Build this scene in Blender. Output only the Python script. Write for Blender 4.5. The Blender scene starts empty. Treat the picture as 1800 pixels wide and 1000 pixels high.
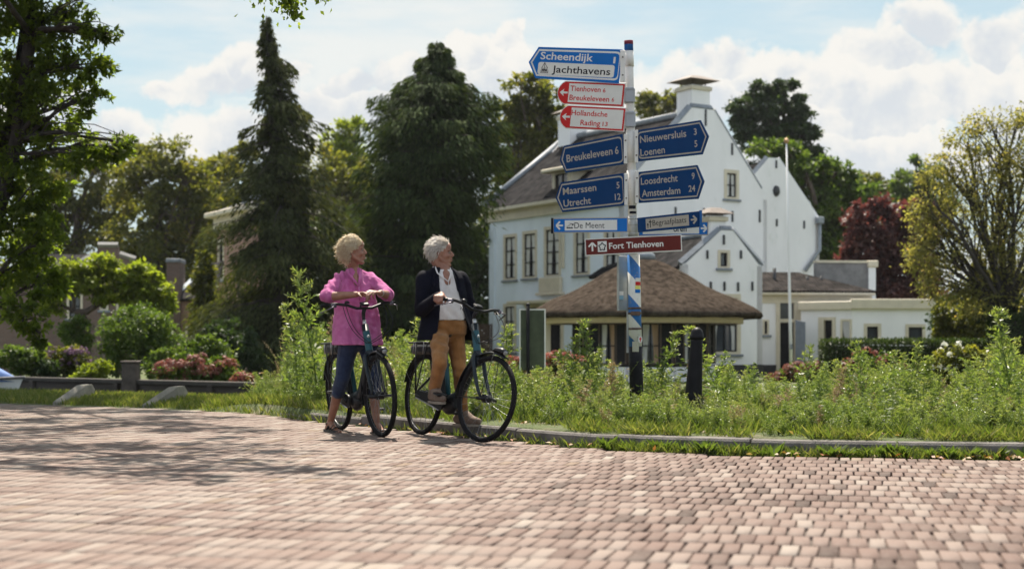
import bpy, math, random
import numpy as np
from mathutils import Vector, Matrix, noise
from mathutils.geometry import tessellate_polygon

R = math.radians
SC = bpy.context.scene
COL = SC.collection
random.seed(11)
RNG = np.random.default_rng(5)

# ---------------------------------------------------------------- camera
F, CX, HY, CAMH = 2500.0, 900.0, 603.0, 0.80      # focal length in photo pixels, horizon row, eye height
cam = bpy.data.cameras.new('camera')
cam.lens, cam.sensor_width = 50.0, 36.0
cam.shift_y = (HY - 500.0) / 1800.0
cam.clip_start, cam.clip_end = 0.1, 6000.0
cam.dof.use_dof = True
cam.dof.focus_distance = 12.6
cam.dof.aperture_fstop = 2.0
camo = bpy.data.objects.new('camera', cam)
camo.location = (0, 0, CAMH)
camo.rotation_euler = (R(90), 0, 0)
COL.objects.link(camo)
SC.camera = camo

# ---------------------------------------------------------------- light
SUN_EL, SUN_AZ = 61.0, -6.0                        # elevation, degrees clockwise from straight ahead
sun = bpy.data.lights.new('sun', 'SUN')
sun.energy, sun.angle, sun.color = 5.0, R(0.53), (1.0, 0.915, 0.78)
suno = bpy.data.objects.new('sun', sun)
sd = Vector((math.sin(R(SUN_AZ)) * math.cos(R(SUN_EL)), math.cos(R(SUN_AZ)) * math.cos(R(SUN_EL)), math.sin(R(SUN_EL))))
suno.rotation_euler = sd.to_track_quat('Z', 'Y').to_euler()
suno.location = (20, 30, 40)
COL.objects.link(suno)
SC.view_settings.view_transform = 'Standard'
SC.view_settings.look = 'None'
SC.view_settings.gamma = 1.0
SC.view_settings.exposure = 1.12
SC.render.engine = 'CYCLES'
SC.cycles.max_bounces = 8
SC.cycles.transparent_max_bounces = 8

wd = bpy.data.worlds.new('World')
SC.world = wd
wd.use_nodes = True

class NT:
    """tiny node-tree helper: n('ShaderNodeMath', op, a, b...) returns the first output"""
    def __init__(self, tree):
        self.t = tree
    def new(self, typ, **kw):
        nd = self.t.nodes.new(typ)
        for k, v in kw.items():
            setattr(nd, k, v)
        return nd
    def put(self, sock, val):
        if isinstance(val, bpy.types.NodeSocket):
            self.t.links.new(val, sock)
        elif val is not None:
            sock.default_value = val
    def math(self, op, a, b=None, c=None, clamp=False):
        nd = self.new('ShaderNodeMath', operation=op, use_clamp=clamp)
        for i, x in enumerate((a, b, c)):
            self.put(nd.inputs[i], x)
        return nd.outputs[0]
    def vmath(self, op, a, b=None):
        nd = self.new('ShaderNodeVectorMath', operation=op)
        self.put(nd.inputs[0], a)
        if b is not None:
            self.put(nd.inputs[1], b)
        return nd.outputs[0]
    def noise(self, vec, scale, detail=4, rough=.55, dist=0.0):
        nd = self.new('ShaderNodeTexNoise')
        if vec is not None:
            self.put(nd.inputs['Vector'], vec)
        nd.inputs['Scale'].default_value = scale
        nd.inputs['Detail'].default_value = detail
        nd.inputs['Roughness'].default_value = rough
        nd.inputs['Distortion'].default_value = dist
        return nd.outputs['Fac']
    def mix(self, fac, a, b, blend='MIX'):
        nd = self.new('ShaderNodeMix', data_type='RGBA', blend_type=blend)
        self.put(nd.inputs[0], fac)
        self.put(nd.inputs[6], a if isinstance(a, bpy.types.NodeSocket) else (*a, 1))
        self.put(nd.inputs[7], b if isinstance(b, bpy.types.NodeSocket) else (*b, 1))
        return nd.outputs[2]
    def ss(self, x, lo, hi):
        nd = self.new('ShaderNodeMapRange', interpolation_type='SMOOTHSTEP')
        self.put(nd.inputs[0], x)
        nd.inputs[1].default_value, nd.inputs[2].default_value = lo, hi
        return nd.outputs[0]
    def ramp(self, fac, stops):
        nd = self.new('ShaderNodeValToRGB')
        self.put(nd.inputs[0], fac)
        e = nd.color_ramp.elements
        while len(e) < len(stops):
            e.new(0.5)
        for el, (p, c) in zip(e, stops):
            el.position = p
            el.color = (*c, 1)
        return nd.outputs[0]

def build_world():
    t = wd.node_tree
    t.nodes.clear()
    N = NT(t)
    out = N.new('ShaderNodeOutputWorld')
    bg = N.new('ShaderNodeBackground')
    bg.inputs['Strength'].default_value = 0.065
    sky = N.new('ShaderNodeTexSky', sky_type='NISHITA', sun_disc=False)
    sky.sun_elevation, sky.sun_rotation = R(SUN_EL), R(SUN_AZ)
    sky.air_density, sky.dust_density, sky.ozone_density = 1.0, 0.6, 1.6
    co = N.new('ShaderNodeTexCoord').outputs['Generated']
    sep = N.new('ShaderNodeSeparateXYZ')
    N.put(sep.inputs[0], co)
    x, y, z = sep.outputs
    ys = N.math('MAXIMUM', y, 0.08)
    u = N.math('DIVIDE', x, ys)
    v = N.math('DIVIDE', z, ys)
    # the banks are domed clouds: puffs of several sizes, ragged by noise, bright at the rim and greyer inside
    wv = N.new('ShaderNodeTexNoise'); N.put(wv.inputs['Vector'], co); wv.inputs['Scale'].default_value = 16; wv.inputs['Detail'].default_value = 5
    wc = N.vmath('SUBTRACT', wv.outputs['Color'], (.5, .5, .5))
    ws = N.new('ShaderNodeSeparateXYZ'); N.put(ws.inputs[0], wc)
    uw = N.math('ADD', u, N.math('MULTIPLY', ws.outputs[0], .085))
    vw = N.math('ADD', v, N.math('MULTIPLY', ws.outputs[2], .070))
    n1 = N.noise(co, 20.0, 9, .68)
    n2 = N.noise(co, 55.0, 8, .7, .2)
    n3 = N.noise(N.vmath('MULTIPLY', co, (2.2, 2.2, 11.0)), 2.0, 6, .6)
    dens, shade = None, None
    # (photo column and row of each puff as a bearing and a height in the sky, radii, strength)
    for (px, py, rx, ry, w) in [(430, 130, 46, 34, 1), (380, 155, 80, 30, 1), (300, 160, 60, 16, .8), (470, 150, 50, 34, 1),
                                (540, 140, 30, 36, 1), (620, 130, 38, 42, 1), (680, 125, 48, 44, 1), (590, 190, 80, 60, 1), (730, 120, 40, 40, 1), (700, 190, 90, 70, 1),
                                (830, 90, 46, 34, 1), (905, 75, 34, 36, 1), (860, 130, 70, 60, 1), (920, 140, 60, 70, .9),
                                (190, 235, 70, 32, 1), (280, 275, 130, 40, 1), (420, 250, 120, 50, .9), (60, 200, 80, 50, .8),
                                (1270, 100, 50, 26, .9), (1330, 130, 70, 40, 1), (1250, 160, 80, 50, .9), (1400, 130, 50, 30, .8), (1480, 150, 80, 50, 1), (1560, 100, 70, 36, 1), (1620, 60, 60, 34, .9), (1560, 180, 140, 70, 1), (1430, 220, 120, 60, 1),
                                (1660, 170, 90, 60, .9), (1760, 70, 70, 60, 1), (1760, 170, 110, 80, 1), (1500, 280, 240, 60, 1), (1100, 190, 90, 60, .7), (-250, 150, 220, 120, 1), (2150, 150, 260, 150, 1)]:
        u0, v0 = (px - CX) / F, (HY - py) / F
        a = N.math('DIVIDE', N.math('SUBTRACT', uw, u0), rx / F)
        b = N.math('DIVIDE', N.math('SUBTRACT', vw, v0), ry / F)
        r2 = N.math('ADD', N.math('MULTIPLY', a, a), N.math('MULTIPLY', b, b))
        g = N.math('MULTIPLY', N.math('SUBTRACT', 1.25, N.math('SQRT', r2)), w)
        # each puff is brightest along its upper rim
        sh = N.math('SUBTRACT', N.math('MULTIPLY', N.math('SQRT', r2), .55), N.math('MULTIPLY', b, -.35))
        sh = N.math('ADD', N.math('MULTIPLY', g, 10), sh) if False else sh
        if dens is None:
            dens, shade = g, sh
        else:
            k = N.math('GREATER_THAN', g, dens)
            shade = N.math('ADD', N.math('MULTIPLY', k, sh), N.math('MULTIPLY', N.math('SUBTRACT', 1, k), shade))
            dens = N.math('SMOOTH_MAX', g, dens, .12)
    d = N.math('ADD', dens, N.math('MULTIPLY', N.math('SUBTRACT', n1, .5), 2.3))
    d = N.math('ADD', d, N.math('MULTIPLY', N.math('SUBTRACT', n2, .5), 1.2))
    up = N.ss(d, -.10, .42)
    # fade the flat undersides into the milky air
    allc0 = N.math('MULTIPLY', up, N.ss(v, .02, .10))
    n4 = N.noise(co, 2.6, 6, .6)
    dens2 = N.math('MULTIPLY', N.ss(n4, .47, .62), N.ss(N.math('ABSOLUTE', z), .24, .42))
    veil = N.math('MULTIPLY', N.ss(n3, .40, .70), .75)
    allc = N.math('MAXIMUM', N.math('MAXIMUM', allc0, dens2), veil)
    lit = N.math('ADD', shade, N.math('MULTIPLY', N.math('SUBTRACT', n1, .5), 2.6))
    lit = N.math('ADD', lit, N.math('MULTIPLY', N.math('SUBTRACT', n2, .5), .8))
    ccol = N.mix(N.ss(lit, -.1, .75), (5.0, 5.3, 5.6), (6.6, 6.45, 6.1))
    back = N.ss(y, .1, -.5)                      # unseen clouds behind the camera, brightened and tinted blue to light the walls
    ccol = N.mix(back, ccol, (7.6, 8.3, 9.6))
    haze = N.ss(v, .24, -.02)
    base = N.mix(N.math('ADD', N.math('MULTIPLY', haze, .25), .64), N.mix(1.0, sky.outputs[0], (1.0, 1.06, .90), 'MULTIPLY'), (4.4, 5.25, 5.6))
    col = N.mix(allc, base, ccol)
    N.put(bg.inputs['Color'], col)
    t.links.new(bg.outputs[0], out.inputs[0])
build_world()

# ---------------------------------------------------------------- helpers
def W(px, py, d):
    """photo pixel at a chosen distance -> point in the place"""
    return Vector(((px - CX) / F * d, d, CAMH + (HY - py) / F * d))

def WX(px, d):
    return (px - CX) / F * d

def WZ(py, d):
    return CAMH + (HY - py) / F * d

def mat(name, c, rough=.6, metal=0.0, var=.14, scale=6.0, bump=0.0, bscale=40.0, c2=None, spec=.5, coat=0.0, detail=5, stretch=None, c3=None):
    m = bpy.data.materials.new(name)
    m.use_nodes = True
    N = NT(m.node_tree)
    b = m.node_tree.nodes['Principled BSDF']
    co = N.new('ShaderNodeTexCoord').outputs['Object']
    if stretch:
        co = N.vmath('MULTIPLY', co, stretch)
    a = [x * (1 - var) for x in c]
    e = list(c2) if c2 else [min(1, x * (1 + var)) for x in c]
    fac = N.ss(N.noise(co, scale, detail, .6), .3, .7)
    col = N.mix(fac, a, e)
    if c3:
        col = N.mix(N.ss(N.noise(co, scale * 3.1, 6, .7), .58, .72), col, c3)
    N.put(b.inputs['Base Color'], col)
    b.inputs['Roughness'].default_value = rough
    b.inputs['Metallic'].default_value = metal
    b.inputs['Specular IOR Level'].default_value = spec
    b.inputs['Coat Weight'].default_value = coat
    if bump:
        bp = N.new('ShaderNodeBump')
        bp.inputs['Strength'].default_value = bump
        bp.inputs['Distance'].default_value = .02
        N.put(bp.inputs['Height'], N.noise(co, bscale, 4, .6))
        N.put(b.inputs['Normal'], bp.outputs[0])
    return m

def leafmat(name, cols, trans=.45, rough=.5, tcol=None, spec=.3):
    """leaf: every leaf carries its own tone in the face attribute 'rnd'"""
    m = bpy.data.materials.new(name)
    m.use_nodes = True
    t = m.node_tree
    N = NT(t)
    b = t.nodes['Principled BSDF']
    out = t.nodes['Material Output']
    at = N.new('ShaderNodeAttribute', attribute_name='rnd').outputs['Fac']
    k = len(cols)
    col = N.ramp(at, [(i / max(1, k - 1), c) for i, c in enumerate(cols)])
    N.put(b.inputs['Base Color'], col)
    b.inputs['Roughness'].default_value = rough
    b.inputs['Specular IOR Level'].default_value = spec
    tr = N.new('ShaderNodeBsdfTranslucent')
    tc = N.mix(1.0, col, tcol or (1.5, 1.55, .55), 'MULTIPLY')
    N.put(tr.inputs['Color'], tc)
    mx = N.new('ShaderNodeMixShader')
    mx.inputs[0].default_value = trans
    t.links.new(b.outputs[0], mx.inputs[1])
    t.links.new(tr.outputs[0], mx.inputs[2])
    t.links.new(mx.outputs[0], out.inputs[0])
    return m

def rootloc(p):
    while p.parent:
        p = p.parent
    return p.location

class MB:
    """collects shapes and links them as ONE mesh object"""
    def __init__(self):
        self.v, self.f, self.m, self.s = [], [], [], []
    def add(self, vs, fs, mi=0, smooth=False):
        o = len(self.v)
        self.v += [Vector(x) for x in vs]
        for f in fs:
            self.f.append([i + o for i in f])
            self.m.append(mi)
            self.s.append(smooth)
        return self
    def box(self, c, s, M=None, mi=0, bev=0.0):
        hx, hy, hz = s[0] / 2, s[1] / 2, s[2] / 2
        c = Vector(c)
        if bev <= 0:
            vs = [Vector((x, y, z)) for x in (-hx, hx) for y in (-hy, hy) for z in (-hz, hz)]
            fs = [(0, 1, 3, 2), (4, 6, 7, 5), (0, 4, 5, 1), (2, 3, 7, 6), (0, 2, 6, 4), (1, 5, 7, 3)]
        else:
            b = min(bev, hx * .9, hy * .9, hz * .9)
            vs, idx = [], {}
            for sx in (-1, 1):
                for sy in (-1, 1):
                    for sz in (-1, 1):
                        for k in range(3):
                            p = [sx * hx, sy * hy, sz * hz]
                            for j in range(3):
                                if j != k:
                                    p[j] -= (sx, sy, sz)[j] * b
                            idx[(sx, sy, sz, k)] = len(vs)
                            vs.append(Vector(p))
            fs = []
            for k in range(3):
                a, d = [j for j in range(3) if j != k]
                for sg in (-1, 1):
                    q = []
                    for (p1, p2) in ((-1, -1), (1, -1), (1, 1), (-1, 1)):
                        s3 = [0, 0, 0]
                        s3[k], s3[a], s3[d] = sg, p1, p2
                        q.append(idx[(*s3, k)])
                    fs.append(q)
                for p1 in (-1, 1):
                    for p2 in (-1, 1):
                        e = []
                        for (t_, kk) in ((-1, a), (1, a), (1, d), (-1, d)):
                            s3 = [0, 0, 0]
                            s3[k], s3[a], s3[d] = t_, p1, p2
                            e.append(idx[(*s3, kk)])
                        fs.append(e)
            for sx in (-1, 1):
                for sy in (-1, 1):
                    for sz in (-1, 1):
                        fs.append([idx[(sx, sy, sz, k)] for k in range(3)])
        if M is not None:
            vs = [M @ x for x in vs]
        return self.add([c + x for x in vs], fs, mi)
    def hexa(self, a, b, mi=0):
        """two matching polygons (lists of points) joined into a solid"""
        n = len(a)
        fs = [list(range(n))[::-1], [n + i for i in range(n)]]
        fs += [(i, (i + 1) % n, n + (i + 1) % n, n + i) for i in range(n)]
        return self.add(list(a) + list(b), fs, mi)
    def tube(self, pts, r, n=8, mi=0, cap=True, smooth=True, flat=1.0):
        pts = [Vector(p) for p in pts]
        k = len(pts)
        rs = list(r) if hasattr(r, '__len__') else [r] * k
        vs, fs = [], []
        up = None
        for i, p in enumerate(pts):
            t = (pts[min(i + 1, k - 1)] - pts[max(i - 1, 0)])
            t = t.normalized() if t.length > 1e-9 else Vector((0, 0, 1))
            if up is None:
                a = Vector((0, 0, 1)) if abs(t.z) < .9 else Vector((1, 0, 0))
                up = (a - t * a.dot(t)).normalized()
            else:
                up = (up - t * up.dot(t))
                up = up.normalized() if up.length > 1e-6 else t.orthogonal().normalized()
            sd_ = t.cross(up)
            for j in range(n):
                a = 2 * math.pi * j / n
                vs.append(p + (sd_ * math.cos(a) + up * (math.sin(a) * flat)) * rs[i])
        for i in range(k - 1):
            for j in range(n):
                j2 = (j + 1) % n
                fs.append((i * n + j, i * n + j2, (i + 1) * n + j2, (i + 1) * n + j))
        if cap:
            fs.append(list(range(n))[::-1])
            fs.append([(k - 1) * n + j for j in range(n)])
        return self.add(vs, fs, mi, smooth)
    def lathe(self, prof, c=(0, 0, 0), M=None, n=24, mi=0, smooth=True, a0=0.0, a1=2 * math.pi):
        c = Vector(c)
        full = abs(a1 - a0 - 2 * math.pi) < 1e-6
        k = n if full else n + 1
        vs, fs = [], []
        for (r, z) in prof:
            for j in range(k):
                a = a0 + (a1 - a0) * j / n
                p = Vector((r * math.cos(a), r * math.sin(a), z))
                vs.append(c + (M @ p if M is not None else p))
        for i in range(len(prof) - 1):
            for j in range(n):
                j2 = (j + 1) % k
                fs.append((i * k + j, i * k + j2, (i + 1) * k + j2, (i + 1) * k + j))
        if full:
            if prof[0][0] > 1e-6:
                fs.append(list(range(k))[::-1])
            if prof[-1][0] > 1e-6:
                fs.append([(len(prof) - 1) * k + j for j in range(k)])
        return self.add(vs, fs, mi, smooth)
    def ell(self, c, r, M=None, n=14, mi=0):
        m = max(6, n * 2 // 3)
        prof = [(max(0.0, math.sin(math.pi * i / m)), -math.cos(math.pi * i / m)) for i in range(m + 1)]
        prof[0], prof[-1] = (1e-4, -1), (1e-4, 1)
        S = Matrix.Diagonal(Vector(r if hasattr(r, '__len__') else (r, r, r)))
        MM = (M @ S) if M is not None else S
        return self.lathe(prof, c, MM, n, mi)
    def torus(self, c, Rr, r, axis='y', n=64, k=10, mi=0):
        prof = [(Rr + r * math.cos(2 * math.pi * i / k), r * math.sin(2 * math.pi * i / k)) for i in range(k)]
        vs, fs = [], []
        c = Vector(c)
        for j in range(n):
            a = 2 * math.pi * j / n
            for (rr, z) in prof:
                p = Vector((rr * math.cos(a), z, rr * math.sin(a))) if axis == 'y' else Vector((rr * math.cos(a), rr * math.sin(a), z))
                vs.append(c + p)
        for j in range(n):
            for i in range(k):
                fs.append((j * k + i, j * k + (i + 1) % k, ((j + 1) % n) * k + (i + 1) % k, ((j + 1) % n) * k + i))
        return self.add(vs, fs, mi, True)
    def wall(self, O, ex, n, poly, holes=(), mi=0, reveal=.12, thick=.25):
        """upright wall: polygon in (s, z) on the plane O + ex*s, outward normal n, with openings"""
        O, ex, n = Vector(O), Vector(ex), Vector(n)
        P3 = lambda s, z, o=0.0: O + ex * s + Vector((0, 0, z - O.z)) - n * o
        loops = [[Vector((s, z, 0)) for s, z in poly]]
        for (s0, z0, s1, z1) in holes:
            loops.append([Vector((s0, z0, 0)), Vector((s0, z1, 0)), Vector((s1, z1, 0)), Vector((s1, z0, 0))])
        flat = [p for l in loops for p in l]
        tris = tessellate_polygon(loops)
        vs = [P3(p.x, p.y) for p in flat]
        fs = []
        for t_ in tris:
            a, b, c_ = [vs[i] for i in t_]
            fs.append(t_ if (b - a).cross(c_ - a).dot(n) > 0 else t_[::-1])
        self.add(vs, fs, mi)
        for (s0, z0, s1, z1) in holes:
            q = [(s0, z0), (s1, z0), (s1, z1), (s0, z1)]
            for i in range(4):
                a, b = q[i], q[(i + 1) % 4]
                self.add([P3(*a), P3(*b), P3(*b, reveal), P3(*a, reveal)], [(0, 1, 2, 3)], mi)
        k = len(poly)
        for i in range(k):
            a, b = poly[i], poly[(i + 1) % k]
            self.add([P3(*a), P3(*b), P3(*b, thick), P3(*a, thick)], [(0, 1, 2, 3)], mi)
        return self
    def build(self, name, mats, parent=None, local=False, loc=None):
        me = bpy.data.meshes.new(name)
        off = Vector((0, 0, 0))
        if parent is not None and not local:
            off = rootloc(parent)
        elif loc is not None:
            off = Vector(loc)
        me.from_pydata([tuple(v - off) for v in self.v], [], self.f)
        for m in (mats if isinstance(mats, (list, tuple)) else [mats]):
            me.materials.append(m)
        me.polygons.foreach_set('material_index', self.m)
        me.polygons.foreach_set('use_smooth', self.s)
        me.update()
        o = bpy.data.objects.new(name, me)
        COL.objects.link(o)
        if parent is not None:
            o.parent = parent
        elif loc is not None:
            o.location = off
        return o

def mesh_np(name, V, Q, rnd, mats, parent=None, loc=None, mi=None, smooth=False, local=False):
    """all-quad mesh from arrays; rnd = one value per face"""
    V = np.asarray(V, dtype=np.float32).copy()
    if parent is not None and not local:
        V -= np.array(rootloc(parent), dtype=np.float32)
    elif loc is not None:
        V -= np.array(loc, dtype=np.float32)
    Q = np.asarray(Q, dtype=np.int32)
    me = bpy.data.meshes.new(name)
    me.vertices.add(len(V))
    me.vertices.foreach_set('co', V.ravel())
    me.loops.add(Q.size)
    me.loops.foreach_set('vertex_index', Q.ravel())
    me.polygons.add(len(Q))
    me.polygons.foreach_set('loop_start', np.arange(0, Q.size, 4, dtype=np.int32))
    me.polygons.foreach_set('loop_total', np.full(len(Q), 4, dtype=np.int32))
    if mi is not None:
        me.polygons.foreach_set('material_index', np.asarray(mi, dtype=np.int32))
    if smooth:
        me.polygons.foreach_set('use_smooth', np.ones(len(Q), dtype=bool))
    if rnd is not None:
        at = me.attributes.new('rnd', 'FLOAT', 'FACE')
        at.data.foreach_set('value', np.asarray(rnd, dtype=np.float32))
    for m in (mats if isinstance(mats, (list, tuple)) else [mats]):
        me.materials.append(m)
    me.update(calc_edges=True)
    me.validate()
    o = bpy.data.objects.new(name, me)
    COL.objects.link(o)
    if parent is not None:
        o.parent = parent
    elif loc is not None:
        o.location = Vector(loc)
    return o

def unit(a):
    return a / np.maximum(np.linalg.norm(a, axis=-1, keepdims=True), 1e-9)

def leafquads(C, D, Nn, L, Wd, fold=.15):
    """diamond leaves: base point, direction, normal, length, width"""
    C, D, Nn = np.asarray(C), unit(np.asarray(D)), np.asarray(Nn)
    S = unit(np.cross(D, Nn))
    Nn = np.cross(S, D)
    L = np.broadcast_to(np.asarray(L, float), (len(C),))[:, None]
    Wd = np.broadcast_to(np.asarray(Wd, float), (len(C),))[:, None]
    mid = C + D * L * .45 + Nn * L * fold
    V = np.stack([C, mid + S * Wd * .5, C + D * L, mid - S * Wd * .5], axis=1).reshape(-1, 3)
    Q = np.arange(len(C) * 4, dtype=np.int32).reshape(-1, 4)
    return V, Q

def randdir(n, rng=RNG):
    return unit(rng.normal(size=(n, 3)))

def tag(o, label=None, cat=None, group=None, kind=None):
    if label: o['label'] = label
    if cat: o['category'] = cat
    if group: o['group'] = group
    if kind: o['kind'] = kind
    return o

def thing(name, loc, label, cat, group=None, rot=None):
    o = bpy.data.objects.new(name, None)
    o.empty_display_size = .2
    COL.objects.link(o)
    o.location = Vector(loc)
    if rot:
        o.rotation_euler = rot
    return tag(o, label, cat, group)

def interp(x, pts):
    xs, ys = zip(*pts)
    return float(np.interp(x, xs, ys))

# ---------------------------------------------------------------- materials
M = {}
M['white_wall'] = mat('white_wall_paint', (.86, .835, .84), .8, var=.035, scale=.9, bump=.2, bscale=14, c3=(.76, .75, .735), stretch=(1, 1, .45))
def streaks(m, tone=(.50, .48, .44), amt=.30):
    """rain streaks and patchy repainting on plaster"""
    N = NT(m.node_tree)
    b = m.node_tree.nodes['Principled BSDF']
    co = N.new('ShaderNodeTexCoord').outputs['Object']
    f = N.ss(N.noise(N.vmath('MULTIPLY', co, (2.6, 2.6, .16)), 1.0, 7, .7), .50, .78)
    g = N.ss(N.noise(co, .5, 4, .6), .40, .65)
    old = b.inputs['Base Color'].links[0].from_socket
    N.put(b.inputs['Base Color'], N.mix(N.math('MULTIPLY', N.math('MULTIPLY', f, g), amt), old, tone))
streaks(M['white_wall'])
M['cream'] = mat('cream_paint', (.64, .56, .43), .5, var=.07, scale=3)
M['plinth'] = mat('black_plinth_tar', (.03, .028, .03), .7, var=.3)
M['dark_paint'] = mat('dark_window_paint', (.010, .010, .013), .6, var=.3, spec=.15)
M['glass'] = mat('window_glass', (.045, .05, .06), .06, var=.4, scale=.8, spec=.8)
M['curtain'] = mat('white_curtain_cloth', (.62, .6, .57), .9, var=.15, scale=14, stretch=(1, 1, .1))
M['curtain_tan'] = mat('tan_curtain_cloth', (.42, .27, .17), .9, var=.2, scale=14, stretch=(1, 1, .1))
M['lead'] = mat('lead_flashing', (.2, .22, .25), .55, var=.2)
M['zinc'] = mat('zinc_pipe', (.27, .29, .32), .5, var=.2, metal=.3)
M['iron'] = mat('black_iron', (.03, .03, .033), .5, var=.3)
M['concrete'] = mat('kerb_concrete', (.125, .112, .104), .9, var=.35, scale=5, bump=.4, bscale=90, c3=(.085, .076, .07))
M['bark'] = mat('bark', (.075, .055, .042), .95, var=.4, scale=9, bump=.8, bscale=22, stretch=(1, 1, .25))
M['bark_dark'] = mat('dark_bark', (.035, .028, .024), .95, var=.4, scale=9, bump=.8, bscale=22, stretch=(1, 1, .25))

def tilemat(name, c, c2, scale, axis=(1, 1, 1)):
    m = mat(name, c, .9, var=.3, scale=3.0, c2=c2, c3=[x * .55 for x in c], spec=.03)
    N = NT(m.node_tree)
    b = m.node_tree.nodes['Principled BSDF']
    uv = N.new('ShaderNodeUVMap').outputs[0]
    sep = N.new('ShaderNodeSeparateXYZ')
    N.put(sep.inputs[0], uv)
    fx = N.math('FRACT', N.math('MULTIPLY', sep.outputs[0], 1 / .24))
    fy = N.math('FRACT', N.math('MULTIPLY', sep.outputs[1], 1 / .30))
    wav = N.math('SINE', N.math('MULTIPLY', fx, 6.2832))
    hgt = N.math('ADD', N.math('MULTIPLY', wav, .5), N.math('MULTIPLY', fy, -.6))
    bp = N.new('ShaderNodeBump')
    bp.inputs['Strength'].default_value = 1.0
    bp.inputs['Distance'].default_value = .05
    N.put(bp.inputs['Height'], hgt)
    N.put(b.inputs['Normal'], bp.outputs[0])
    wn = N.new('ShaderNodeTexWhiteNoise', noise_dimensions='2D')
    cell = N.new('ShaderNodeCombineXYZ')
    N.put(cell.inputs[0], N.math('FLOOR', N.math('MULTIPLY', sep.outputs[0], 1 / .24)))
    N.put(cell.inputs[1], N.math('FLOOR', N.math('MULTIPLY', sep.outputs[1], 1 / .30)))
    N.put(wn.inputs[0], cell.outputs[0])
    old = b.inputs['Base Color'].links[0].from_socket
    val = N.math('ADD', N.math('MULTIPLY', wn.outputs[0], .7), .6)
    cc = N.new('ShaderNodeCombineXYZ')
    for i in range(3):
        N.put(cc.inputs[i], val)
    N.put(b.inputs['Base Color'], N.mix(1.0, old, cc.outputs[0], 'MULTIPLY'))
    return m
M['pantile'] = tilemat('dark_pantiles', (.020, .020, .022), (.038, .035, .036), .24)
M['pantile_red'] = tilemat('brown_pantiles', (.020, .018, .018), (.038, .032, .030), .24)

def brickmat(name, c, c2, mortar):
    m = mat(name, c, .85, var=.25, scale=2.0)
    N = NT(m.node_tree)
    b = m.node_tree.nodes['Principled BSDF']
    uv = N.new('ShaderNodeTexCoord').outputs['Object']
    sep = N.new('ShaderNodeSeparateXYZ')
    N.put(sep.inputs[0], uv)
    cc = N.new('ShaderNodeCombineXYZ')
    N.put(cc.inputs[0], N.math('ADD', sep.outputs[0], sep.outputs[1]))
    N.put(cc.inputs[1], sep.outputs[2])
    bt = N.new('ShaderNodeTexBrick')
    N.put(bt.inputs['Vector'], cc.outputs[0])
    bt.inputs['Color1'].default_value = (*c, 1)
    bt.inputs['Color2'].default_value = (*c2, 1)
    bt.inputs['Mortar'].default_value = (*mortar, 1)
    bt.inputs['Scale'].default_value = 1
    bt.inputs['Brick Width'].default_value = .22
    bt.inputs['Row Height'].default_value = .065
    bt.inputs['Mortar Size'].default_value = .008
    N.put(b.inputs['Base Color'], bt.outputs['Color'])
    return m
M['brick_red'] = brickmat('old_red_brick', (.27, .13, .09), (.33, .17, .12), (.33, .28, .24))
M['brick_dark'] = brickmat('dark_brown_brick', (.13, .075, .06), (.17, .10, .08), (.17, .15, .13))
# ================================================================ SETTING
EDGE = [(-90, 72), (-40, 40), (-20, 27.2), (-12, 22.2), (-6.8, 18.95), (-4.2, 17.4), (-3.2, 16.6), (-2.77, 16.05), (-1.99, 14.62), (-1.12, 13.32), (-.34, 12.2), (0, 11.75),
        (.3, 11.35), (.6, 11.0), (.95, 10.68), (1.44, 10.42), (2.03, 10.22), (2.8, 10.05), (3.56, 9.95), (6, 9.7), (12, 9.3), (30, 8.6), (90, 7.5)]
def edge(x):
    return interp(x, EDGE)
def sstep(a, b, x):
    t = min(1.0, max(0.0, (x - a) / (b - a)))
    return t * t * (3 - 2 * t)
QUAY_END = -4.4
def quay(x):
    return 28.3 + .74 * (-5.2 - x)
def gz(x, y):
    """height of the land"""
    t = y - edge(x)
    wr = sstep(-3.9, -2.9, x)
    near = wr * .105 + (1 - wr) * (.0 + .05 * sstep(0, 1.2, t))
    if t < .1:
        return -.03 * wr + (1 - wr) * (-.006)
    far = -.25
    land = near + (far - near) * sstep(6.0, 13.0, t)
    land += .025 * noise.noise(Vector((x * .9, y * .9, 0))) * sstep(.3, 1.5, t)
    if x < -3.2:
        wc = sstep(-3.3, -4.8, x)
        q = quay(x)
        bed = -1.5
        if y < q + .3:
            can = near + (bed - near) * sstep(2.0, 3.0, t)
        else:
            can = -.12 + (-.25 + .12) * sstep(0, 12, y - q)
        land = land * (1 - wc) + can * wc
    return land

# ---- road: a sand-filled sheet with every near paving brick laid on it
def roadmat():
    m = bpy.data.materials.new('road_brick_far')
    m.use_nodes = True
    N = NT(m.node_tree)
    b = m.node_tree.nodes['Principled BSDF']
    co = N.new('ShaderNodeTexCoord').outputs['Object']
    bt = N.new('ShaderNodeTexBrick')
    mp = N.new('ShaderNodeMapping')
    mp.inputs['Rotation'].default_value = (0, 0, R(13))
    N.put(mp.inputs['Vector'], co)
    N.put(bt.inputs['Vector'], mp.outputs[0])
    for k, c in (('Color1', (.10, .07, .06)), ('Color2', (.07, .05, .042)), ('Mortar', (.07, .052, .044))):
        bt.inputs[k].default_value = (*c, 1)
    bt.inputs['Scale'].default_value = 1
    bt.inputs['Brick Width'].default_value = .09
    bt.inputs['Row Height'].default_value = .25
    bt.inputs['Mortar Size'].default_value = .006
    N.put(b.inputs['Base Color'], N.mix(N.ss(N.noise(co, 2.0, 5), .35, .7), bt.outputs['Color'], (.06, .047, .04)))
    b.inputs['Roughness'].default_value = .9
    return m
mb = MB()
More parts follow.
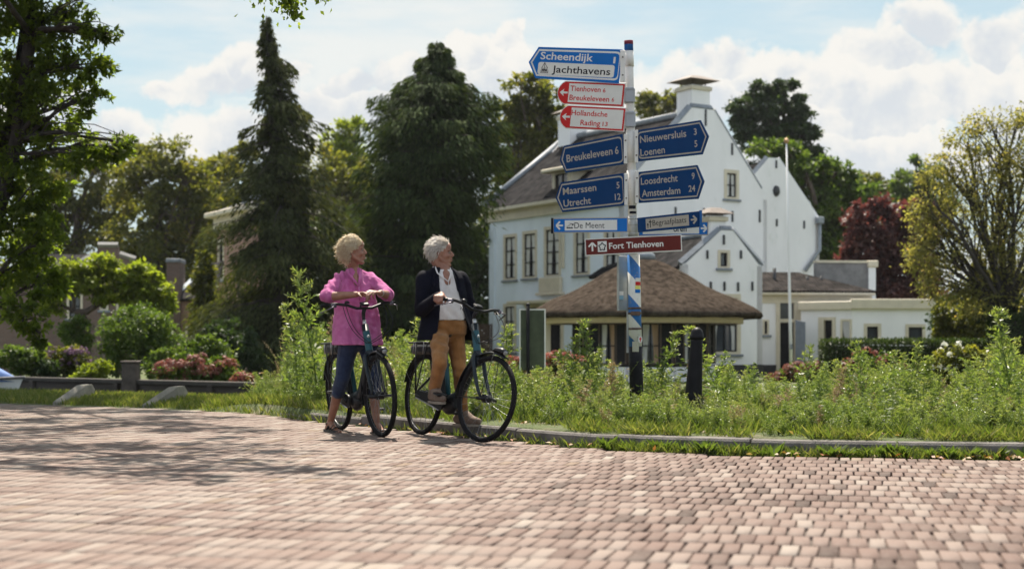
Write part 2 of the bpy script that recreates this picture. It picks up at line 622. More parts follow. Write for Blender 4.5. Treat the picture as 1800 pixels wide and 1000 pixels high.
xs = [-90, -60, -40, -30, -24, -20, -16, -13, -11, -9.5, -8, -6.8, -6, -5, -4.2, -3.7] + list(np.arange(-3.4, 4.2, .2)) + [4.6, 5.2, 6, 8, 12, 20, 30, 60, 90]
for i, x in enumerate(xs):
    mb.v += [Vector((x, -30, -.022)), Vector((x, 6, -.022)), Vector((x, edge(x) + .05, -.022))]
for i in range(len(xs) - 1):
    for j in range(2):
        a = i * 3 + j
        mb.f.append([a, a + 3, a + 4, a + 1]); mb.m.append(0); mb.s.append(False)
tag(mb.build('road', roadmat()), kind='structure')

def pavermat():
    m = bpy.data.materials.new('paving_brick')
    m.use_nodes = True
    N = NT(m.node_tree)
    b = m.node_tree.nodes['Principled BSDF']
    at = N.new('ShaderNodeAttribute', attribute_name='rnd').outputs['Fac']
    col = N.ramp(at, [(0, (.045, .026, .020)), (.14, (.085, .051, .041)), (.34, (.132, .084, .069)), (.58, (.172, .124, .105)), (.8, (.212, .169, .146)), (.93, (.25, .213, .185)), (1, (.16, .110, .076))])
    co = N.new('ShaderNodeTexCoord').outputs['Object']
    dirt = N.ss(N.noise(co, 1.1, 6, .65), .42, .66)
    col = N.mix(N.math('MULTIPLY', dirt, .4), col, (.17, .125, .108))
    spk = N.ss(N.noise(co, 70, 3, .7), .35, .75)
    col = N.mix(N.math('MULTIPLY', spk, .28), col, (.20, .15, .13))
    N.put(b.inputs['Base Color'], col)
    b.inputs['Roughness'].default_value = .7
    b.inputs['Specular IOR Level'].default_value = .2
    bp = N.new('ShaderNodeBump')
    bp.inputs['Strength'].default_value = .5
    bp.inputs['Distance'].default_value = .003
    N.put(bp.inputs['Height'], N.noise(co, 55, 4, .65))
    N.put(b.inputs['Normal'], bp.outputs[0])
    return m
def pavers():
    BW, BL, ang = .075, .275, R(-13)
    ca, sa = math.cos(ang), math.sin(ang)
    V, Q, rn = [], [], []
    rows = int(26 / BL)
    for r in range(-4, rows):
        wob = .02 * math.sin(r * .7)
        ro = (r % 2) * .5 + random.uniform(-.12, .12)
        for c in range(-int(14 / BW), int(12 / BW)):
            lx, ly = (c + ro) * BW, r * BL + wob
            x, y = lx * ca - ly * sa, lx * sa + ly * ca + 1.0
            if y < 3.4 or y > 24 or abs(x) > .42 * y + 1.2 or x < -13:
                continue
            if y > edge(x) - .19 or (x < -4 and y > edge(x) - .12):
                continue
            hw, hl = BW / 2 - random.uniform(.0018, .0068), BL / 2 - random.uniform(-.0004, .0016)
            a = random.gauss(0, .018) + ang
            c2, s2 = math.cos(a), math.sin(a)
            zz = random.gauss(0, .0005) + .006 * noise.noise(Vector((x * .8, y * .8, 3))) + .012 * noise.noise(Vector((x * .25, y * .25, 7)))
            tx, ty = random.gauss(0, .010), random.gauss(0, .0018)
            o = len(V)
            ch = .0018
            jx = [random.gauss(0, .0016) for _ in range(4)]; jy = [random.gauss(0, .0022) for _ in range(4)]
            for (k, dz) in ((0.0, -.03), (0.0, -ch), (ch, 0.0)):
                for c_, (sx, sy) in enumerate(((-1, -1), (1, -1), (1, 1), (-1, 1))):
                    ax, ay = sx * (hw - k) + jx[c_], sy * (hl - k * .1) + jy[c_] * .5
                    V.append((x + ax * c2 - ay * s2, y + ax * s2 + ay * c2, zz + dz + ax * tx + ay * ty))
            Q.append((o + 8, o + 9, o + 10, o + 11))
            for l in (0, 4):
                for j in range(4):
                    Q.append((o + l + j, o + l + (j + 1) % 4, o + l + 4 + (j + 1) % 4, o + l + 4 + j))
            left_pale = max(-1, min(1, (.4 - x) / 2.2))            # brick tone set paler towards the left, darker towards the right
            t_ = min(1, max(0, .52 + .14 * left_pale + random.gauss(0, .20 - .03 * left_pale) + .22 * noise.noise(Vector((x * .5, y * .5, 1)))))
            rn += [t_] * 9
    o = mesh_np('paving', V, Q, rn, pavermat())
    tag(o, kind='structure')
pavers()

# ---- kerb: concrete stones following the bend
def kerb():
    mb = MB()
    pts = []
    x = -2.62
    while x < 14:
        pts.append(Vector((x, edge(x), 0)))
        x += .05
    # even spacing
    out, acc = [pts[0]], 0
    for a, b in zip(pts, pts[1:]):
        acc += (b - a).length
        if acc >= .18:
            out.append(b); acc = 0
    prof = [(0.0, -.05), (0.0, .085), (.014, .102), (.15, .106), (.165, .10), (.165, -.05)]
    seg = 5
    for s in range(0, len(out) - seg, seg):
        pp = out[s:s + seg + 1]
        rings = []
        dz = random.uniform(-.008, .006) - (.06 if s == 0 else .03 if s == seg else 0)
        for i, p in enumerate(pp):
            a = out[max(0, s + i - 1)]; b = out[min(len(out) - 1, s + i + 1)]
            t = (b - a).normalized()
            nrm = Vector((-t.y, t.x, 0))
            q = p + (t * .008 if i == 0 else (-t * .008 if i == seg else Vector()))
            rings.append([q + nrm * u + Vector((0, 0, v + dz)) for u, v in prof])
        k = len(prof)
        vs = [v for r_ in rings for v in r_]
        fs = [(i * k + j, (i + 1) * k + j, (i + 1) * k + (j + 1) % k, i * k + (j + 1) % k) for i in range(seg) for j in range(k)]
        fs += [list(range(k)), [seg * k + j for j in range(k)][::-1]]
        mb.add(vs, fs)
    tag(mb.build('kerb', M['concrete']), kind='structure')
kerb()

# ---- land: verge, canal banks, gardens, out to the horizon
def groundmat():
    m = bpy.data.materials.new('ground_soil_grass')
    m.use_nodes = True
    N = NT(m.node_tree)
    b = m.node_tree.nodes['Principled BSDF']
    co = N.new('ShaderNodeTexCoord').outputs['Object']
    n1 = N.noise(co, 1.4, 6, .65)
    n2 = N.noise(co, 14, 5, .7)
    g = N.mix(N.ss(n2, .3, .7), (.045, .07, .018), (.10, .12, .035))
    col = N.mix(N.ss(n1, .5, .72), g, (.20, .155, .12))
    N.put(b.inputs['Base Color'], col)
    b.inputs['Roughness'].default_value = .95
    bp = N.new('ShaderNodeBump')
    bp.inputs['Distance'].default_value = .05
    N.put(bp.inputs['Height'], n2)
    N.put(b.inputs['Normal'], bp.outputs[0])
    return m
def land():
    gx = sorted(set([round(v, 3) for v in list(np.arange(-14, 14, .35)) + list(np.arange(-60, -14, 2)) + list(np.arange(14, 62, 3)) + [-1500, -600, -250, -120, 120, 250, 600, 1500]]))
    ts = [-.25, -.06] + list(np.arange(.12, 1, .22)) + list(np.arange(1, 7, .3)) + list(np.arange(7, 24, .6)) + list(np.arange(24, 60, 2.5)) + [80, 120, 200, 400, 900, 3000]
    V = [(x, edge(x) + t, gz(x, edge(x) + t)) for x in gx for t in ts]
    k = len(ts)
    Q = [(i * k + j, (i + 1) * k + j, (i + 1) * k + j + 1, i * k + j + 1) for i in range(len(gx) - 1) for j in range(k - 1)]
    o = mesh_np('ground', V, Q, None, groundmat(), smooth=True)
    tag(o, kind='structure')
land()

def water():
    m = bpy.data.materials.new('canal_water')
    m.use_nodes = True
    N = NT(m.node_tree)
    b = m.node_tree.nodes['Principled BSDF']
    b.inputs['Base Color'].default_value = (.012, .016, .012, 1)
    b.inputs['Roughness'].default_value = .06
    bp = N.new('ShaderNodeBump')
    bp.inputs['Strength'].default_value = .25
    bp.inputs['Distance'].default_value = .05
    co = N.new('ShaderNodeTexCoord').outputs['Object']
    N.put(bp.inputs['Height'], N.noise(co, 3, 4, .6))
    N.put(b.inputs['Normal'], bp.outputs[0])
    mb = MB()
    xs = [-60, -40, -25, -16, -12, -9, -7, -5, -3.2, -2.4]
    for x in xs:
        mb.v += [Vector((x, edge(x) + 2.2, -.36)), Vector((x, quay(x) + .5, -.36))]
    for i in range(len(xs) - 1):
        mb.f.append([2 * i, 2 * i + 2, 2 * i + 3, 2 * i + 1]); mb.m.append(0); mb.s.append(False)
    tag(mb.build('canal_water', m), kind='structure')
water()

def quay_wall():
    m = mat('weathered_quay_timber', (.055, .045, .038), .95, var=.4, scale=3, c3=(.025, .021, .018), stretch=(.25, .25, 3))
    loc = Vector((-8, quay(-8), -.5))
    t = thing('quay_wall', loc, 'weathered grey timber quay wall along the far canal bank', 'quay wall')
    d = Vector((-1, .74, 0)).normalized()
    nrm = Vector((-d.y, d.x, 0))
    if nrm.y > 0: nrm = -nrm
    A = Vector((QUAY_END, quay(QUAY_END), 0))
    L = 52
    M3 = Matrix((d, nrm, Vector((0, 0, 1)))).transposed()
    mb = MB()
    for k, (z0, z1) in enumerate(((-1.5, -.70), (-.70, -.50), (-.50, -.30), (-.30, -.055))):
        mb.box(A + d * L / 2 + nrm * .05 * (1 + .2 * (k % 2)) + Vector((0, 0, (z0 + z1) / 2)), (L, .08, z1 - z0), M3)
    mb.build('planking', m, t)
    mb = MB()
    mb.box(A + d * L / 2 + nrm * .02 + Vector((0, 0, -.02)), (L, .3, .09), M3, bev=.01)
    mb.build('coping', mat('grey_coping', (.05, .043, .037), .95, var=.25, scale=3), t)
    for s in range(2, 50, 3):
        mb = MB()
        mb.box(A + d * s + nrm * .14 + Vector((0, 0, -.7)), (.14, .1, 1.3), M3, bev=.01)
        mb.build('pile', m, t)
quay_wall()
p = W(246, 668, 31)
t = MB()
t.box((p.x, quay(p.x) - .2, -.2), (.32, .32, 1.15), bev=.03)
t.box((p.x, quay(p.x) - .2, .40), (.36, .36, .06), bev=.02)
tag(t.build('mooring_post', mat('old_mooring_wood', (.075, .06, .05), .9, var=.35, scale=4), loc=(p.x, quay(p.x), -.7)), 'square weathered wooden mooring post standing in front of the quay wall', 'post')

# two sloping concrete guard blocks on the near bank
gm = mat('pale_guard_concrete', (.27, .245, .215), .9, var=.25, scale=6, bump=.3, bscale=60, c3=(.25, .23, .2))
for (px0, py0, px1, py1, lab) in ((92, 713, 148, 692, 'low sloping concrete guard block on the grass bank nearer the boat'),
                                  (250, 719, 312, 697, 'low sloping concrete guard block on the grass bank nearer the woman')):
    d0 = 17.6 if px0 > 200 else 18.4
    a, b = W(px0, py0, d0), W(px1, py1, d0 + 1.0)
    ez = Vector((0, 0, 1))
    back = Vector((.25, .8, 0)).normalized() * .26
    prof = [(0, -.15), (0, .05), (.75, .245), (.9, .25), (1.0, .17), (1.02, -.25)]
    dx = Vector((b.x - a.x, b.y - a.y, 0))
    base = Vector((a.x, a.y, gz(a.x, a.y)))
    f0 = [base + dx * s + ez * z for s, z in prof]
    f1 = [p_ + back for p_ in f0]
    mb = MB().hexa(f0, f1)
    o = mb.build('guard_block', gm, loc=base)
    bv = o.modifiers.new('bevel', 'BEVEL'); bv.width = .02; bv.segments = 2
    tag(o, lab, 'concrete block', 'guard blocks on the bank')
# ================================================================ HOUSES
UH = Vector((.84, .5426, 0)).normalized()      # along the white gable (to the right, away)
VH = Vector((-UH.y, UH.x, 0))                  # along the long facade (to the left, away)
CH = Vector((3.94, 50.0, 0))                   # corner between facade and gable
GZ0 = -.25

class Plane:
    """upright plane through a ground point along ex; maps photo pixels to (s, z) on it"""
    def __init__(self, O, ex):
        self.O, self.ex = Vector((O[0], O[1], 0)), Vector(ex).normalized()
        n = Vector((self.ex.y, -self.ex.x, 0))
        self.n = n if n.y < 0 else -n
    def sz(self, px, py):
        k = (px - CX) / F
        s = (k * self.O.y - self.O.x) / (self.ex.x - k * self.ex.y)
        return s, WZ(py, self.O.y + self.ex.y * s)
    def rect(self, x0, y0, x1, y1):
        """pixel box -> (s0, z0, s1, z1)"""
        s0, s1 = self.sz(x0, y0)[0], self.sz(x1, y0)[0]
        mx = (x0 + x1) / 2
        zt, zb = self.sz(mx, y0)[1], self.sz(mx, y1)[1]
        return (min(s0, s1), zb, max(s0, s1), zt)
    def at(self, s, z, o=0.0):
        return self.O + self.ex * s + self.n * o + Vector((0, 0, z))
    def M(self):
        return Matrix((self.ex, -self.n, Vector((0, 0, 1)))).transposed()
    def box(self, mb, s0, z0, s1, z1, o0, o1, mi=0, bev=0):
        """block between wall offsets o0 (back) and o1 (front)"""
        mb.box(self.at((s0 + s1) / 2, (z0 + z1) / 2, (o0 + o1) / 2), (abs(s1 - s0), abs(o1 - o0), abs(z1 - z0)), self.M(), mi, bev)

def window(pl, rc, parent, cols=2, rows=3, fw=.09, frame='cream', sash='dark_paint', curtain=None, sill=True, name='window', label=None, sashw=.045, depth=.10):
    s0, z0, s1, z1 = rc
    mb = MB()
    pl.box(mb, s0 - .01, z0 - .01, s0 + fw, z1 + .01, -.08, .03)
    pl.box(mb, s1 - fw, z0 - .01, s1 + .01, z1 + .01, -.08, .03)
    pl.box(mb, s0 + fw, z1 - fw, s1 - fw, z1 + .01, -.08, .028)
    pl.box(mb, s0 + fw, z0 - .01, s1 - fw, z0 + fw * .6, -.08, .028)
    w = mb.build(name, M[frame], parent)
    if label: w['label'] = label
    a0, a1, b0, b1 = s0 + fw, s1 - fw, z0 + fw * .6, z1 - fw
    mb = MB()
    pl.box(mb, a0, b0, a0 + sashw, b1, -.10, -.03)
    pl.box(mb, a1 - sashw, b0, a1, b1, -.10, -.03)
    for i in range(rows + 1):
        z = b0 + (b1 - b0) * i / rows
        h = sashw if i in (0, rows) else (sashw * .9 if rows > 1 and i == rows // 2 + rows % 2 else .028)
        zc = min(max(z, b0 + h / 2), b1 - h / 2)
        pl.box(mb, a0 + sashw, zc - h / 2, a1 - sashw, zc + h / 2, -.098, -.032)
    for i in range(1, cols):
        s = a0 + (a1 - a0) * i / cols
        pl.box(mb, s - .016, b0 + sashw, s + .016, b1 - sashw, -.096, -.035)
    mb.build('sash', M[sash], w)
    mb = MB()
    pl.box(mb, a0 + .005, b0 + .005, a1 - .005, b1 - .005, -.11, -.075)
    mb.build('pane', M['glass'], w)
    if curtain:
        for sgn in (-1, 1):
            mb = MB()
            wdt = (a1 - a0 - 2 * sashw) * .5
            top, bot, n = b1 - sashw, b0 + sashw, 9
            vs, fs = [], []
            for k in range(n + 1):
                f = k / n
                spread = wdt * (1.0 - (.72 if curtain == 'tied' else .35) * math.sin(min(1, f * 1.25) * math.pi / 2))
                for j in range(7):
                    g = j / 6
                    e = a0 + sashw if sgn < 0 else a1 - sashw
                    s = e - sgn * spread * g
                    vs.append(pl.at(s, top + (bot - top) * f, -.066 + .008 * math.sin(j * 3.1 + k * .2)))
            for k in range(n):
                for j in range(6):
                    fs.append((k * 7 + j, k * 7 + j + 1, (k + 1) * 7 + j + 1, (k + 1) * 7 + j))
            mb.add(vs, fs, 0, True)
            mb.build('curtain', M['curtain_tan' if curtain == 'tan' else 'curtain'], w)
    if sill:
        mb = MB()
        pl.box(mb, s0 - .08, z0 - .09, s1 + .08, z0 - .011, -.1, .09, bev=.01)
        mb.build('sill', M['lead'], w)
    return w

def roofslab(mb, a, b, c, d, th=.12, mi=0):
    """tiled slope: a-b along the eave, d-c along the ridge"""
    a, b, c, d = map(Vector, (a, b, c, d))
    n = (b - a).cross(d - a).normalized()
    if n.z < 0: n = -n
    k = len(mb.v)
    mb.hexa([a - n * th, b - n * th, c - n * th, d - n * th], [a, b, c, d], mi)
    mb.uv = getattr(mb, 'uv', [])
    ex = (b - a).normalized()
    ey = (ex.cross(n)).normalized()
    if ey.z < 0: ey = -ey
    mb.uv.append((k, len(mb.v), a, ex, ey))

def build_uv(mb, name, m, parent):
    o = mb.build(name, m, parent)
    uvl = o.data.uv_layers.new(name='UVMap')
    off = rootloc(parent)
    for (k0, k1, a, ex, ey) in mb.uv:
        for l in o.data.loops:
            if k0 <= l.vertex_index < k1:
                p = o.data.vertices[l.vertex_index].co + off - a
                uvl.data[l.index].uv = (p.dot(ex), p.dot(ey))
    return o

def chimney(parent, c, w, z0, z1, capz, capw, ang, wallm='white_wall', capm=None):
    Mz = Matrix.Rotation(ang, 3, 'Z')
    mb = MB()
    mb.box((c.x, c.y, (z0 + z1) / 2), (w, w, z1 - z0), Mz)
    ch = mb.build('chimney', M[wallm], parent)
    mb = MB()
    mb.box((c.x, c.y, z1 - .10), (w + .14, w + .14, .14), Mz, bev=.02)
    mb.build('chimney_band', M['cream'], ch)
    mb = MB()
    for sx in (-1, 1):
        for sy in (-1, 1):
            mb.tube([Vector((c.x, c.y, z1 - .03)) + Mz @ Vector((sx * w * .36, sy * w * .36, 0)), Vector((c.x, c.y, capz + .03)) + Mz @ Vector((sx * w * .36, sy * w * .36, 0))], .022, 6)
    q = capw / 2
    base = [Vector((c.x, c.y, capz)) + Mz @ Vector((sx * q, sy * q, 0)) for sx, sy in ((-1, -1), (1, -1), (1, 1), (-1, 1))]
    top = [Vector((c.x, c.y, capz + .20)) + Mz @ Vector((sx * q * .35, sy * q * .35, 0)) for sx, sy in ((-1, -1), (1, -1), (1, 1), (-1, 1))]
    mb.hexa(base, top)
    mb.build('chimney_cap', M['capmetal'], ch)
    return ch
M['capmetal'] = mat('brown_chimney_cap', (.13, .10, .085), .7, var=.25)

def anchor(pl, px, y0, y1, mb):
    s, z1 = pl.sz(px, y0)
    z0 = pl.sz(px, y1)[1]
    pl.box(mb, s - .035, z0, s + .035, z1, -.01, .05, bev=.01)

def main_house():
    ang = math.atan2(UH.y, UH.x)
    g, f = Plane(CH, UH), Plane(CH, VH)
    t = thing('gabled_house', CH + VH * 4 + UH * 3.5 + Vector((0, 0, GZ0)), 'large two storey white house with tall gable and dark tiled roof', 'house')
    LF, WG = 8.85, 6.75
    zE = 6.08                      # eave
    apex_s, apex_z = 3.62, 9.35
    # --- gable wall with parapet edges
    hol = [g.rect(1273, 299, 1298, 350)]
    poly = [(0, GZ0), (WG, GZ0), (WG, 6.45), (WG - .25, 6.6), (apex_s + .55, apex_z), (apex_s - .55, apex_z), (.02, zE + .28), (0, zE)]
    mb = MB()
    mb.wall(g.O, g.ex, g.n, poly, hol, thick=.3)
    # second gable, one step back on the right
    g2 = Plane(CH - g.n * .35, UH)
    s2l, s2r = 4.9, g2.sz(1440, 385)[0]
    sa, za = g2.sz(1361, 278)
    zr = g2.sz(1440, 383)[1]
    poly2 = [(s2l, GZ0), (s2r, GZ0), (s2r, zr), (sa + .28, za), (sa - .28, za), (s2l, zr)]
    mb.wall(g2.O, g2.ex, g2.n, poly2, (), thick=.3)
    # back volume walls so the house stands closed
    bk = CH + VH * LF
    for (A, e, n_, L, z) in ((bk, UH, VH, WG, zE), (CH + UH * WG, VH, UH, LF, 6.2)):
        mb.wall(A, e, n_, [(0, GZ0), (L, GZ0), (L, z), (0, z)], (), thick=.2)
    mb.wall(CH + UH * s2r - g2.n * -.0 + VH * .35, VH, UH, [(0, GZ0), (7, GZ0), (7, zr), (0, zr)], (), thick=.2)
    bl = [(0, zE), (WG, zE), (apex_s, apex_z)]
    mb.wall(bk, UH, VH, bl, (), thick=.2)
    wg = mb.build('wall', M['white_wall'], t)
    wg['label'] = 'white painted gable walls'
    # --- long facade
    ups = [f.rect(885.6, 412, 908.7, 492), f.rect(919, 406, 944, 489), f.rect(957, 398, 986, 486), f.rect(1009, 397, 1037, 483), f.rect(1062, 392, 1090, 476)]
    low = [f.rect(885.6, 534, 907.5, 619), f.rect(925, 536, 948, 622), f.rect(1009, 536, 1037, 630)]
    door = f.rect(963, 540, 988, 648)
    mb = MB()
    mb.wall(f.O, f.ex, f.n, [(0, GZ0), (LF, GZ0), (LF, zE), (0, zE)], ups + low + [door], thick=.3)
    mb.build('facade_wall', M['white_shade_blue'], t)
    for i, r_ in enumerate(ups + low):
        window(f, r_, t, 2, 3 if i != 2 else 4, fw=.11, curtain='plain')
    mb = MB()
    pl = f
    s0, z0, s1, z1 = door
    pl.box(mb, s0 - .12, z0, s0 + .05, z1 + .1, -.1, .05); pl.box(mb, s1 - .05, z0, s1 + .12, z1 + .1, -.1, .05); pl.box(mb, s0 + .05, z1 - .05, s1 - .05, z1 + .1, -.1, .045)
    d_ = mb.build('door', M['cream'], t)
    mb = MB(); pl.box(mb, s0 + .05, z0, s1 - .05, z1 - .05, -.12, -.06); mb.build('door_leaf', M['dark_paint'], d_)
    # bay console and little canopy over the door
    mb = MB()
    r3 = f.rect(952, 487, 990, 515)
    pl.box(mb, r3[0], r3[1], r3[2], r3[3], 0, .16, bev=.04)
    pl.box(mb, r3[0] - .1, r3[1] - .08, r3[2] + .1, r3[1] + .02, 0, .24, bev=.02)
    pl.box(mb, r3[0] - .12, r3[1] + .9, r3[0] + .03, r3[3] + 1.6, 0, .08, bev=.03)
    mb.build('bay_console', M['cream'], t)
    mb = MB()
    r4 = f.rect(920, 520, 1000, 534)
    pl.box(mb, r4[0], r4[1], r4[2], r4[1] + .12, 0, .8, bev=.02)
    mb.build('door_canopy', M['cream'], t)
    # corner pilaster + cornice + gutter
    mb = MB()
    pl.box(mb, LF - .35, GZ0, LF + .03, zE - .5, 0, .06)
    mb.build('pilaster', M['white_shade_blue'], t)
    mb = MB()
    pl.box(mb, -.05, zE - .42, LF + .25, zE - .06, 0, .12)
    pl.box(mb, -.05, zE - .07, LF + .35, zE + .1, 0, .42, bev=.03)
    mb.build('cornice', M['cream'], t)
    # --- roofs
    mb = MB()
    ridge0, ridge1 = g.at(apex_s, apex_z - .1, -.3), g.at(apex_s, apex_z - .1, 0) + VH * LF
    e0, e1 = f.at(.3, zE + .08, .42), f.at(LF, zE + .08, .42)
    roofslab(mb, e0, e1, ridge1, ridge0)
    b0, b1 = CH + UH * WG + VH * .3 + Vector((0, 0, 6.2)), CH + UH * WG + VH * LF + Vector((0, 0, 6.2))
    roofslab(mb, b1, b0, ridge0, ridge1)
    rf = build_uv(mb, 'roof', M['pantile'], t)
    mb = MB()
    mb.tube([ridge0 + Vector((0, 0, .06)), ridge1 + Vector((0, 0, .06))], .13, 8)
    mb.tube([f.at(LF + .02, zE + .14, .42), ridge1 + VH * .02 + Vector((0, 0, .05))], .14, 6)
    mb.build('ridge', M['lead'], rf)
    mb = MB()
    rr0 = g2.at(sa, za - .12, -.25)
    rr1 = rr0 + VH * 7
    roofslab(mb, g2.at(s2l, zr - .1, -.25), g2.at(s2l, zr - .1, -.25) + VH * 7, rr1, rr0)
    roofslab(mb, g2.at(s2r, zr - .1, -.25) + VH * 7, g2.at(s2r, zr - .1, -.25), rr0, rr1)
    build_uv(mb, 'back_roof', M['pantile'], t)
    # coping on the gable edges
    mb = MB()
    def cop(pl_, a, b, w=.15):
        p0, p1 = pl_.at(*a, -.12), pl_.at(*b, -.12)
        mb.tube([p0, p1], w, 4, smooth=False)
    for a, b in (((WG - .25, 6.62), (apex_s + .55, apex_z + .02)), ((apex_s - .55, apex_z + .02), (.02, zE + .3))):
        cop(g, a, b)
    cop(g, (apex_s + .5, apex_z + .04), (apex_s - .5, apex_z + .04))
    cop(g2, (s2r, zr), (sa + .28, za), .12); cop(g2, (sa - .28, za), (s2l, zr), .12)
    mb.build('coping', M['lead'], t)
    # chimneys
    cc = g.at(apex_s, 0, -.55)
    chimney(t, cc, .86, apex_z - .5, WZ(150, 52), WZ(141, 52), 1.42, ang)
    cl = ridge1 - VH * .6
    chimney(t, cl, .86, 8.3, 10.2, 10.3, 1.3, ang)
    window(g, hol[0], t, 2, 2, fw=.12, curtain='plain', label='small gable window with cream frame')
    # wall anchors, oval vent, downpipes
    for px, y0, y1 in ((1240, 193, 222), (1286.5, 252, 273), (1187, 364, 385), (1237, 366, 388), (1287, 371, 390), (1335, 369, 391)):
        mb = MB(); anchor(g, px, y0, y1, mb); mb.build('wall_anchor', M['iron'], t)
    for px, y0, y1 in ((1365, 385, 398), (1413, 388, 402), (1364, 282, 296)):
        mb = MB(); anchor(g2, px, y0, y1, mb); mb.build('wall_anchor', M['iron'], t)
    s, z = g2.sz(1364, 336)
    mb = MB()
    mb.lathe([(.02, .05), (.19, .05), (.21, .0), (.21, -.06)], g2.at(s, z, .02), g2.M() @ Matrix.Rotation(R(90), 3, 'X') @ Matrix.Diagonal(Vector((.75, 1, 1))), 20)
    mb.build('oval_vent', M['iron'], t)
    mb = MB()
    s, z = g2.sz(1437, 392)
    a = [g2.at(s, z, .12), g2.at(s, g2.sz(1437, 440)[1], .12), g2.at(g2.sz(1412, 476)[0], g2.sz(1412, 476)[1], .12)]
    mb.tube(a, .07, 8); mb.box(a[0] + Vector((0, 0, .1)), (.32, .22, .28), g2.M(), bev=.03)
    mb.build('downpipe', M['zinc'], t)
    s = g.sz(1355, 400)[0]
    mb = MB(); mb.tube([g2.at(s, 6.3, .04), g2.at(s, 0, .04)], .03, 6)
    mb.build('thin_pipe', M['white_wall'], t)
    # dormer
    s0, z0, s1, z1 = f.rect(961, 301, 994, 358)
    mb = MB()
    off0 = -.25
    pl.box(mb, s0, z0, s1, z1, -2.6, off0 - .13)
    for (q0, q1, r0, r1) in ((s0, s0 + .15, z0, z1), (s1 - .15, s1, z0, z1), (s0 + .15, s1 - .15, z0, z0 + .24)):
        pl.box(mb, q0, r0, q1, r1, off0 - .14, off0)
    dm = mb.build('dormer', M['cream'], t)
    sp = Plane(CH + f.n * off0, VH)
    window(sp, (s0 + .16, z0 + .25, s1 - .16, z1 - .05), dm, 2, 2, fw=.03, sill=False, curtain=None)
    mb = MB()
    pl.box(mb, s0 - .35, z1, s1 + .35, z1 + .14, -2.6, off0 + .3, bev=.03)
    mb.build('dormer_roof', M['cream'], dm)
M['white_shade_blue'] = mat('facade_shade_tint', (.76, .82, .89), .8, var=.05, scale=1.1, bump=.15, bscale=14, c3=(.68, .73, .80), stretch=(1, 1, .4))  # bluish skylight of the shaded facade is mixed into this white
streaks(M['white_shade_blue'], (.50, .53, .58), .3)
main_house()

def wing():
    """small gabled wing in front of the tall gable"""
    O = Vector((6.07, 45.0, 0))
    ex = Vector((.93, .367, 0)).normalized()
    p = Plane(O, ex)
    bx = Vector((-ex.y, ex.x, 0))
    t = thing('gabled_wing', O + bx * 2 + Vector((0, 0, GZ0)), 'small white gabled cottage wing with a curtained window below the tall house', 'house')
    sl, sr = p.sz(1200, 466)[0], p.sz(1340, 466)[0]
    ze = p.sz(1270, 466)[1]
    sa, za = p.sz(1278, 405)
    h1, h2 = p.rect(1262, 440, 1282, 471), p.rect(1247, 517, 1301, 622)
    mb = MB()
    poly = [(sl, GZ0), (sr, GZ0), (sr, ze), (sr - .14, ze + .05), (sa + .22, za), (sa - .22, za), (sl + .14, ze + .05), (sl, ze)]
    mb.wall(p.O, p.ex, p.n, poly, [h1, h2], thick=.25)
    D = 6.5
    mb.wall(p.at(sr, 0), bx, ex, [(0, GZ0), (D, GZ0), (D, ze), (0, ze)], (), thick=.2)
    mb.wall(p.at(sl, 0), bx, -ex, [(0, GZ0), (D, GZ0), (D, ze), (0, ze)], (), thick=.2)
    mb.build('wall', M['white_wall'], t)
    mb = MB()
    p.box(mb, sl - .02, GZ0 - .1, sr + .02, p.sz(1270, 641)[1], 0, .04)
    mb.build('plinth', M['plinth'], t)
    mb = MB()
    r0 = p.at(sa, za - .08, -.2); r1 = r0 + bx * D
    roofslab(mb, p.at(sl - .2, ze - .1, -.2), p.at(sl - .2, ze - .1, -.2) + bx * D, r1, r0)
    roofslab(mb, p.at(sr + .05, ze, -.2) + bx * D, p.at(sr + .05, ze, -.2), r0, r1)
    rf = build_uv(mb, 'roof', M['pantile'], t)
    mb = MB(); mb.tube([r0 + Vector((0, 0, .04)), r1 + Vector((0, 0, .04))], .1, 6); mb.build('ridge', M['lead'], rf)
    mb = MB()
    for a, b in (((sr + .04, ze + .04), (sa + .22, za + .02)), ((sa + .22, za + .03), (sa - .22, za + .03)), ((sa - .22, za + .02), (sl - .04, ze + .02))):
        mb.tube([p.at(*a, -.1), p.at(*b, -.1)], .12, 4, smooth=False)
    mb.build('coping', M['lead'], t)
    c = p.at(p.sz(1267, 400)[0], 0, -.45)
    chimney(t, c, .56, za - .5, WZ(379, 45.3), WZ(375, 45.3), .96, math.atan2(ex.y, ex.x))
    window(p, h1, t, 1, 1, fw=.08, label='little attic window under the gable')
    window(p, h2, t, 2, 2, fw=.12, curtain='tied', label='tall window with tied back white curtains')
    for px, y0, y1 in ((1272, 413, 430), (1243, 440, 455), (1302, 440, 455), (1249, 495, 511), (1273, 495, 511), (1297, 496, 512), (1322, 495, 511)):
        mb = MB(); anchor(p, px, y0, y1, mb); mb.build('wall_anchor', M['iron'], t)
wing()

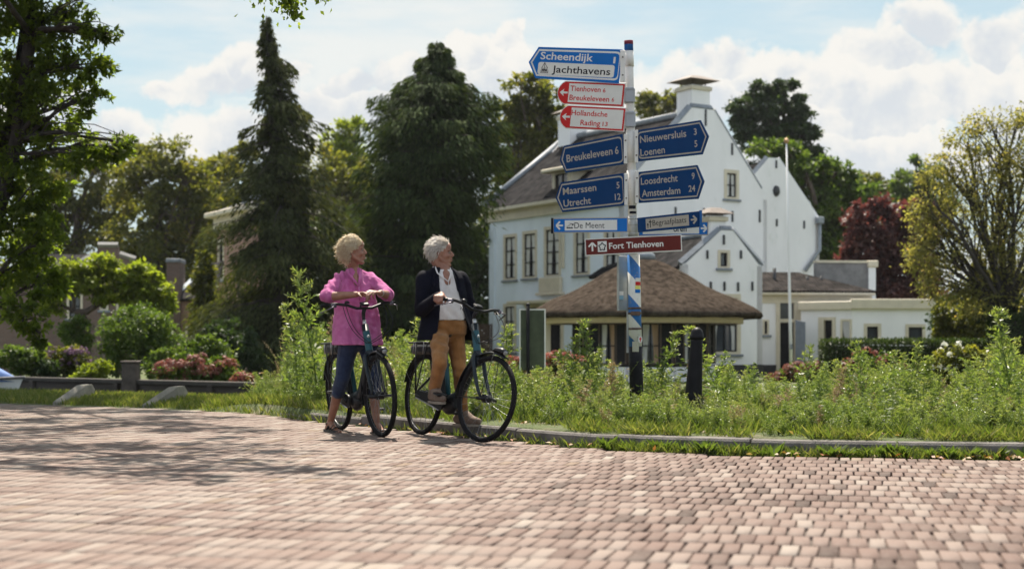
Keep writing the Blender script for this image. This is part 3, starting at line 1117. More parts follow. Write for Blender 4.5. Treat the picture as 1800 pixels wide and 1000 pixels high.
def annex():
    """low parts right of the wing: tiled link and flat roofed kitchen"""
    O = Vector((WX(1335, 48), 48, 0))
    ex = Vector((.995, .10, 0)).normalized()
    p = Plane(O, ex)
    bx = Vector((-ex.y, ex.x, 0))
    t = thing('tiled_link', p.at(1.5, GZ0, -1.5), 'low white link building with tiled lean-to roof and tall dark door', 'house')
    s1 = p.sz(1532, 500)[0]
    zt = p.sz(1430, 514)[1]
    door = p.rect(1369, 530, 1397, 660)
    w1 = p.rect(1341, 562, 1351, 588)
    mb = MB()
    mb.wall(p.O, p.ex, p.n, [(0, GZ0), (s1, GZ0), (s1, zt), (0, zt)], [door, w1], thick=.25)
    mb.build('wall', M['white_wall'], t)
    mb = MB(); p.box(mb, -.1, zt - .36, s1, zt - .1, 0, .05); p.box(mb, -.1, zt - .1, s1 + .05, zt + .04, 0, .3, bev=.03)
    mb.build('fascia', M['cream'], t)
    mb = MB(); p.box(mb, 0, GZ0 - .1, door[0] - .02, GZ0 + .32, 0, .04); mb.build('plinth', M['plinth'], t)
    mb = MB()
    p.box(mb, door[0] - .1, GZ0, door[0] + .03, door[3], -.1, .06); p.box(mb, door[2] - .03, GZ0, door[2] + .28, door[3], -.1, .06)
    p.box(mb, door[0] + .03, GZ0 + 1.75, door[2] - .03, GZ0 + 1.87, -.1, .05)
    dr = mb.build('door', M['cream'], t)
    mb = MB(); p.box(mb, door[0] + .03, GZ0, door[2] - .03, GZ0 + 1.75, -.14, -.08); mb.build('door_leaf', M['dark_paint'], dr)
    mb = MB(); p.box(mb, door[0] + .03, GZ0 + 1.87, door[2] - .03, door[3], -.14, -.08); mb.build('fanlight', M['glass'], dr)
    window(p, w1, t, 1, 1, fw=.05)
    mb = MB()
    top = p.sz(1430, 478)[1]
    roofslab(mb, p.at(-.1, zt + .05, .32), p.at(s1 + .05, zt + .05, .32), p.at(s1 - 1.9, top + .1, -2.2), p.at(-.1, top + .1, -2.2))
    rf = build_uv(mb, 'roof', M['pantile_red'], t)
    for px in (1379, 1438, 1463):
        mb = MB()
        q = p.at(p.sz(px, 495)[0], 0, -1.2)
        mb.tube([Vector((q.x, q.y, zt)), Vector((q.x, q.y, WZ(471 if px == 1379 else 485, q.y)))], .06, 8)
        mb.build('vent_pipe', M['iron'], rf)
    # fire wall behind the lean-to
    pb = Plane(p.at(0, 0, -2.4), ex)
    a, b = pb.sz(1434, 462)[0], pb.sz(1526, 460)[0]
    mb = MB()
    pb.box(mb, a, GZ0, b, pb.sz(1500, 462)[1], -.25, 0)
    fw = mb.build('fire_wall', mat('grey_render', (.20, .19, .19), .9, var=.2, scale=3, c3=(.13, .12, .12)), t)
    mb = MB(); pb.box(mb, b, GZ0, b + .26, pb.sz(1530, 464)[1], -.3, .06); mb.build('fire_wall_pier', M['white_wall'], fw)
    mb = MB(); pb.box(mb, b - .04, pb.sz(1530, 470)[1], b + .34, pb.sz(1530, 458)[1], -.35, .12, bev=.03); pb.box(mb, a, pb.sz(1500, 462)[1], b - .05, pb.sz(1500, 458)[1], -.3, .05)
    mb.build('fire_wall_coping', M['cream'], fw)

    # flat roofed kitchen with a rounded corner
    O2 = Vector((WX(1497, 46.5), 46.5, 0))
    p2 = Plane(O2, Vector((1, .03, 0)))
    t2 = thing('flat_roofed_annex', p2.at(1.5, GZ0, -1), 'low white flat roofed annex with cream parapet and rounded left corner', 'house')
    zt2 = p2.sz(1560, 527)[1]
    sr = p2.sz(1642, 540)[0]
    wA, wB = p2.rect(1519, 569, 1548, 603), p2.rect(1592, 570, 1626, 603)
    pc = Plane(p2.at(0, 0), (Vector((WX(1408, 47.6), 47.6, 0)) - p2.at(0, 0)))
    sc = pc.sz(1408, 540)[0]
    dC, wC = pc.rect(1447, 560, 1468, 655), pc.rect(1478, 561, 1497, 602)
    mb = MB()
    mb.wall(p2.O, p2.ex, p2.n, [(0, GZ0), (sr, GZ0), (sr, zt2), (0, zt2)], [wA, wB], thick=.25)
    zc = pc.sz(1450, 532)[1]
    mb.wall(pc.O, pc.ex, pc.n, [(.01, GZ0), (sc, GZ0), (sc, zc), (.01, zc)], [dC, wC], thick=.25)
    mb.wall(p2.at(sr, 0), -p2.n, p2.ex, [(0, GZ0), (3, GZ0), (3, zt2), (0, zt2)], (), thick=.2)
    mb.wall(pc.at(sc, 0), Vector((.2, 1, 0)).normalized(), Vector((-1, .2, 0)).normalized(), [(0, GZ0), (2.2, GZ0), (2.2, zc), (0, zc)], (), thick=.2)
    mb.build('wall', M['white_wall'], t2)
    mb = MB()
    p2.box(mb, -.05, zt2 - .30, sr + .08, zt2 + .03, 0, .14, bev=.02)
    pc.box(mb, -.05, zc - .24, sc + .05, zc + .04, 0, .12, bev=.02)
    mb.build('parapet', M['cream'], t2)
    mb = MB()
    A = [p2.at(0, zt2 - .06), p2.at(sr, zt2 - .06), p2.at(sr, zt2 - .06, -3), p2.at(0, zt2 - .06, -3), pc.at(sc, zt2 - .06, -1.9)]
    A2 = [A[0], A[1], A[2], A[3], A[4], pc.at(sc, zt2 - .06)]
    mb.hexa([a_ - Vector((0, 0, .1)) for a_ in A2], A2)
    mb.build('roof', M['lead'], t2)
    window(p2, wA, t2, 1, 1, fw=.09, sill=False, label='window with grey blind drawn down').children
    window(p2, wB, t2, 1, 1, fw=.09, sill=False)
    window(pc, wC, t2, 2, 3, fw=.06, sill=False)
    mb = MB()
    for (a_, b_) in ((dC[0] - .02, dC[0] + .09), (dC[2] - .04, dC[2] + .16)):
        pc.box(mb, a_, GZ0, b_, dC[3] + .05, -.08, .05)
    pc.box(mb, dC[0] + .09, dC[3] - .05, dC[2] - .04, dC[3] + .05, -.08, .045)
    dr = mb.build('door', M['cream'], t2)
    mb = MB(); pc.box(mb, dC[0] + .09, GZ0, dC[2] - .04, dC[3] - .05, -.14, -.08); mb.build('door_leaf', M['dark_paint'], dr)
    # blue-grey shed door leaning open beside the tall door
    mb = MB()
    a = W(1398, 560, 47.2); b = W(1415, 560, 46.6)
    mb.hexa([Vector((a.x, a.y, GZ0)), Vector((b.x, b.y, GZ0)), Vector((b.x, b.y, WZ(566, 47))), Vector((a.x, a.y, WZ(562, 47)))],
            [Vector((a.x + .03, a.y + .05, GZ0)), Vector((b.x + .03, b.y + .05, GZ0)), Vector((b.x + .03, b.y + .05, WZ(566, 47))), Vector((a.x + .03, a.y + .05, WZ(562, 47)))])
    mb.build('side_door', mat('blue_grey_door', (.18, .21, .26), .5), t2)
annex()

M['brown_frame'] = mat('brown_window_frame', (.07, .045, .03), .6, var=.2)
def pavilion():
    c = Vector((WX(1132, 40.5), 40.5, GZ0))
    t = thing('thatched_pavilion', c, 'round garden pavilion with a low thatched roof and dark shuttered windows', 'pavilion')
    th = mat('old_reed_thatch', (.052, .041, .033), 1.0, var=.5, scale=6.5, bump=1.0, bscale=38, c3=(.022, .018, .015), stretch=(1, 1, .5), spec=.0)
    k = 3.32
    ze, za = WZ(551, 40.5), WZ(449, 40.5)
    prof = []
    for i in range(15):
        f = i / 14
        r = k * (1 - f)
        z = ze + (za - ze) * min(f, 1 - .5 * (1 - f) ** 1.0 * (1 if f > .9 else 0) if f > .9 else f) + .05 * math.sin(math.pi * min(1, f * 3)) + .07 * math.sin(math.pi * max(0, f - .5) * 2)
        prof.append((max(r, .06), z - c.z))
    prof = [(k - .5, ze - c.z - .02), (k - .05, ze - c.z - .16), (k + .03, ze - c.z - .08)] + prof
    mb = MB().lathe(prof, c, n=72)
    for v in mb.v:
        d = Vector((v.x - c.x, v.y - c.y, 0))
        if d.length > .3:
            v.z += .03 * noise.noise(v * 2.3) + .018 * noise.noise(v * 9)
            dn = d.normalized() * (.05 * noise.noise(v * 3.1))
            v.x += dn.x; v.y += dn.y
    # flattened plan: wider than deep
    mb.build('thatch_roof', th, t)
    mb = MB().lathe([(.34, 0), (.30, .16), (.12, .25), (.03, .27)], (c.x, c.y, za - .12), n=16)
    mb.build('roof_cap', M['lead'], t)
    zf = ze - .17
    nseg = 10
    rw = 2.0
    mb = MB()
    mb2 = MB()
    pts = []
    for i in range(nseg):
        a0 = 2 * math.pi * i / nseg + R(90 + 18)
        pts.append(Vector((c.x + rw * math.cos(a0), c.y + rw * math.sin(a0), 0)))
    beam, low = MB(), MB()
    for i in range(nseg):
        A, B = pts[i], pts[(i + 1) % nseg]
        ex = (B - A).normalized()
        n = Vector((ex.y, -ex.x, 0))
        L = (B - A).length
        Mx = Matrix((ex, n, Vector((0, 0, 1)))).transposed()
        mid = (A + B) / 2
        low.box(mid + Vector((0, 0, (GZ0 - .1 + .2) / 2 - .05)), (L - .02, .2, .55), Mx)
        if mid.y > c.y + 1.2:
            low.box(mid + Vector((0, 0, .75)), (L - .02, .18, 1.3), Mx)
            continue
        # each bay: two shutters and a glazed pair with curtains
        z0, z1 = .22, zf - .13
        mbw = MB()
        for s in (-L / 2 + .03, L / 2 - .03, -L * .22, L * .22):
            mbw.box(mid + ex * s + Vector((0, 0, (z0 + z1) / 2)), (.05, .1, z1 - z0), Mx)
        for zz in (z0 + .02, z1 - .02):
            mbw.box(mid + Vector((0, 0, zz)), (L - .06, .09, .04), Mx)
        w = mbw.build('window', M['brown_frame'], t)
        for sg in (-1, 1):
            mbw = MB(); mbw.box(mid + ex * sg * (L * .36) + n * .02 + Vector((0, 0, (z0 + z1) / 2)), (L * .26, .05, z1 - z0 - .01), Mx)
            mbw.build('shutter', M['dark_paint'], w)
        mbw = MB()
        for s in (-L * .19, 0, L * .19):
            mbw.box(mid + ex * s + n * .01 + Vector((0, 0, (z0 + z1) / 2)), (.04, .05, z1 - z0 - .02), Mx)
        for f in (0, .45, 1):
            mbw.box(mid + n * .01 + Vector((0, 0, z0 + .02 + (z1 - z0 - .04) * f)), (L * .40, .044, .03), Mx)
        mbw.build('sash', M['dark_paint'], w)
        mbw = MB().box(mid - n * .03 + Vector((0, 0, (z0 + z1) / 2)), (L * .42, .02, z1 - z0 - .02), Mx)
        mbw.build('pane', M['glass'], w)
        for sg in (-1, 1):
            mbw = MB()
            vs, fs = [], []
            for kx in range(9):
                f = kx / 8
                wd_ = L * .16 * (1 - .35 * math.sin(f * math.pi / 2))
                for j in range(6):
                    vs.append(mid + ex * (sg * (L * .18 - wd_ * j / 5)) + n * (-.012 + .008 * math.sin(j * 3)) + Vector((0, 0, z1 - .03 + (z0 - z1 + .06) * f)))
            for kx in range(8):
                for j in range(5):
                    fs.append((kx * 6 + j, kx * 6 + j + 1, kx * 6 + 7 + j, kx * 6 + 6 + j))
            mbw.add(vs, fs, 0, True)
            mbw.build('curtain', M['curtain' if sg < 0 else 'curtain_tan'], w)
    beam.lathe([(2.70, zf - .13 - c.z), (2.80, zf - .13 - c.z), (2.80, zf + .13 - c.z), (2.70, zf + .13 - c.z), (2.70, zf - .13 - c.z)], c, n=48)
    beam.lathe([(.05, zf + .09 - c.z), (2.70, zf + .09 - c.z), (2.70, zf + .12 - c.z), (.05, zf + .12 - c.z)], c, n=48)
    for a_ in (62, 118, 180):
        q = c + Vector((2.72 * math.cos(R(a_)), 2.72 * math.sin(R(a_)), 0))
        pb = MB(); pb.box((q.x, q.y, (zf - .14 + GZ0) / 2), (.13, .13, zf - .14 - GZ0), bev=.01); pb.build('post', M['cream'], t)
    beam.build('eave_beam', mat('cream_eave_beam', (.66, .53, .42), .6, var=.05), t)
    low.build('wall', M['white_wall'], t)
pavilion()

def flagpole():
    b = Vector((WX(1391, 44), 44, GZ0)); tp = W(1382.5, 252, 44)
    t = thing('flagpole', b, 'tall thin white flagpole with a gold ball in front of the white house', 'flagpole')
    MB().tube([b, b.lerp(tp, .25), b.lerp(tp, .6), tp], [.055, .048, .036, .022], 10).build('pole', M['white_wall'], t)
    MB().ell(tp + Vector((0, 0, .07)), .085).build('finial_ball', mat('brass_ball', (.45, .26, .14), .35, metal=.4), t)
    MB().box(b.lerp(tp, .13) + Vector((0, -.09, 0)), (.06, .09, .16)).build('cleat', M['zinc'], t)
flagpole()

def left_houses():
    # tall brick villa with white cornice, half behind the tall conifer
    p = Plane(Vector((WX(381, 62), 62, 0)), Vector((.52, -.85, 0)))
    t = thing('brick_villa', p.at(2.5, GZ0, -2), 'tall brick villa with cream cornice partly hidden behind the tall conifer', 'house')
    zt = p.sz(381, 384)[1]
    w = p.rect(384, 420, 394, 492)
    L = 4.2
    mb = MB(); mb.wall(p.O, p.ex, p.n, [(0, GZ0), (L, GZ0), (L, zt), (0, zt)], [w], thick=.3)
    side = Vector((.85, .52, 0))
    mb.wall(p.O, side, -p.ex, [(0, GZ0), (4, GZ0), (4, zt), (0, zt)], (), thick=.3)
    mb.build('wall', M['brick_red'], t)
    mb = MB(); p.box(mb, -.15, zt - .55, L, zt, 0, .1); p.box(mb, -.4, zt, L, zt + .22, -4, .45, bev=.04)
    mb.build('cornice', mat('stone_cornice', (.62, .54, .43), .7, var=.1), t)
    mb = MB(); a = [p.at(-.2, zt + .22, .3), p.at(L, zt + .22, .3), p.at(L, zt + .22, -4), p.at(-.2, zt + .22, -4)]
    b = [p.at(1.3, zt + .8, -1.2), p.at(L, zt + .8, -1.2), p.at(L, zt + .8, -3), p.at(1.3, zt + .8, -3)]
    mb.hexa(a, b); mb.build('roof', mat('dark_slate', (.045, .045, .05), .7, var=.2), t)
    r_ = p.rect(405, 325, 424, 362)
    mb = MB(); p.box(mb, r_[0], r_[1], r_[2], r_[3], -2, -.62); d_ = mb.build('dormer', M['zinc'], t)
    sp = Plane(p.at(0, 0, -.49), p.ex)
    window(sp, (r_[0] + .1, r_[1] + .15, r_[2] - .1, r_[3] - .1), d_, 2, 1, fw=.08, frame='zinc', sill=False)
    window(p, w, t, 1, 3, fw=.1)
    # low brick cottage with a chimney and slate roof
    p = Plane(Vector((WX(300, 54), 54, 0)), Vector((1, .05, 0)))
    t = thing('brick_cottage', p.at(1, GZ0, -1), 'low red brick cottage with steep tiled roof beside a square chimney', 'house')
    s1, ze = p.sz(378, 525)
    mb = MB(); mb.wall(p.O, p.ex, p.n, [(.1, GZ0), (s1, GZ0), (s1, ze), (.1, ze)], (), thick=.3)
    mb.build('wall', M['brick_red'], t)
    mb = MB()
    roofslab(mb, p.at(.1, ze, .15), p.at(s1, ze, .15), p.at(s1, p.sz(378, 452)[1], -2.2), p.at(1.1, p.sz(345, 458)[1], -2.2))
    rf = build_uv(mb, 'roof', mat('grey_slate', (.10, .10, .10), .6, var=.3), t) if False else build_uv(mb, 'roof', M['pantile'], t)
    mb = MB(); mb.tube([p.at(.1, ze + .02, .17), p.at(1.1, p.sz(345, 457)[1], -2.2)], .09, 4, smooth=False); mb.build('verge', M['white_shade_blue'], rf)
    mb = MB(); p.box(mb, p.sz(295, 500)[0], GZ0, p.sz(318, 500)[0], p.sz(306, 462)[1], -.9, .25); ch = mb.build('chimney', M['brick_dark'], t)
    mb = MB(); p.box(mb, p.sz(294, 500)[0], p.sz(306, 462)[1], p.sz(319, 500)[0], p.sz(306, 455)[1], -.95, .3, bev=.02); mb.build('chimney_band', M['lead'], ch)
    # gate / white stairs below the cottage
    mb = MB(); p.box(mb, p.sz(330, 600)[0], p.sz(330, 640)[1], p.sz(372, 600)[0], p.sz(330, 573)[1], .2, .5); mb.build('porch', M['cream'], t)
    # dark brick house behind the spreading tree
    p = Plane(Vector((WX(70, 50), 50, 0)), Vector((1, .12, 0)))
    t = thing('dark_brick_house', p.at(2, GZ0, -2), 'dark brick house with stepped gable top behind the bright green tree', 'house')
    s1 = p.sz(238, 560)[0]
    ze = p.sz(150, 500)[1]
    hs = [p.rect(118, 515, 145, 560), p.rect(176, 505, 190, 545), p.rect(205, 515, 222, 560)]
    sm, zp = p.sz(190, 432)
    mb = MB(); mb.wall(p.O, p.ex, p.n, [(-1.5, GZ0), (s1, GZ0), (s1, ze), (sm + .9, p.sz(190, 462)[1]), (sm + .9, p.sz(190, 455)[1]), (sm + .35, p.sz(190, 447)[1]), (sm + .35, zp), (sm - .35, zp), (sm - .35, p.sz(190, 447)[1]), (sm - .9, p.sz(190, 462)[1]), (-1.5, ze - .2)], hs, thick=.3)
    mb.build('wall', M['brick_dark'], t)
    mb = MB()
    for a, b in (((sm + .35, zp + .03), (sm - .35, zp + .03)), ((sm + .4, p.sz(190, 446)[1]), (sm + .95, p.sz(190, 455)[1])), ((sm - .4, p.sz(190, 446)[1]), (sm - 1.0, p.sz(190, 462)[1]))):
        mb.tube([p.at(*a, .02), p.at(*b, .02)], .1, 4, smooth=False)
    mb.build('coping', mat('pale_coping', (.26, .25, .24), .8), t)
    for h in hs:
        window(p, h, t, 2, 2, fw=.07, frame='cream')
    mb = MB()
    roofslab(mb, p.at(-1.5, ze - .2, -.3), p.at(s1, ze, -.3), p.at(s1 - 1.2, ze + 1.3, -4), p.at(-.5, ze + 1.3, -4))
    build_uv(mb, 'roof', M['pantile'], t)
left_houses()

# brown garden fence left of the white house
mb = MB()
a, b = W(820, 600, 54), W(866, 600, 55)
n = 12
for i in range(n):
    q = a.lerp(b, (i + .5) / n)
    mb.box((q.x, q.y, WZ(608, q.y) + random.uniform(-.01, .01)), ((b.x - a.x) / n - .012, .03, 1.7))
o = mb.build('garden_fence', mat('brown_fence_board', (.075, .042, .032), .8, var=.25), loc=(a.x, a.y, GZ0))
tag(o, 'dark brown board fence between the conifers and the white house', 'fence')

def boat():
    d = 30.0
    c = W(-10, 680, d)
    t = thing('motor_boat', (c.x, c.y, -.36), 'small white motor boat with a blue cover moored at the far bank', 'boat')
    L, mb = 5.2, MB()
    xb = WX(42, d)
    def hull(f, z):
        w = .95 * (1 - f ** 2.6) if f > 0 else .95
        return w * (.82 + .18 * z)
    secs, k = [], 9
    for i in range(15):
        f = i / 14
        x = xb - L * (1 - f)
        row = []
        for j in range(k):
            g = -1 + 2 * j / (k - 1)
            w = hull(f, 1) + .02
            zz = -.5 + .50 * abs(g) ** .6 + .10 * f * f * abs(g)
            row.append(Vector((x - .18 * (1 - abs(g)) * f, c.y + g * w, zz)))
        secs.append(row)
    vs = [v for r_ in secs for v in r_]
    fs = [(i * k + j, (i + 1) * k + j, (i + 1) * k + j + 1, i * k + j + 1) for i in range(14) for j in range(k - 1)]
    fs.append(list(range(k)))
    for i in range(14):
        fs.append((i * k, i * k + k - 1, (i + 1) * k + k - 1, (i + 1) * k))
    mb.add(vs, fs, 0, True)
    mb.build('hull', mat('white_gelcoat', (.72, .72, .73), .25, var=.04, coat=.3), t)
    mb = MB()
    for sg in (-1, 1):
        mb.tube([Vector((s[0].x, c.y + sg * (abs(s[0].y - c.y) + .01), s[0].z - .02)) for s in secs], .035, 6)
    mb.build('rubbing_strake', mat('grey_rubber', (.12, .12, .13), .6), t)
    mb = MB()
    vs, fs = [], []
    for i in range(10):
        f = i / 9
        x = xb - 3.9 + 3.72 * f
        h = .10 + .50 * (1 - f) ** .35
        for j in range(9):
            g = -1 + j / 4
            vs.append(Vector((x, c.y + g * .86 * (1 - .93 * f ** 2.6), -.01 + h * (1 - abs(g) ** 2.2))))
    for i in range(9):
        for j in range(8):
            fs.append((i * 9 + j, (i + 1) * 9 + j, (i + 1) * 9 + j + 1, i * 9 + j + 1))
    mb.add(vs, fs, 0, True)
    mb.build('cover', mat('blue_boat_cover', (.05, .13, .36), .7, var=.2, scale=4), t)
boat()
# ================================================================ TREES AND SHRUBS
LM = {
 'oak':    leafmat('oak_leaf', [(.04, .058, .013), (.072, .105, .022), (.11, .145, .032), (.16, .185, .05)], .68, tcol=(2.0, 2.0, .55)),
 'olive':  leafmat('olive_leaf', [(.04, .052, .014), (.08, .095, .025), (.13, .138, .038), (.20, .17, .05)], .6, tcol=(1.7, 1.6, .5)),
 'mid':    leafmat('mid_green_leaf', [(.035, .06, .014), (.068, .11, .024), (.105, .15, .034), (.15, .18, .05)], .5),
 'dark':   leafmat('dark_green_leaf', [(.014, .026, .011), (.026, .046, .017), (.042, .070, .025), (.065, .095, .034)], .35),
 'lime':   leafmat('lime_leaf', [(.09, .12, .016), (.14, .18, .026), (.20, .23, .04), (.25, .26, .06)], .6),
 'red':    leafmat('copper_beech_leaf', [(.05, .026, .027), (.095, .046, .044), (.14, .072, .062), (.20, .115, .09)], .4, tcol=(1.6, .7, .6)),
 'autumn': leafmat('autumn_leaf', [(.12, .125, .04), (.175, .18, .06), (.24, .235, .085), (.27, .20, .08)], .65, tcol=(1.5, 1.4, .7)),
 'conif':  leafmat('conifer_spray', [(.020, .030, .013), (.036, .054, .021), (.058, .084, .030), (.095, .12, .044)], .3, .85, tcol=(1.5, 1.5, .5), spec=.08),
 'conif2': leafmat('grey_conifer_spray', [(.026, .032, .016), (.046, .056, .023), (.074, .086, .034), (.12, .12, .046)], .3, .85, tcol=(1.5, 1.5, .5), spec=.08),
 'hedge':  leafmat('hedge_leaf', [(.018, .032, .009), (.034, .056, .014), (.062, .088, .022)], .35),
}

def clump_leaves(blobs, nleaf, size, rng, sub=26, droop=.25, shell=.55, subr=.30, flat=.75):
    """leaves in clusters spread through the ellipsoids; blobs = (cx,cy,cz, rx,ry,rz)"""
    Cs, Ds, Ns, Ls, Rn = [], [], [], [], []
    vol = np.array([b[3] * b[5] for b in blobs])
    share = vol / vol.sum()
    for b, sh in zip(blobs, share):
        n = max(20, int(nleaf * sh))
        k = max(6, int(sub * math.sqrt(sh * len(blobs))))
        u = randdir(k, rng)
        rad = shell + (1 - shell) * rng.random(k) ** .5
        rad *= np.where(rng.random(k) < .22, rng.random(k), 1)
        sc = np.array(b[:3]) + u * rad[:, None] * np.array(b[3:6])
        tone = rng.normal(0, .12, k) 
        w = rng.random(k) + .35
        idx = rng.choice(k, n, p=w / w.sum())
        mean = (b[3] + b[5]) / 2
        r = subr * mean * (.6 + .8 * rng.random(k))
        off = rng.normal(size=(n, 3)) * .55
        off[:, 2] *= flat
        c = sc[idx] + off * r[idx][:, None]
        out = unit(c - np.array(b[:3]))
        d = unit(out * .6 + rng.normal(size=(n, 3)) * .8 + np.array([0, 0, -droop]))
        nn = unit(rng.normal(size=(n, 3)) + np.array([0, 0, .9]) + out * .4)
        Cs.append(c); Ds.append(d); Ns.append(nn)
        Ls.append(size * (.6 + .8 * rng.random(n)))
        Rn.append(np.clip(.42 + tone[idx] + rng.normal(0, .17, n), 0, 1))
    return map(np.concatenate, (Cs, Ds, Ns, Ls, Rn))

def px_blobs(cl, d, depth=1.0, rng=None):
    out = []
    for c in cl:
        px, py, rx, ry = c[:4]
        dd = d + (c[4] if len(c) > 4 else 0)
        p = W(px, py, dd)
        s = dd / F
        out.append((p.x, p.y, p.z, rx * s, (rx + ry) * .5 * s * depth, ry * s))
    return out

def limb(mb, a, b, r0, r1, n=6, wig=.08, k=7):
    a, b = Vector(a), Vector(b)
    L = (b - a).length
    pts, rs = [], []
    j = Vector((random.gauss(0, 1), random.gauss(0, 1), random.gauss(0, .4))) * L * wig
    for i in range(k):
        f = i / (k - 1)
        p = a.lerp(b, f) + j * math.sin(f * math.pi) + Vector((random.gauss(0, 1), random.gauss(0, 1), random.gauss(0, 1))) * L * wig * .14 * (0 < i < k - 1)
        p.z += L * .10 * math.sin(f * math.pi)
        pts.append(p); rs.append(r0 + (r1 - r0) * f ** .8)
    mb.tube(pts, rs, n)
    return pts

def tree(name, label, d, base, cl, nleaf, size, lm, trunk_r=.25, bark='bark', group=None, cat='tree', sub=26, seed=1, fork=.45, twigs=3, wd=.55, subr=.30, shell=.55, flat=.75, trunkpts=None, depth=1.0, loc=None, hang=()):
    rng = np.random.default_rng(seed)
    random.seed(seed)
    b0 = Vector(loc) if loc is not None else W(base, 640, d)
    z0 = gz(b0.x, b0.y)
    b0 = Vector((b0.x, b0.y, z0))
    blobs = px_blobs(cl, d, depth)
    t = thing(name, b0, label, cat, group)
    cen = np.average(np.array([b[:3] for b in blobs]), axis=0, weights=[b[3] * b[5] for b in blobs])
    low = min(b[2] - b[5] for b in blobs)
    mb = MB()
    if trunkpts:
        tp = [b0 - Vector((0, 0, .3))] + [Vector(p) for p in trunkpts]
    else:
        f = Vector((cen[0] * .7 + b0.x * .3, cen[1] * .7 + b0.y * .3, low + (cen[2] - low) * fork + .1))
        f.z = max(f.z, z0 + .4)
        tp = [b0 - Vector((0, 0, .3)), b0.lerp(f, .15), b0.lerp(f, .5) + Vector((random.gauss(0, .05), 0, 0)) * (f.z - z0), f]
    k = len(tp)
    mb.tube(tp, [trunk_r * (1.25 if i == 0 else 1.0 - .5 * i / (k - 1)) for i in range(k)], 10)
    tips = []
    for b in blobs:
        c = Vector(b[:3])
        st = min(tp[1:], key=lambda q: (q - c).length + max(0, q.z - c.z) * 2)
        pts = limb(mb, st, c, trunk_r * .42, trunk_r * .12)
        for _ in range(twigs):
            u = Vector(rng.normal(size=3)).normalized()
            e = c + Vector((u.x * b[3], u.y * b[4], abs(u.z) * b[5] * (1 if rng.random() < .75 else -1))) * .9
            limb(mb, pts[rng.integers(2, 6)], e, trunk_r * .16, trunk_r * .03, 5, .1, 5)
    for (src, lst) in hang:
        for (px, py, dd, n, sp) in lst:
            limb(mb, W(*src), W(px, py, dd), .014, .005, 5, .05, 6)
    mb.build('trunk', M[bark], t)
    C, D, Nn, L, Rn = clump_leaves(blobs, nleaf, size, rng, sub, subr=subr, shell=shell, flat=flat)
    for (src, lst) in hang:
        for (px, py, dd, n, sp) in lst:
            C = np.concatenate([C, np.array(W(px, py, dd)) + rng.normal(size=(n, 3)) * sp])
            D = np.concatenate([D, unit(rng.normal(size=(n, 3)) * .7 + np.array([0, 0, -.7]))])
            Nn = np.concatenate([Nn, randdir(n, rng)]); L = np.concatenate([L, size * .8 * (.6 + .7 * rng.random(n))])
            Rn = np.concatenate([Rn, np.clip(rng.normal(.5, .2, n), 0, 1)])
    ok = C[:, 2] > z0 + .02
    C, D, Nn, L, Rn = C[ok], D[ok], Nn[ok], L[ok], Rn[ok]
    V, Q = leafquads(C, D, Nn, L, L * wd)
    mesh_np('crown', V, Q, Rn, LM[lm], t)
    return t

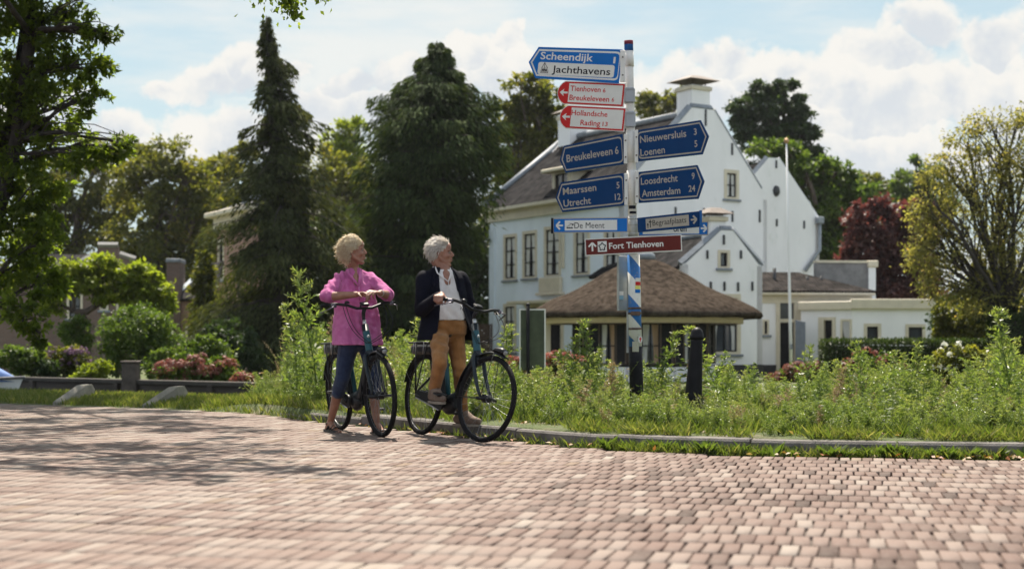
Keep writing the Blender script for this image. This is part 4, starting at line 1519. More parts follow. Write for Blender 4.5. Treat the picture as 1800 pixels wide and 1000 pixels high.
def conifer(name, label, d, px, top, prof, lm, n, size, seed, droop=.35, loc_y=640, ragged=.25, nbr=24, wide=1.0):
    """drooping evergreen: prof = [(photo row, half width in photo px, centre shift)]"""
    rng = np.random.default_rng(seed)
    random.seed(seed)
    b = W(px, 640, d)
    b = Vector((b.x, b.y, gz(b.x, b.y)))
    t = thing(name, b, label, 'tree')
    tp = W(top[0], top[1], d)
    mb = MB()
    H_ = tp.z - b.z
    mb.tube([b - Vector((0, 0, .3)), b.lerp(tp, .3), b.lerp(tp, .7), tp], [H_ * .028, H_ * .02, H_ * .009, .015], 8)
    prof = sorted(prof)
    rows = np.array([p[0] for p in prof], float); hw = np.array([p[1] for p in prof], float) * wide
    sh = np.array([p[2] if len(p) > 2 else 0 for p in prof], float)
    C, D, Nn, L, Rn = [], [], [], [], []
    nb = int(H_ * nbr)
    lens = []
    for i in range(nb):
        f = (i + rng.random()) / nb
        py = 640 - (640 - top[1]) * f
        r = float(np.interp(py, rows, hw)) / F * d
        s = float(np.interp(py, rows, sh)) / F * d
        lens.append((f, py, r, s, (r * 1.0 + .12)))
    tot = sum(l[4] for l in lens)
    for (f, py, r, s, w) in lens:
        a = rng.random() * 2 * math.pi
        z = WZ(py, d)
        ll = r * (1 - ragged + ragged * 1.5 * rng.random() ** 1.5)
        if rng.random() < .07 and ragged > .5: ll *= 1.22
        o = b.lerp(tp, f) + Vector((s, 0, 0))
        dirv = np.array([math.cos(a), math.sin(a), 0.0])
        dr = droop * (.6 + .8 * rng.random())
        m = max(6, int(n * w / tot))
        u = rng.random(m) ** .6
        # the branch rises a little then hangs
        arc = lambda u_: np.stack([o.x + dirv[0] * ll * u_, o.y + dirv[1] * ll * u_, z + ll * (.22 * u_ - dr * u_ ** 2)], 1)
        pc = arc(u)
        side = np.array([-dirv[1], dirv[0], 0])
        width = ll * .30 * (1 - u * .7) + .06
        off = rng.normal(size=m)
        pc = pc + side * (off * width)[:, None] * .75
        hang = np.abs(rng.normal(size=m)) * (.12 + .12 * ll)
        pc[:, 2] -= hang * .9
        dd = unit(dirv[None] * .7 + side[None] * (np.sign(off) * .5 * rng.random(m))[:, None] + np.stack([np.zeros(m), np.zeros(m), -.35 - .9 * rng.random(m)], 1))
        C.append(pc); D.append(dd)
        Nn.append(unit(rng.normal(size=(m, 3)) * .6 + np.array([0, 0, 1.0])))
        L.append(size * (.55 + .9 * rng.random(m)))
        tone = rng.normal(0, .12)
        Rn.append(np.clip(.38 + tone + .22 * (u - .5) + rng.normal(0, .15, m), 0, 1))
        if ll > .25:
            pp = arc(np.linspace(0, .95, 5))
            mb.tube([tuple(q) for q in pp], [.035 + .012 * ll, .03, .022, .014, .006], 4, cap=False)
    mb.build('trunk', M['bark_dark'], t)
    C, D, Nn, L, Rn = map(np.concatenate, (C, D, Nn, L, Rn))
    ok = C[:, 2] > b.z
    V, Q = leafquads(C[ok], D[ok], Nn[ok], L[ok], L[ok] * .30, fold=.08)
    mesh_np('crown', V, Q, Rn[ok], LM[lm], t)
    return t

BG = 'trees behind the houses and gardens'
# ---- foreground tree on the left bank
tree('oak_tree', 'dark leafy oak on the canal bank, its crown filling the upper left corner', 22.5, -48,
     [(30, 20, 55, 60), (85, 40, 45, 55), (140, 20, 45, 40, .3), (60, 110, 45, 50), (120, 115, 50, 40), (165, 70, 26, 30, -.4), (195, 60, 16, 14, -.5), (170, 120, 26, 30, -.3), (20, 170, 50, 55), (85, 185, 60, 45), (145, 175, 32, 26, -.5), (178, 168, 14, 10, -.4),
      (40, 250, 60, 55), (105, 255, 50, 45, .4), (150, 270, 45, 34, -.6), (200, 262, 34, 24, -.6), (228, 255, 16, 16, -.6), (30, 330, 55, 50), (85, 345, 40, 40), (25, 410, 60, 50), (80, 420, 34, 44, -.4),
      (40, 480, 55, 45), (90, 500, 34, 40, -.6), (45, 545, 42, 40, -.8), (70, 585, 24, 26, -.9), (-60, 60, 80, 90), (-70, 220, 80, 90), (-60, 380, 80, 90), (-40, 500, 50, 60), (-20, -60, 110, 60), (90, -60, 110, 55),
      (150, -110, 90, 40, -1), (230, -150, 90, 40, -2), (330, -190, 90, 36, -2), (400, -240, 100, 40, 0), (260, -260, 120, 50, 1), (100, -220, 120, 60, 1), (180, -190, 90, 45, -4), (330, -270, 80, 36, -4.5), (20, -170, 120, 60, -3), (-100, -100, 140, 80, -3)],
     60000, .098, 'oak', .13, 'bark_dark', sub=20, seed=3, twigs=4, subr=.27, shell=.4, flat=.85, wd=.5,
     trunkpts=[W(-36, 560, 22.5), W(-6, 380, 22.5), W(28, 250, 22.5), W(40, 150, 22.4), W(54, 60, 22.3), W(60, -40, 22.3), W(4, 300, 22.7), W(-8, 180, 22.7), W(-14, 60, 22.7)])

# ---- the wood beyond the gardens
tree('broadleaf_tree', 'rounded golden green tree left of the tall conifer, fullest of the trees there', 74, 290,
     [(290, 285, 50, 38), (245, 330, 50, 50), (320, 315, 48, 44), (285, 370, 70, 50), (350, 350, 34, 44), (250, 420, 55, 50), (330, 420, 60, 50), (290, 470, 90, 45), (230, 520, 60, 50), (330, 520, 70, 50)], 26000, .24, 'olive', .5, seed=5, group=BG)
tree('broadleaf_tree', 'broad olive green tree in the gap between the oak and the golden tree', 80, 140,
     [(120, 290, 50, 34), (175, 275, 45, 30), (225, 268, 34, 26), (150, 330, 70, 45), (90, 350, 60, 50), (200, 350, 50, 44), (120, 420, 80, 55), (190, 430, 60, 55), (60, 450, 70, 60), (130, 500, 90, 55), (30, 520, 70, 60)], 26000, .25, 'olive', .5, seed=6, group=BG)
tree('broadleaf_tree', 'sunlit yellow green tree peeping over the roof of the brick villa', 90, 410,
     [(415, 285, 26, 20), (440, 268, 26, 18), (395, 320, 26, 34), (385, 370, 26, 44), (420, 340, 40, 44), (400, 430, 40, 50)], 9000, .24, 'olive', .35, seed=7, group=BG)
tree('broadleaf_tree', 'pale green tree showing in the gap between the two big conifers', 84, 610,
     [(600, 245, 34, 26), (625, 225, 22, 16), (590, 290, 36, 36), (630, 290, 30, 36), (600, 350, 50, 50), (610, 430, 50, 60)], 11000, .25, 'lime', .35, seed=8, group=BG)
tree('broadleaf_tree', 'dark olive tree rising behind the left chimney of the white house', 68, 930,
     [(930, 160, 38, 26), (905, 195, 36, 30), (960, 190, 34, 34), (890, 240, 34, 40), (935, 245, 45, 40), (970, 250, 30, 36), (900, 310, 45, 50), (945, 320, 40, 50), (900, 400, 50, 60)], 19000, .24, 'olive', .45, seed=9, sub=20, group=BG)
tree('broadleaf_tree', 'faint green treetop above the ridge left of the large white chimney', 90, 1165,
     [(1150, 182, 34, 22), (1190, 172, 28, 20), (1170, 205, 50, 20), (1170, 260, 50, 40)], 7000, .25, 'olive', .35, seed=10, sub=20, group=BG)
tree('broadleaf_tree', 'wide mid green tree low in the gap left of the broad conifer', 78, 560,
     [(560, 300, 44, 40), (610, 310, 44, 40), (540, 350, 50, 44), (600, 370, 60, 50), (650, 330, 40, 50), (570, 430, 70, 60), (640, 430, 60, 60)], 15000, .24, 'olive', .4, seed=52, group=BG)
tree('broadleaf_tree', 'olive tree filling the space left of the brick villa', 82, 350,
     [(365, 330, 34, 40), (390, 300, 30, 26), (355, 390, 44, 50), (400, 390, 44, 50), (370, 470, 60, 60)], 12000, .24, 'olive', .4, seed=53, group=BG)
tree('broadleaf_tree', 'dull green tree low on the skyline left of the copper red tree', 92, 1500,
     [(1490, 330, 40, 24), (1520, 350, 44, 26), (1470, 370, 40, 30), (1540, 380, 50, 36)], 9000, .26, 'mid', .35, seed=54, group=BG)
tree('cedar_tree', 'dark spreading evergreen with layered crown right of the white gable', 80, 1360,
     [(1345, 160, 32, 18), (1380, 165, 32, 20), (1320, 190, 36, 18), (1360, 195, 48, 20), (1405, 200, 26, 20), (1300, 215, 20, 12), (1340, 228, 55, 18), (1395, 235, 36, 20), (1425, 230, 14, 12), (1330, 255, 46, 18), (1380, 262, 45, 20), (1420, 275, 30, 20), (1440, 290, 20, 16), (1370, 300, 50, 30)],
     24000, .23, 'dark', .5, 'bark_dark', seed=11, sub=16, subr=.34, flat=.5, group=BG)
tree('broadleaf_tree', 'full mid green tree behind the right end of the white house', 68, 1440,
     [(1345, 262, 36, 16), (1385, 272, 36, 20), (1430, 300, 40, 26), (1475, 300, 30, 16), (1400, 320, 50, 36), (1455, 340, 50, 36), (1500, 345, 28, 28), (1430, 390, 60, 40), (1480, 395, 40, 40), (1460, 450, 50, 46), (1400, 440, 60, 60)],
     26000, .23, 'mid', .45, seed=12, sub=24, group=BG)
tree('broadleaf_tree', 'low distant olive tree just above the copper red tree', 100, 1535,
     [(1530, 325, 30, 20), (1560, 335, 34, 20), (1510, 345, 26, 24), (1545, 365, 50, 30)], 8000, .28, 'olive', .35, seed=13, group=BG)
tree('broadleaf_tree', 'distant green tree between the copper red tree and the autumn tree', 96, 1600,
     [(1600, 325, 32, 26), (1635, 310, 26, 24), (1608, 282, 8, 10), (1590, 370, 50, 30), (1640, 360, 40, 40)], 9000, .27, 'mid', .35, seed=14, group=BG)
tree('copper_beech', 'dark red leaved tree behind the flat roofed annex', 57, 1570,
     [(1520, 370, 28, 16), (1560, 362, 36, 14), (1610, 372, 32, 18), (1505, 405, 28, 30), (1555, 405, 50, 34), (1615, 410, 34, 34), (1530, 455, 46, 40), (1590, 460, 50, 40), (1555, 505, 60, 34), (1620, 510, 36, 40), (1500, 470, 20, 36)],
     26000, .19, 'red', .35, 'bark_dark', seed=15, sub=24)
tree('autumn_tree', 'loose yellow brown tree with many bare branches at the right edge', 37, 1770,
     [(1740, 215, 38, 26), (1790, 215, 34, 26), (1700, 250, 36, 30), (1755, 270, 50, 34), (1800, 290, 40, 44), (1660, 290, 34, 26), (1690, 325, 46, 32), (1630, 310, 24, 20), (1745, 340, 55, 40), (1640, 350, 40, 28), (1690, 385, 55, 36), (1770, 400, 50, 46), (1640, 410, 34, 30), (1700, 440, 60, 36), (1640, 460, 44, 34), (1760, 470, 60, 46), (1670, 510, 46, 30), (1720, 520, 55, 34), (1840, 330, 60, 100), (1850, 470, 60, 90), (1630, 495, 24, 26), (1612, 440, 26, 40), (1620, 380, 26, 30), (1880, 260, 60, 70), (1830, 220, 40, 40)],
     24000, .095, 'autumn', .17, 'bark_dark', seed=16, sub=26, twigs=9, subr=.46, shell=.35, fork=.05, wd=.5)
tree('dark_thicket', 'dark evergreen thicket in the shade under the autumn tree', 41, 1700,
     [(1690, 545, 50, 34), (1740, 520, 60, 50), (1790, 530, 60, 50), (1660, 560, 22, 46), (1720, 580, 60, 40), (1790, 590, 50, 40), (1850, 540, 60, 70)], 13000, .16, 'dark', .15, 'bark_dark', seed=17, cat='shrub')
tree('climbing_bush', 'leafy olive bush growing up the right corner of the annex', 40.2, 1700,
     [(1652, 560, 12, 30), (1690, 570, 30, 26), (1705, 545, 20, 18), (1660, 595, 20, 18), (1715, 590, 30, 22)], 4000, .12, 'olive', .05, seed=18, cat='shrub')
# dark masses low behind the conifers, so no sky shows between the stems
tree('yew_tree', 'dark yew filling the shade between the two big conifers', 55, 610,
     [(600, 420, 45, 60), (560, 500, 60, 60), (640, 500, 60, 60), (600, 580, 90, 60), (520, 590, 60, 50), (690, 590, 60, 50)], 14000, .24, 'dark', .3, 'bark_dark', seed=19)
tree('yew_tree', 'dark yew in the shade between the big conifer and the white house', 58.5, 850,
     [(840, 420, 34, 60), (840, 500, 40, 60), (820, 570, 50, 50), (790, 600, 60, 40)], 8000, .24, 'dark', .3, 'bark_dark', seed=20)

conifer('tall_conifer', 'tallest conifer, thin ragged pointed top, left of the woman', 47, 500, (468, 28),
        [(28, 2, 0), (60, 8, 0), (90, 13, 4), (105, 24, 6), (140, 20, 4), (170, 34, 8), (192, 58, 16), (210, 44, 10), (240, 38, 4), (290, 56, 8), (350, 76, 14), (420, 88, 14), (500, 106, 6), (560, 116, 0), (640, 108, 0)],
        'conif2', 84000, .18, 21, droop=.48, ragged=.72, nbr=20, wide=1.48)
conifer('broad_conifer', 'broad dense dark conifer behind the man', 50, 762, (768, 72),
        [(72, 6, 0), (100, 26, 0), (130, 46, 0), (165, 80, -6), (190, 100, -10), (230, 106, -6), (300, 112, -10), (350, 106, -20), (380, 98, -32), (460, 94, -42), (560, 94, -46), (640, 94, -46)],
        'conif', 110000, .20, 22, droop=.26, ragged=.30, nbr=26, wide=1.18)

# ---- garden on the far bank
tree('spreading_tree', 'low wide bright lime green tree with a crooked trunk across the canal', 40, 148,
     [(110, 505, 34, 18), (135, 478, 40, 20), (185, 470, 40, 20), (230, 482, 40, 22), (165, 495, 50, 20), (265, 505, 34, 20), (290, 525, 18, 16), (235, 515, 45, 18), (190, 518, 30, 14), (255, 540, 44, 16), (95, 535, 22, 14)],
     13000, .14, 'lime', .16, seed=23, sub=22, twigs=3, flat=.55,
     trunkpts=[W(150, 570, 40), W(143, 556, 40), W(130, 548, 40), W(152, 548, 40), W(168, 538, 40)])
tree('round_shrub', 'large rounded dark leaved shrub on the lawn across the canal', 37, 242,
     [(245, 580, 62, 34), (205, 590, 36, 34), (285, 590, 36, 34), (245, 615, 70, 34), (215, 635, 36, 24), (280, 632, 36, 24), (250, 555, 45, 18)], 15000, .085, 'mid', .08, seed=24, cat='shrub', sub=40, twigs=4, shell=.7)
tree('garden_bush', 'small mid green bush beneath the crooked lime tree', 39, 128, [(128, 580, 28, 24), (140, 595, 26, 18)], 3500, .09, 'mid', .04, seed=25, cat='shrub')
tree('columnar_conifer', 'narrow olive conifer column beside the brick cottage', 50, 358,
     [(360, 465, 8, 20), (362, 490, 13, 26), (358, 520, 18, 30), (358, 550, 18, 26), (356, 580, 14, 20)], 7000, .17, 'olive', .1, seed=26, subr=.4)
tree('garden_bush', 'light green leafy bush directly behind the pink hydrangeas across the canal', 33, 300,
     [(290, 632, 26, 16), (330, 622, 30, 18), (365, 612, 26, 22), (390, 640, 26, 30), (275, 650, 16, 18)], 7000, .09, 'mid', .04, seed=27, cat='shrub')
tree('garden_bush', 'bushy green plant on the far bank directly above the boat', 34, 40,
     [(20, 625, 24, 18), (52, 628, 26, 16), (-15, 630, 24, 20), (35, 645, 30, 12)], 4500, .09, 'mid', .03, seed=28, cat='shrub')
tree('garden_bush', 'dark clipped bush beside the purple flowers across the canal', 34, 72,
     [(72, 652, 18, 22), (92, 655, 14, 16)], 2600, .08, 'dark', .03, seed=29, cat='shrub')
tree('garden_bush', 'low yellow green cushion plant on the lawn edge across the canal', 33.5, 160,
     [(155, 655, 22, 14), (180, 648, 18, 14), (135, 665, 14, 8)], 3000, .07, 'lime', .03, seed=30, cat='shrub')
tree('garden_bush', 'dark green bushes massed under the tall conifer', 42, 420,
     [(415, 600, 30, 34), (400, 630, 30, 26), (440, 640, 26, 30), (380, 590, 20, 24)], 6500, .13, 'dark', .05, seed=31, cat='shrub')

def flower_bush(name, label, d, cl, leafn, leafs, lm, fm, heads, hr, petal, seed, group=None, cat='flowering shrub', petn=46):
    """leafy mound with rounded flower heads sitting on its surface"""
    g0 = HY + (CAMH - gz(WX(cl[0][0], d), d)) / d * F
    cl = list(cl) + [(c[0], (c[1] + g0) / 2, c[2] * .9, max(6, (g0 - c[1]) / 2)) for c in cl[:3]]
    t = tree(name, label, d, cl[0][0], cl, int(leafn * 1.5), leafs, lm, .03, seed=seed, cat=cat, group=group, twigs=2)
    rng = np.random.default_rng(seed + 100)
    bl = px_blobs(cl[:-3] if len(cl) > 3 else cl, d)
    C, D, Nn, L, Rn = [], [], [], [], []
    w = np.array([b[3] * b[5] for b in bl]); w /= w.sum()
    for i in range(heads):
        b = bl[rng.choice(len(bl), p=w)]
        u = unit(rng.normal(size=3) + np.array([0, -.6, .5]))
        c = np.array(b[:3]) + u * np.array(b[3:6]) * (.95 + .15 * rng.random())
        r = hr * (.7 + .6 * rng.random())
        m = petn
        q = unit(rng.normal(size=(m, 3)) + np.array([0, 0, .5]))
        C.append(c + q * np.array([r, r, r * .7])); D.append(unit(np.cross(q, rng.normal(size=(m, 3)))))
        Nn.append(q); L.append(petal * (.7 + .6 * rng.random(m)))
        Rn.append(np.clip(rng.random() * .6 + .2 + rng.normal(0, .12, m), 0, 1))
    C, D, Nn, L, Rn = map(np.concatenate, (C, D, Nn, L, Rn))
    V, Q = leafquads(C, D, Nn, L, L * .8, .05)
    mesh_np('blossoms', V, Q, Rn, fm, t)
    return t
FM_PINK = leafmat('pink_hydrangea_petal', [(.15, .045, .04), (.22, .075, .06), (.28, .12, .09), (.26, .17, .10)], .35, tcol=(1.2, .9, .8))
FM_RED = leafmat('red_hydrangea_petal', [(.18, .04, .035), (.30, .08, .06), (.36, .14, .10), (.28, .17, .10)], .35, tcol=(1.2, .9, .8))
FM_PURP = leafmat('purple_petal', [(.12, .07, .12), (.18, .11, .17), (.24, .17, .20)], .4, tcol=(1.1, .9, 1.1))
FM_WHITE = leafmat('white_petal', [(.62, .62, .56), (.75, .74, .68), (.8, .78, .7)], .3, tcol=(1, 1, .9))
HYDR = 'hydrangea bushes'
flower_bush('hydrangea_bush', 'wide mound of faded pink hydrangeas above the quay wall across the canal', 31, [(310, 655, 36, 22), (352, 650, 34, 24), (392, 652, 24, 22), (335, 672, 55, 12)], 6000, .09, 'mid', FM_PINK, 150, .085, .045, 40, HYDR)
flower_bush('hydrangea_bush', 'small dull red hydrangea at the left edge of the weeds above the quay', 30.3, [(428, 668, 18, 12), (445, 672, 14, 10)], 1500, .08, 'mid', FM_RED, 24, .075, .045, 41, HYDR)
flower_bush('hydrangea_bush', 'red hydrangea behind the front wheel of the man, left of the green board', 30, [(898, 645, 24, 16), (880, 652, 16, 12)], 2200, .08, 'mid', FM_RED, 46, .085, .045, 42, HYDR)
flower_bush('hydrangea_bush', 'wide red hydrangea between the green board and the signpost', 31, [(985, 640, 34, 18), (1020, 645, 30, 18), (955, 650, 20, 14)], 4200, .08, 'mid', FM_RED, 90, .085, .045, 43, HYDR)
flower_bush('hydrangea_bush', 'coral red hydrangea at the foot of the flagpole', 38, [(1405, 655, 28, 14), (1435, 650, 22, 12), (1365, 665, 16, 10)], 3000, .09, 'mid', FM_PINK, 70, .10, .055, 44, HYDR)
flower_bush('hydrangea_bush', 'pale red and green hydrangea in front of the dark clipped hedge', 26, [(1530, 635, 34, 20), (1560, 645, 26, 16), (1500, 650, 26, 16)], 4200, .08, 'mid', FM_PINK, 46, .07, .04, 45, HYDR)
flower_bush('white_flower_bush', 'bush with loose white flowers in front of the right end of the hedge', 24, [(1680, 622, 30, 20), (1712, 630, 24, 18), (1660, 640, 24, 16)], 3400, .07, 'olive', FM_WHITE, 16, .045, .05, 46, petn=18)
flower_bush('purple_flower_bed', 'clump of tall purple flowers on the far bank left of the round shrub', 34.5, [(110, 632, 26, 22), (135, 628, 22, 20), (90, 640, 16, 18), (148, 645, 14, 14)], 4000, .08, 'olive', FM_PURP, 70, .05, .04, 47, petn=26, cat='flowers')

def hedge(name, label, d, x0, x1, ytop, depth, seed):
    rng = np.random.default_rng(seed)
    a, b = WX(x0, d), WX(x1, d)
    zt = WZ(ytop, d)
    z0 = gz((a + b) / 2, d)
    t = thing(name, ((a + b) / 2, d + depth / 2, z0), label, 'hedge')
    MB().box(((a + b) / 2, d + depth / 2, (zt + z0) / 2 - .06), (b - a - .14, depth - .14, zt - z0 - .08), bev=.05).build('branches', M['bark_dark'], t)
    n = int(2600 * (b - a) + 4000)
    face = rng.random(n)
    P = np.empty((n, 3)); Nn = np.empty((n, 3))
    hh = zt - z0
    af, at_, as_ = (b - a) * hh, (b - a) * depth, depth * hh
    tot = af + at_ + 2 * as_
    f1, f2 = af / tot, (af + at_) / tot
    r1, r2 = rng.random(n), rng.random(n)
    front, top = face < f1, (face >= f1) & (face < f2)
    sd_ = face >= f2
    P[front] = np.stack([a + (b - a) * r1, np.full(n, d), z0 + hh * r2], 1)[front]; Nn[front] = (0, -1, .3)
    P[top] = np.stack([a + (b - a) * r1, d + depth * r2, np.full(n, zt)], 1)[top]; Nn[top] = (0, 0, 1)
    P[sd_] = np.stack([np.where(r1 < .5, a, b), d + depth * r2, z0 + hh * rng.random(n)], 1)[sd_]
    Nn[sd_] = np.stack([np.where(r1 < .5, -1, 1), np.zeros(n), np.full(n, .2)], 1)[sd_]
    P += rng.normal(size=(n, 3)) * .028
    D = unit(Nn * .7 + rng.normal(size=(n, 3)))
    V, Q = leafquads(P, D, unit(Nn + rng.normal(size=(n, 3)) * .5), .085 * (.6 + .8 * rng.random(n)), .04)
    mesh_np('leaves', V, Q, np.clip(rng.normal(.45, .22, n), 0, 1), LM['hedge'], t)
hedge('clipped_hedge', 'long low dark clipped hedge in front of the flat roofed annex', 37, 1456, 1758, 601, .9, 61)
hedge('clipped_hedge', 'taller block of clipped hedge at the right edge of the garden', 36, 1757, 1990, 557, .9, 62)


# ---- the roadside tree whose shade lies on the road (trunk left of the view, crown above it)
def roadside_tree():
    rng = np.random.default_rng(77)
    random.seed(77)
    b0 = Vector((-7.4, 14.2, -.02))
    t = thing('roadside_tree', b0, 'roadside tree reaching over the road, only its lowest hanging twigs in view at the top', 'tree')
    mb = MB()
    fork = b0 + Vector((.4, .1, 4.4))
    mb.tube([b0 - Vector((0, 0, .3)), b0 + Vector((.1, 0, 1.2)), b0 + Vector((.2, .05, 3)), fork], [.30, .24, .21, .19], 12)
    blobs = []
    for (x, y, z, r, rz) in [(-7.2, 14, 7.6, 1.8, 1.3), (-5.6, 13.2, 6.6, 1.1, .6), (-5.4, 15.2, 7.4, 1.2, .7), (-4.3, 12.6, 6.0, .9, .42), (-4.0, 14.4, 6.6, .9, .5), (-3.2, 13.2, 6.1, .8, .36), (-2.5, 12.4, 5.8, .7, .32), (-2.9, 15.0, 6.9, .8, .4),
                              (-4.6, 17.2, 7.8, 1.1, .6), (-6.2, 17.6, 7.9, 1.3, .8), (-3.4, 17.6, 7.7, .8, .4), (-1.7, 12.2, 5.7, .5, .22), (-2.2, 11.7, 5.6, .5, .22), (-5.2, 11.4, 6.0, .9, .4), (-4.2, 19.2, 8.2, 1.0, .5)]:
        blobs.append((x, y, z, r, r, rz))
        pts = limb(mb, fork, (x, y, z), .09, .025)
        for _ in range(3):
            u = Vector(rng.normal(size=3)).normalized() * r * .9
            limb(mb, pts[4], Vector((x, y, z)) + Vector((u.x, u.y, u.z * .4)), .022, .007, 5, .1, 5)
    tw = []
    src = Vector((-2.2, 12.7, 5.5))
    for (px, py, d, n, sp) in ((508, -24, 12.6, 130, .10), (500, -5, 12.6, 120, .075), (512, 9, 12.6, 50, .05), (514, 24, 12.6, 26, .036), (462, -8, 12.8, 56, .05), (568, -8, 12.7, 46, .05), (440, -70, 12.9, 120, .16), (530, -80, 12.7, 140, .16)):
        p = W(px, py, d)
        limb(mb, src if py < -60 else W(px * .6 + 200, -70, d), p, .009, .004, 5, .06, 5)
        tw.append((p, n, sp))
    mb.build('trunk', M['bark_dark'], t)
    C, D, Nn, L, Rn = clump_leaves(blobs, 11000, .13, rng, 16, subr=.36, shell=.35)
    for p, n, sp in tw:
        C = np.concatenate([C, np.array(p) + rng.normal(size=(n, 3)) * sp]); D = np.concatenate([D, unit(rng.normal(size=(n, 3)) * .7 + np.array([0, 0, -.7]))])
        Nn = np.concatenate([Nn, randdir(n, rng)]); L = np.concatenate([L, .055 * (.6 + .7 * rng.random(n))])
        Rn = np.concatenate([Rn, np.clip(rng.normal(.5, .2, n), 0, 1)])
    V, Q = leafquads(C, D, Nn, L, L * .6)
    mesh_np('crown', V, Q, Rn, LM['oak'], t)
roadside_tree()
# ================================================================ SIGNPOST
def flat(name, c, rough=.45, var=.05, spec=.12):
    return mat(name, c, rough, var=var, scale=5, spec=spec)
S = dict(
    blue=flat('sign_blue', (.008, .135, .46)), navy=flat('sign_dark_blue', (.001, .034, .125)), white=flat('sign_white', (.68, .66, .63)),
    dull=flat('sign_dull_white', (.38, .335, .285)), red=flat('sign_red', (.52, .025, .025)), brown=flat('sign_brown', (.13, .022, .018)), black=flat('sign_black', (.012, .012, .018)),
    post=mat('white_post_paint', (.66, .63, .60), .45, var=.08, scale=7, c3=(.42, .36, .31), detail=7), grey=mat('grey_bracket', (.33, .34, .37), .5, var=.1), alu=mat('sign_back_aluminium', (.30, .32, .32), .5, var=.15, scale=3, metal=.2),
    cap_blue=flat('cap_blue', (.02, .10, .30)), rust=mat('rusty_clamp', (.10, .06, .045), .8, var=.4, scale=20), galv=mat('galvanised', (.38, .38, .37), .55, var=.2, scale=12),
    yellow=flat('sticker_yellow', (.72, .66, .18)), paper=flat('torn_sticker', (.40, .38, .30), .8), tape=flat('pale_blue_sticker', (.25, .42, .52)), black_post=mat('black_post_paint', (.010, .009, .011), .5, var=.3, scale=8, spec=.15))

FONT = {}
def text_shape(s, size, xs=1.0, weight=.012):
    """lettering as flat polygons in the board's plane -> (verts2d, faces, width, cap height)"""
    cu = bpy.data.curves.new('lettering', 'FONT')
    cu.body, cu.size, cu.offset = s, 1.0, weight
    cu.resolution_u = 3
    o = bpy.data.objects.new('lettering', cu)
    COL.objects.link(o)
    dg = bpy.context.evaluated_depsgraph_get()
    dg.update()
    me = bpy.data.meshes.new_from_object(o.evaluated_get(dg))
    vs = [(v.co.x, v.co.y) for v in me.vertices]
    fs = [list(p.vertices) for p in me.polygons]
    bpy.data.objects.remove(o); bpy.data.curves.remove(cu); bpy.data.meshes.remove(me)
    return vs, fs

class Board:
    """sign board between two photo points (left and right middle of the board) at two distances"""
    def __init__(self, l, r, dl, dr):
        self.L, self.R = W(*l, dl), W(*r, dr)
        self.px = math.hypot(r[0] - l[0], r[1] - l[1])
        self.ex = (self.R - self.L).normalized()
        self.ez = (Vector((0, 0, 1)) - self.ex * self.ex.z).normalized()
        self.en = self.ex.cross(self.ez)
        self.k = (self.R - self.L).length / self.px          # metres per photo pixel along the board
        self.kz = (dl + dr) / 2 / F
    def p(self, x, z, o=0.0):
        return self.L + self.ex * (x * self.k) + self.ez * (z * self.kz) + self.en * o
    def plate(self, mb, poly, o0, o1, mi=0):
        return mb.hexa([self.p(x, z, o0) for x, z in poly], [self.p(x, z, o1) for x, z in poly], mi)
    def text(self, s, x0, x1, zb, cap, m, parent, o, weight=.014, name='lettering'):
        vs, fs = text_shape(s, 1, 1, weight)
        xmin, xmax = min(v[0] for v in vs), max(v[0] for v in vs)
        sx = (x1 - x0) / (xmax - xmin)
        sz = cap / .70
        mb = MB()
        mb.add([self.p(x0 + (v[0] - xmin) * sx, zb + v[1] * sz, o) for v in vs], fs)
        return mb.build(name, m, parent)

def arrow_board(post, lab, l, r, dl, dr, h0, h1, tip, side, col, edgec, inset=4.5):
    """direction board with a pointed end; h0/h1 = half heights at the left/right end, tip = length of the point"""
    b = Board(l, r, dl, dr)
    w = b.px
    def shape(i):
        j = i * .55
        e = i * .42                                     # the edge strip is thinner at the post end
        if side == 'L':
            hl = h0 + (h1 - h0) * tip / w
            return [(j * 1.7, 0), (tip + i * .35, -hl + i), (w - e, -h1 + i), (w - e, h1 - i), (tip + i * .35, hl - i)]
        hr = h1 - (h1 - h0) * tip / w
        return [(e, -h0 + i), (w - tip - i * .35, -hr + i), (w - j * 1.7, 0), (w - tip - i * .35, hr - i), (e, h0 - i)]
    def rounded(poly):
        # round the two corners at the post end
        out = []
        n = len(poly)
        for i, p in enumerate(poly):
            at_post = (p[0] > w * .5) if side == 'L' else (p[0] < w * .5)
            if not at_post:
                out.append(p); continue
            a, c = Vector(poly[i - 1]), Vector(poly[(i + 1) % n]); q = Vector(p)
            da, dc = (a - q).normalized() * 7, (c - q).normalized() * 7
            for f in (0, .33, .67, 1):
                u = q + da * (1 - f) ** 2 + dc * f ** 2
                out.append((u.x, u.y))
        return out
    mb = MB()
    b.plate(mb, shape(0), -.012, .012)
    o = mb.build('direction_board', S[col], post)
    o['label'] = lab
    mb = MB(); b.plate(mb, rounded(shape(inset)), .0122, .0128); mb.build('border', S[edgec], o)
    mb = MB(); b.plate(mb, rounded(shape(inset + (2.5 if edgec == 'dull' else 3.2))), .0129, .0136); mb.build('panel', S[col], o)
    return b, o

def flange(post, x, y0, y1, d, wpx=9):
    a, c = W(x, y0, d), W(x, y1, d)
    mb = MB(); mb.box((a + c) / 2 + Vector((0, -.004, 0)), (wpx / F * d, .02, (a.z - c.z)), bev=.003)
    o = mb.build('bracket_plate', S['post'], post)
    mb = MB()
    for f in (.22, .78):
        q = a.lerp(c, f) + Vector((0, -.016, 0))
        mb.lathe([(.009, 0), (.008, .007), (.0, .008)], q, Matrix.Rotation(R(90), 3, 'X'), 8)
    mb.build('bolt', S['rust'], o)

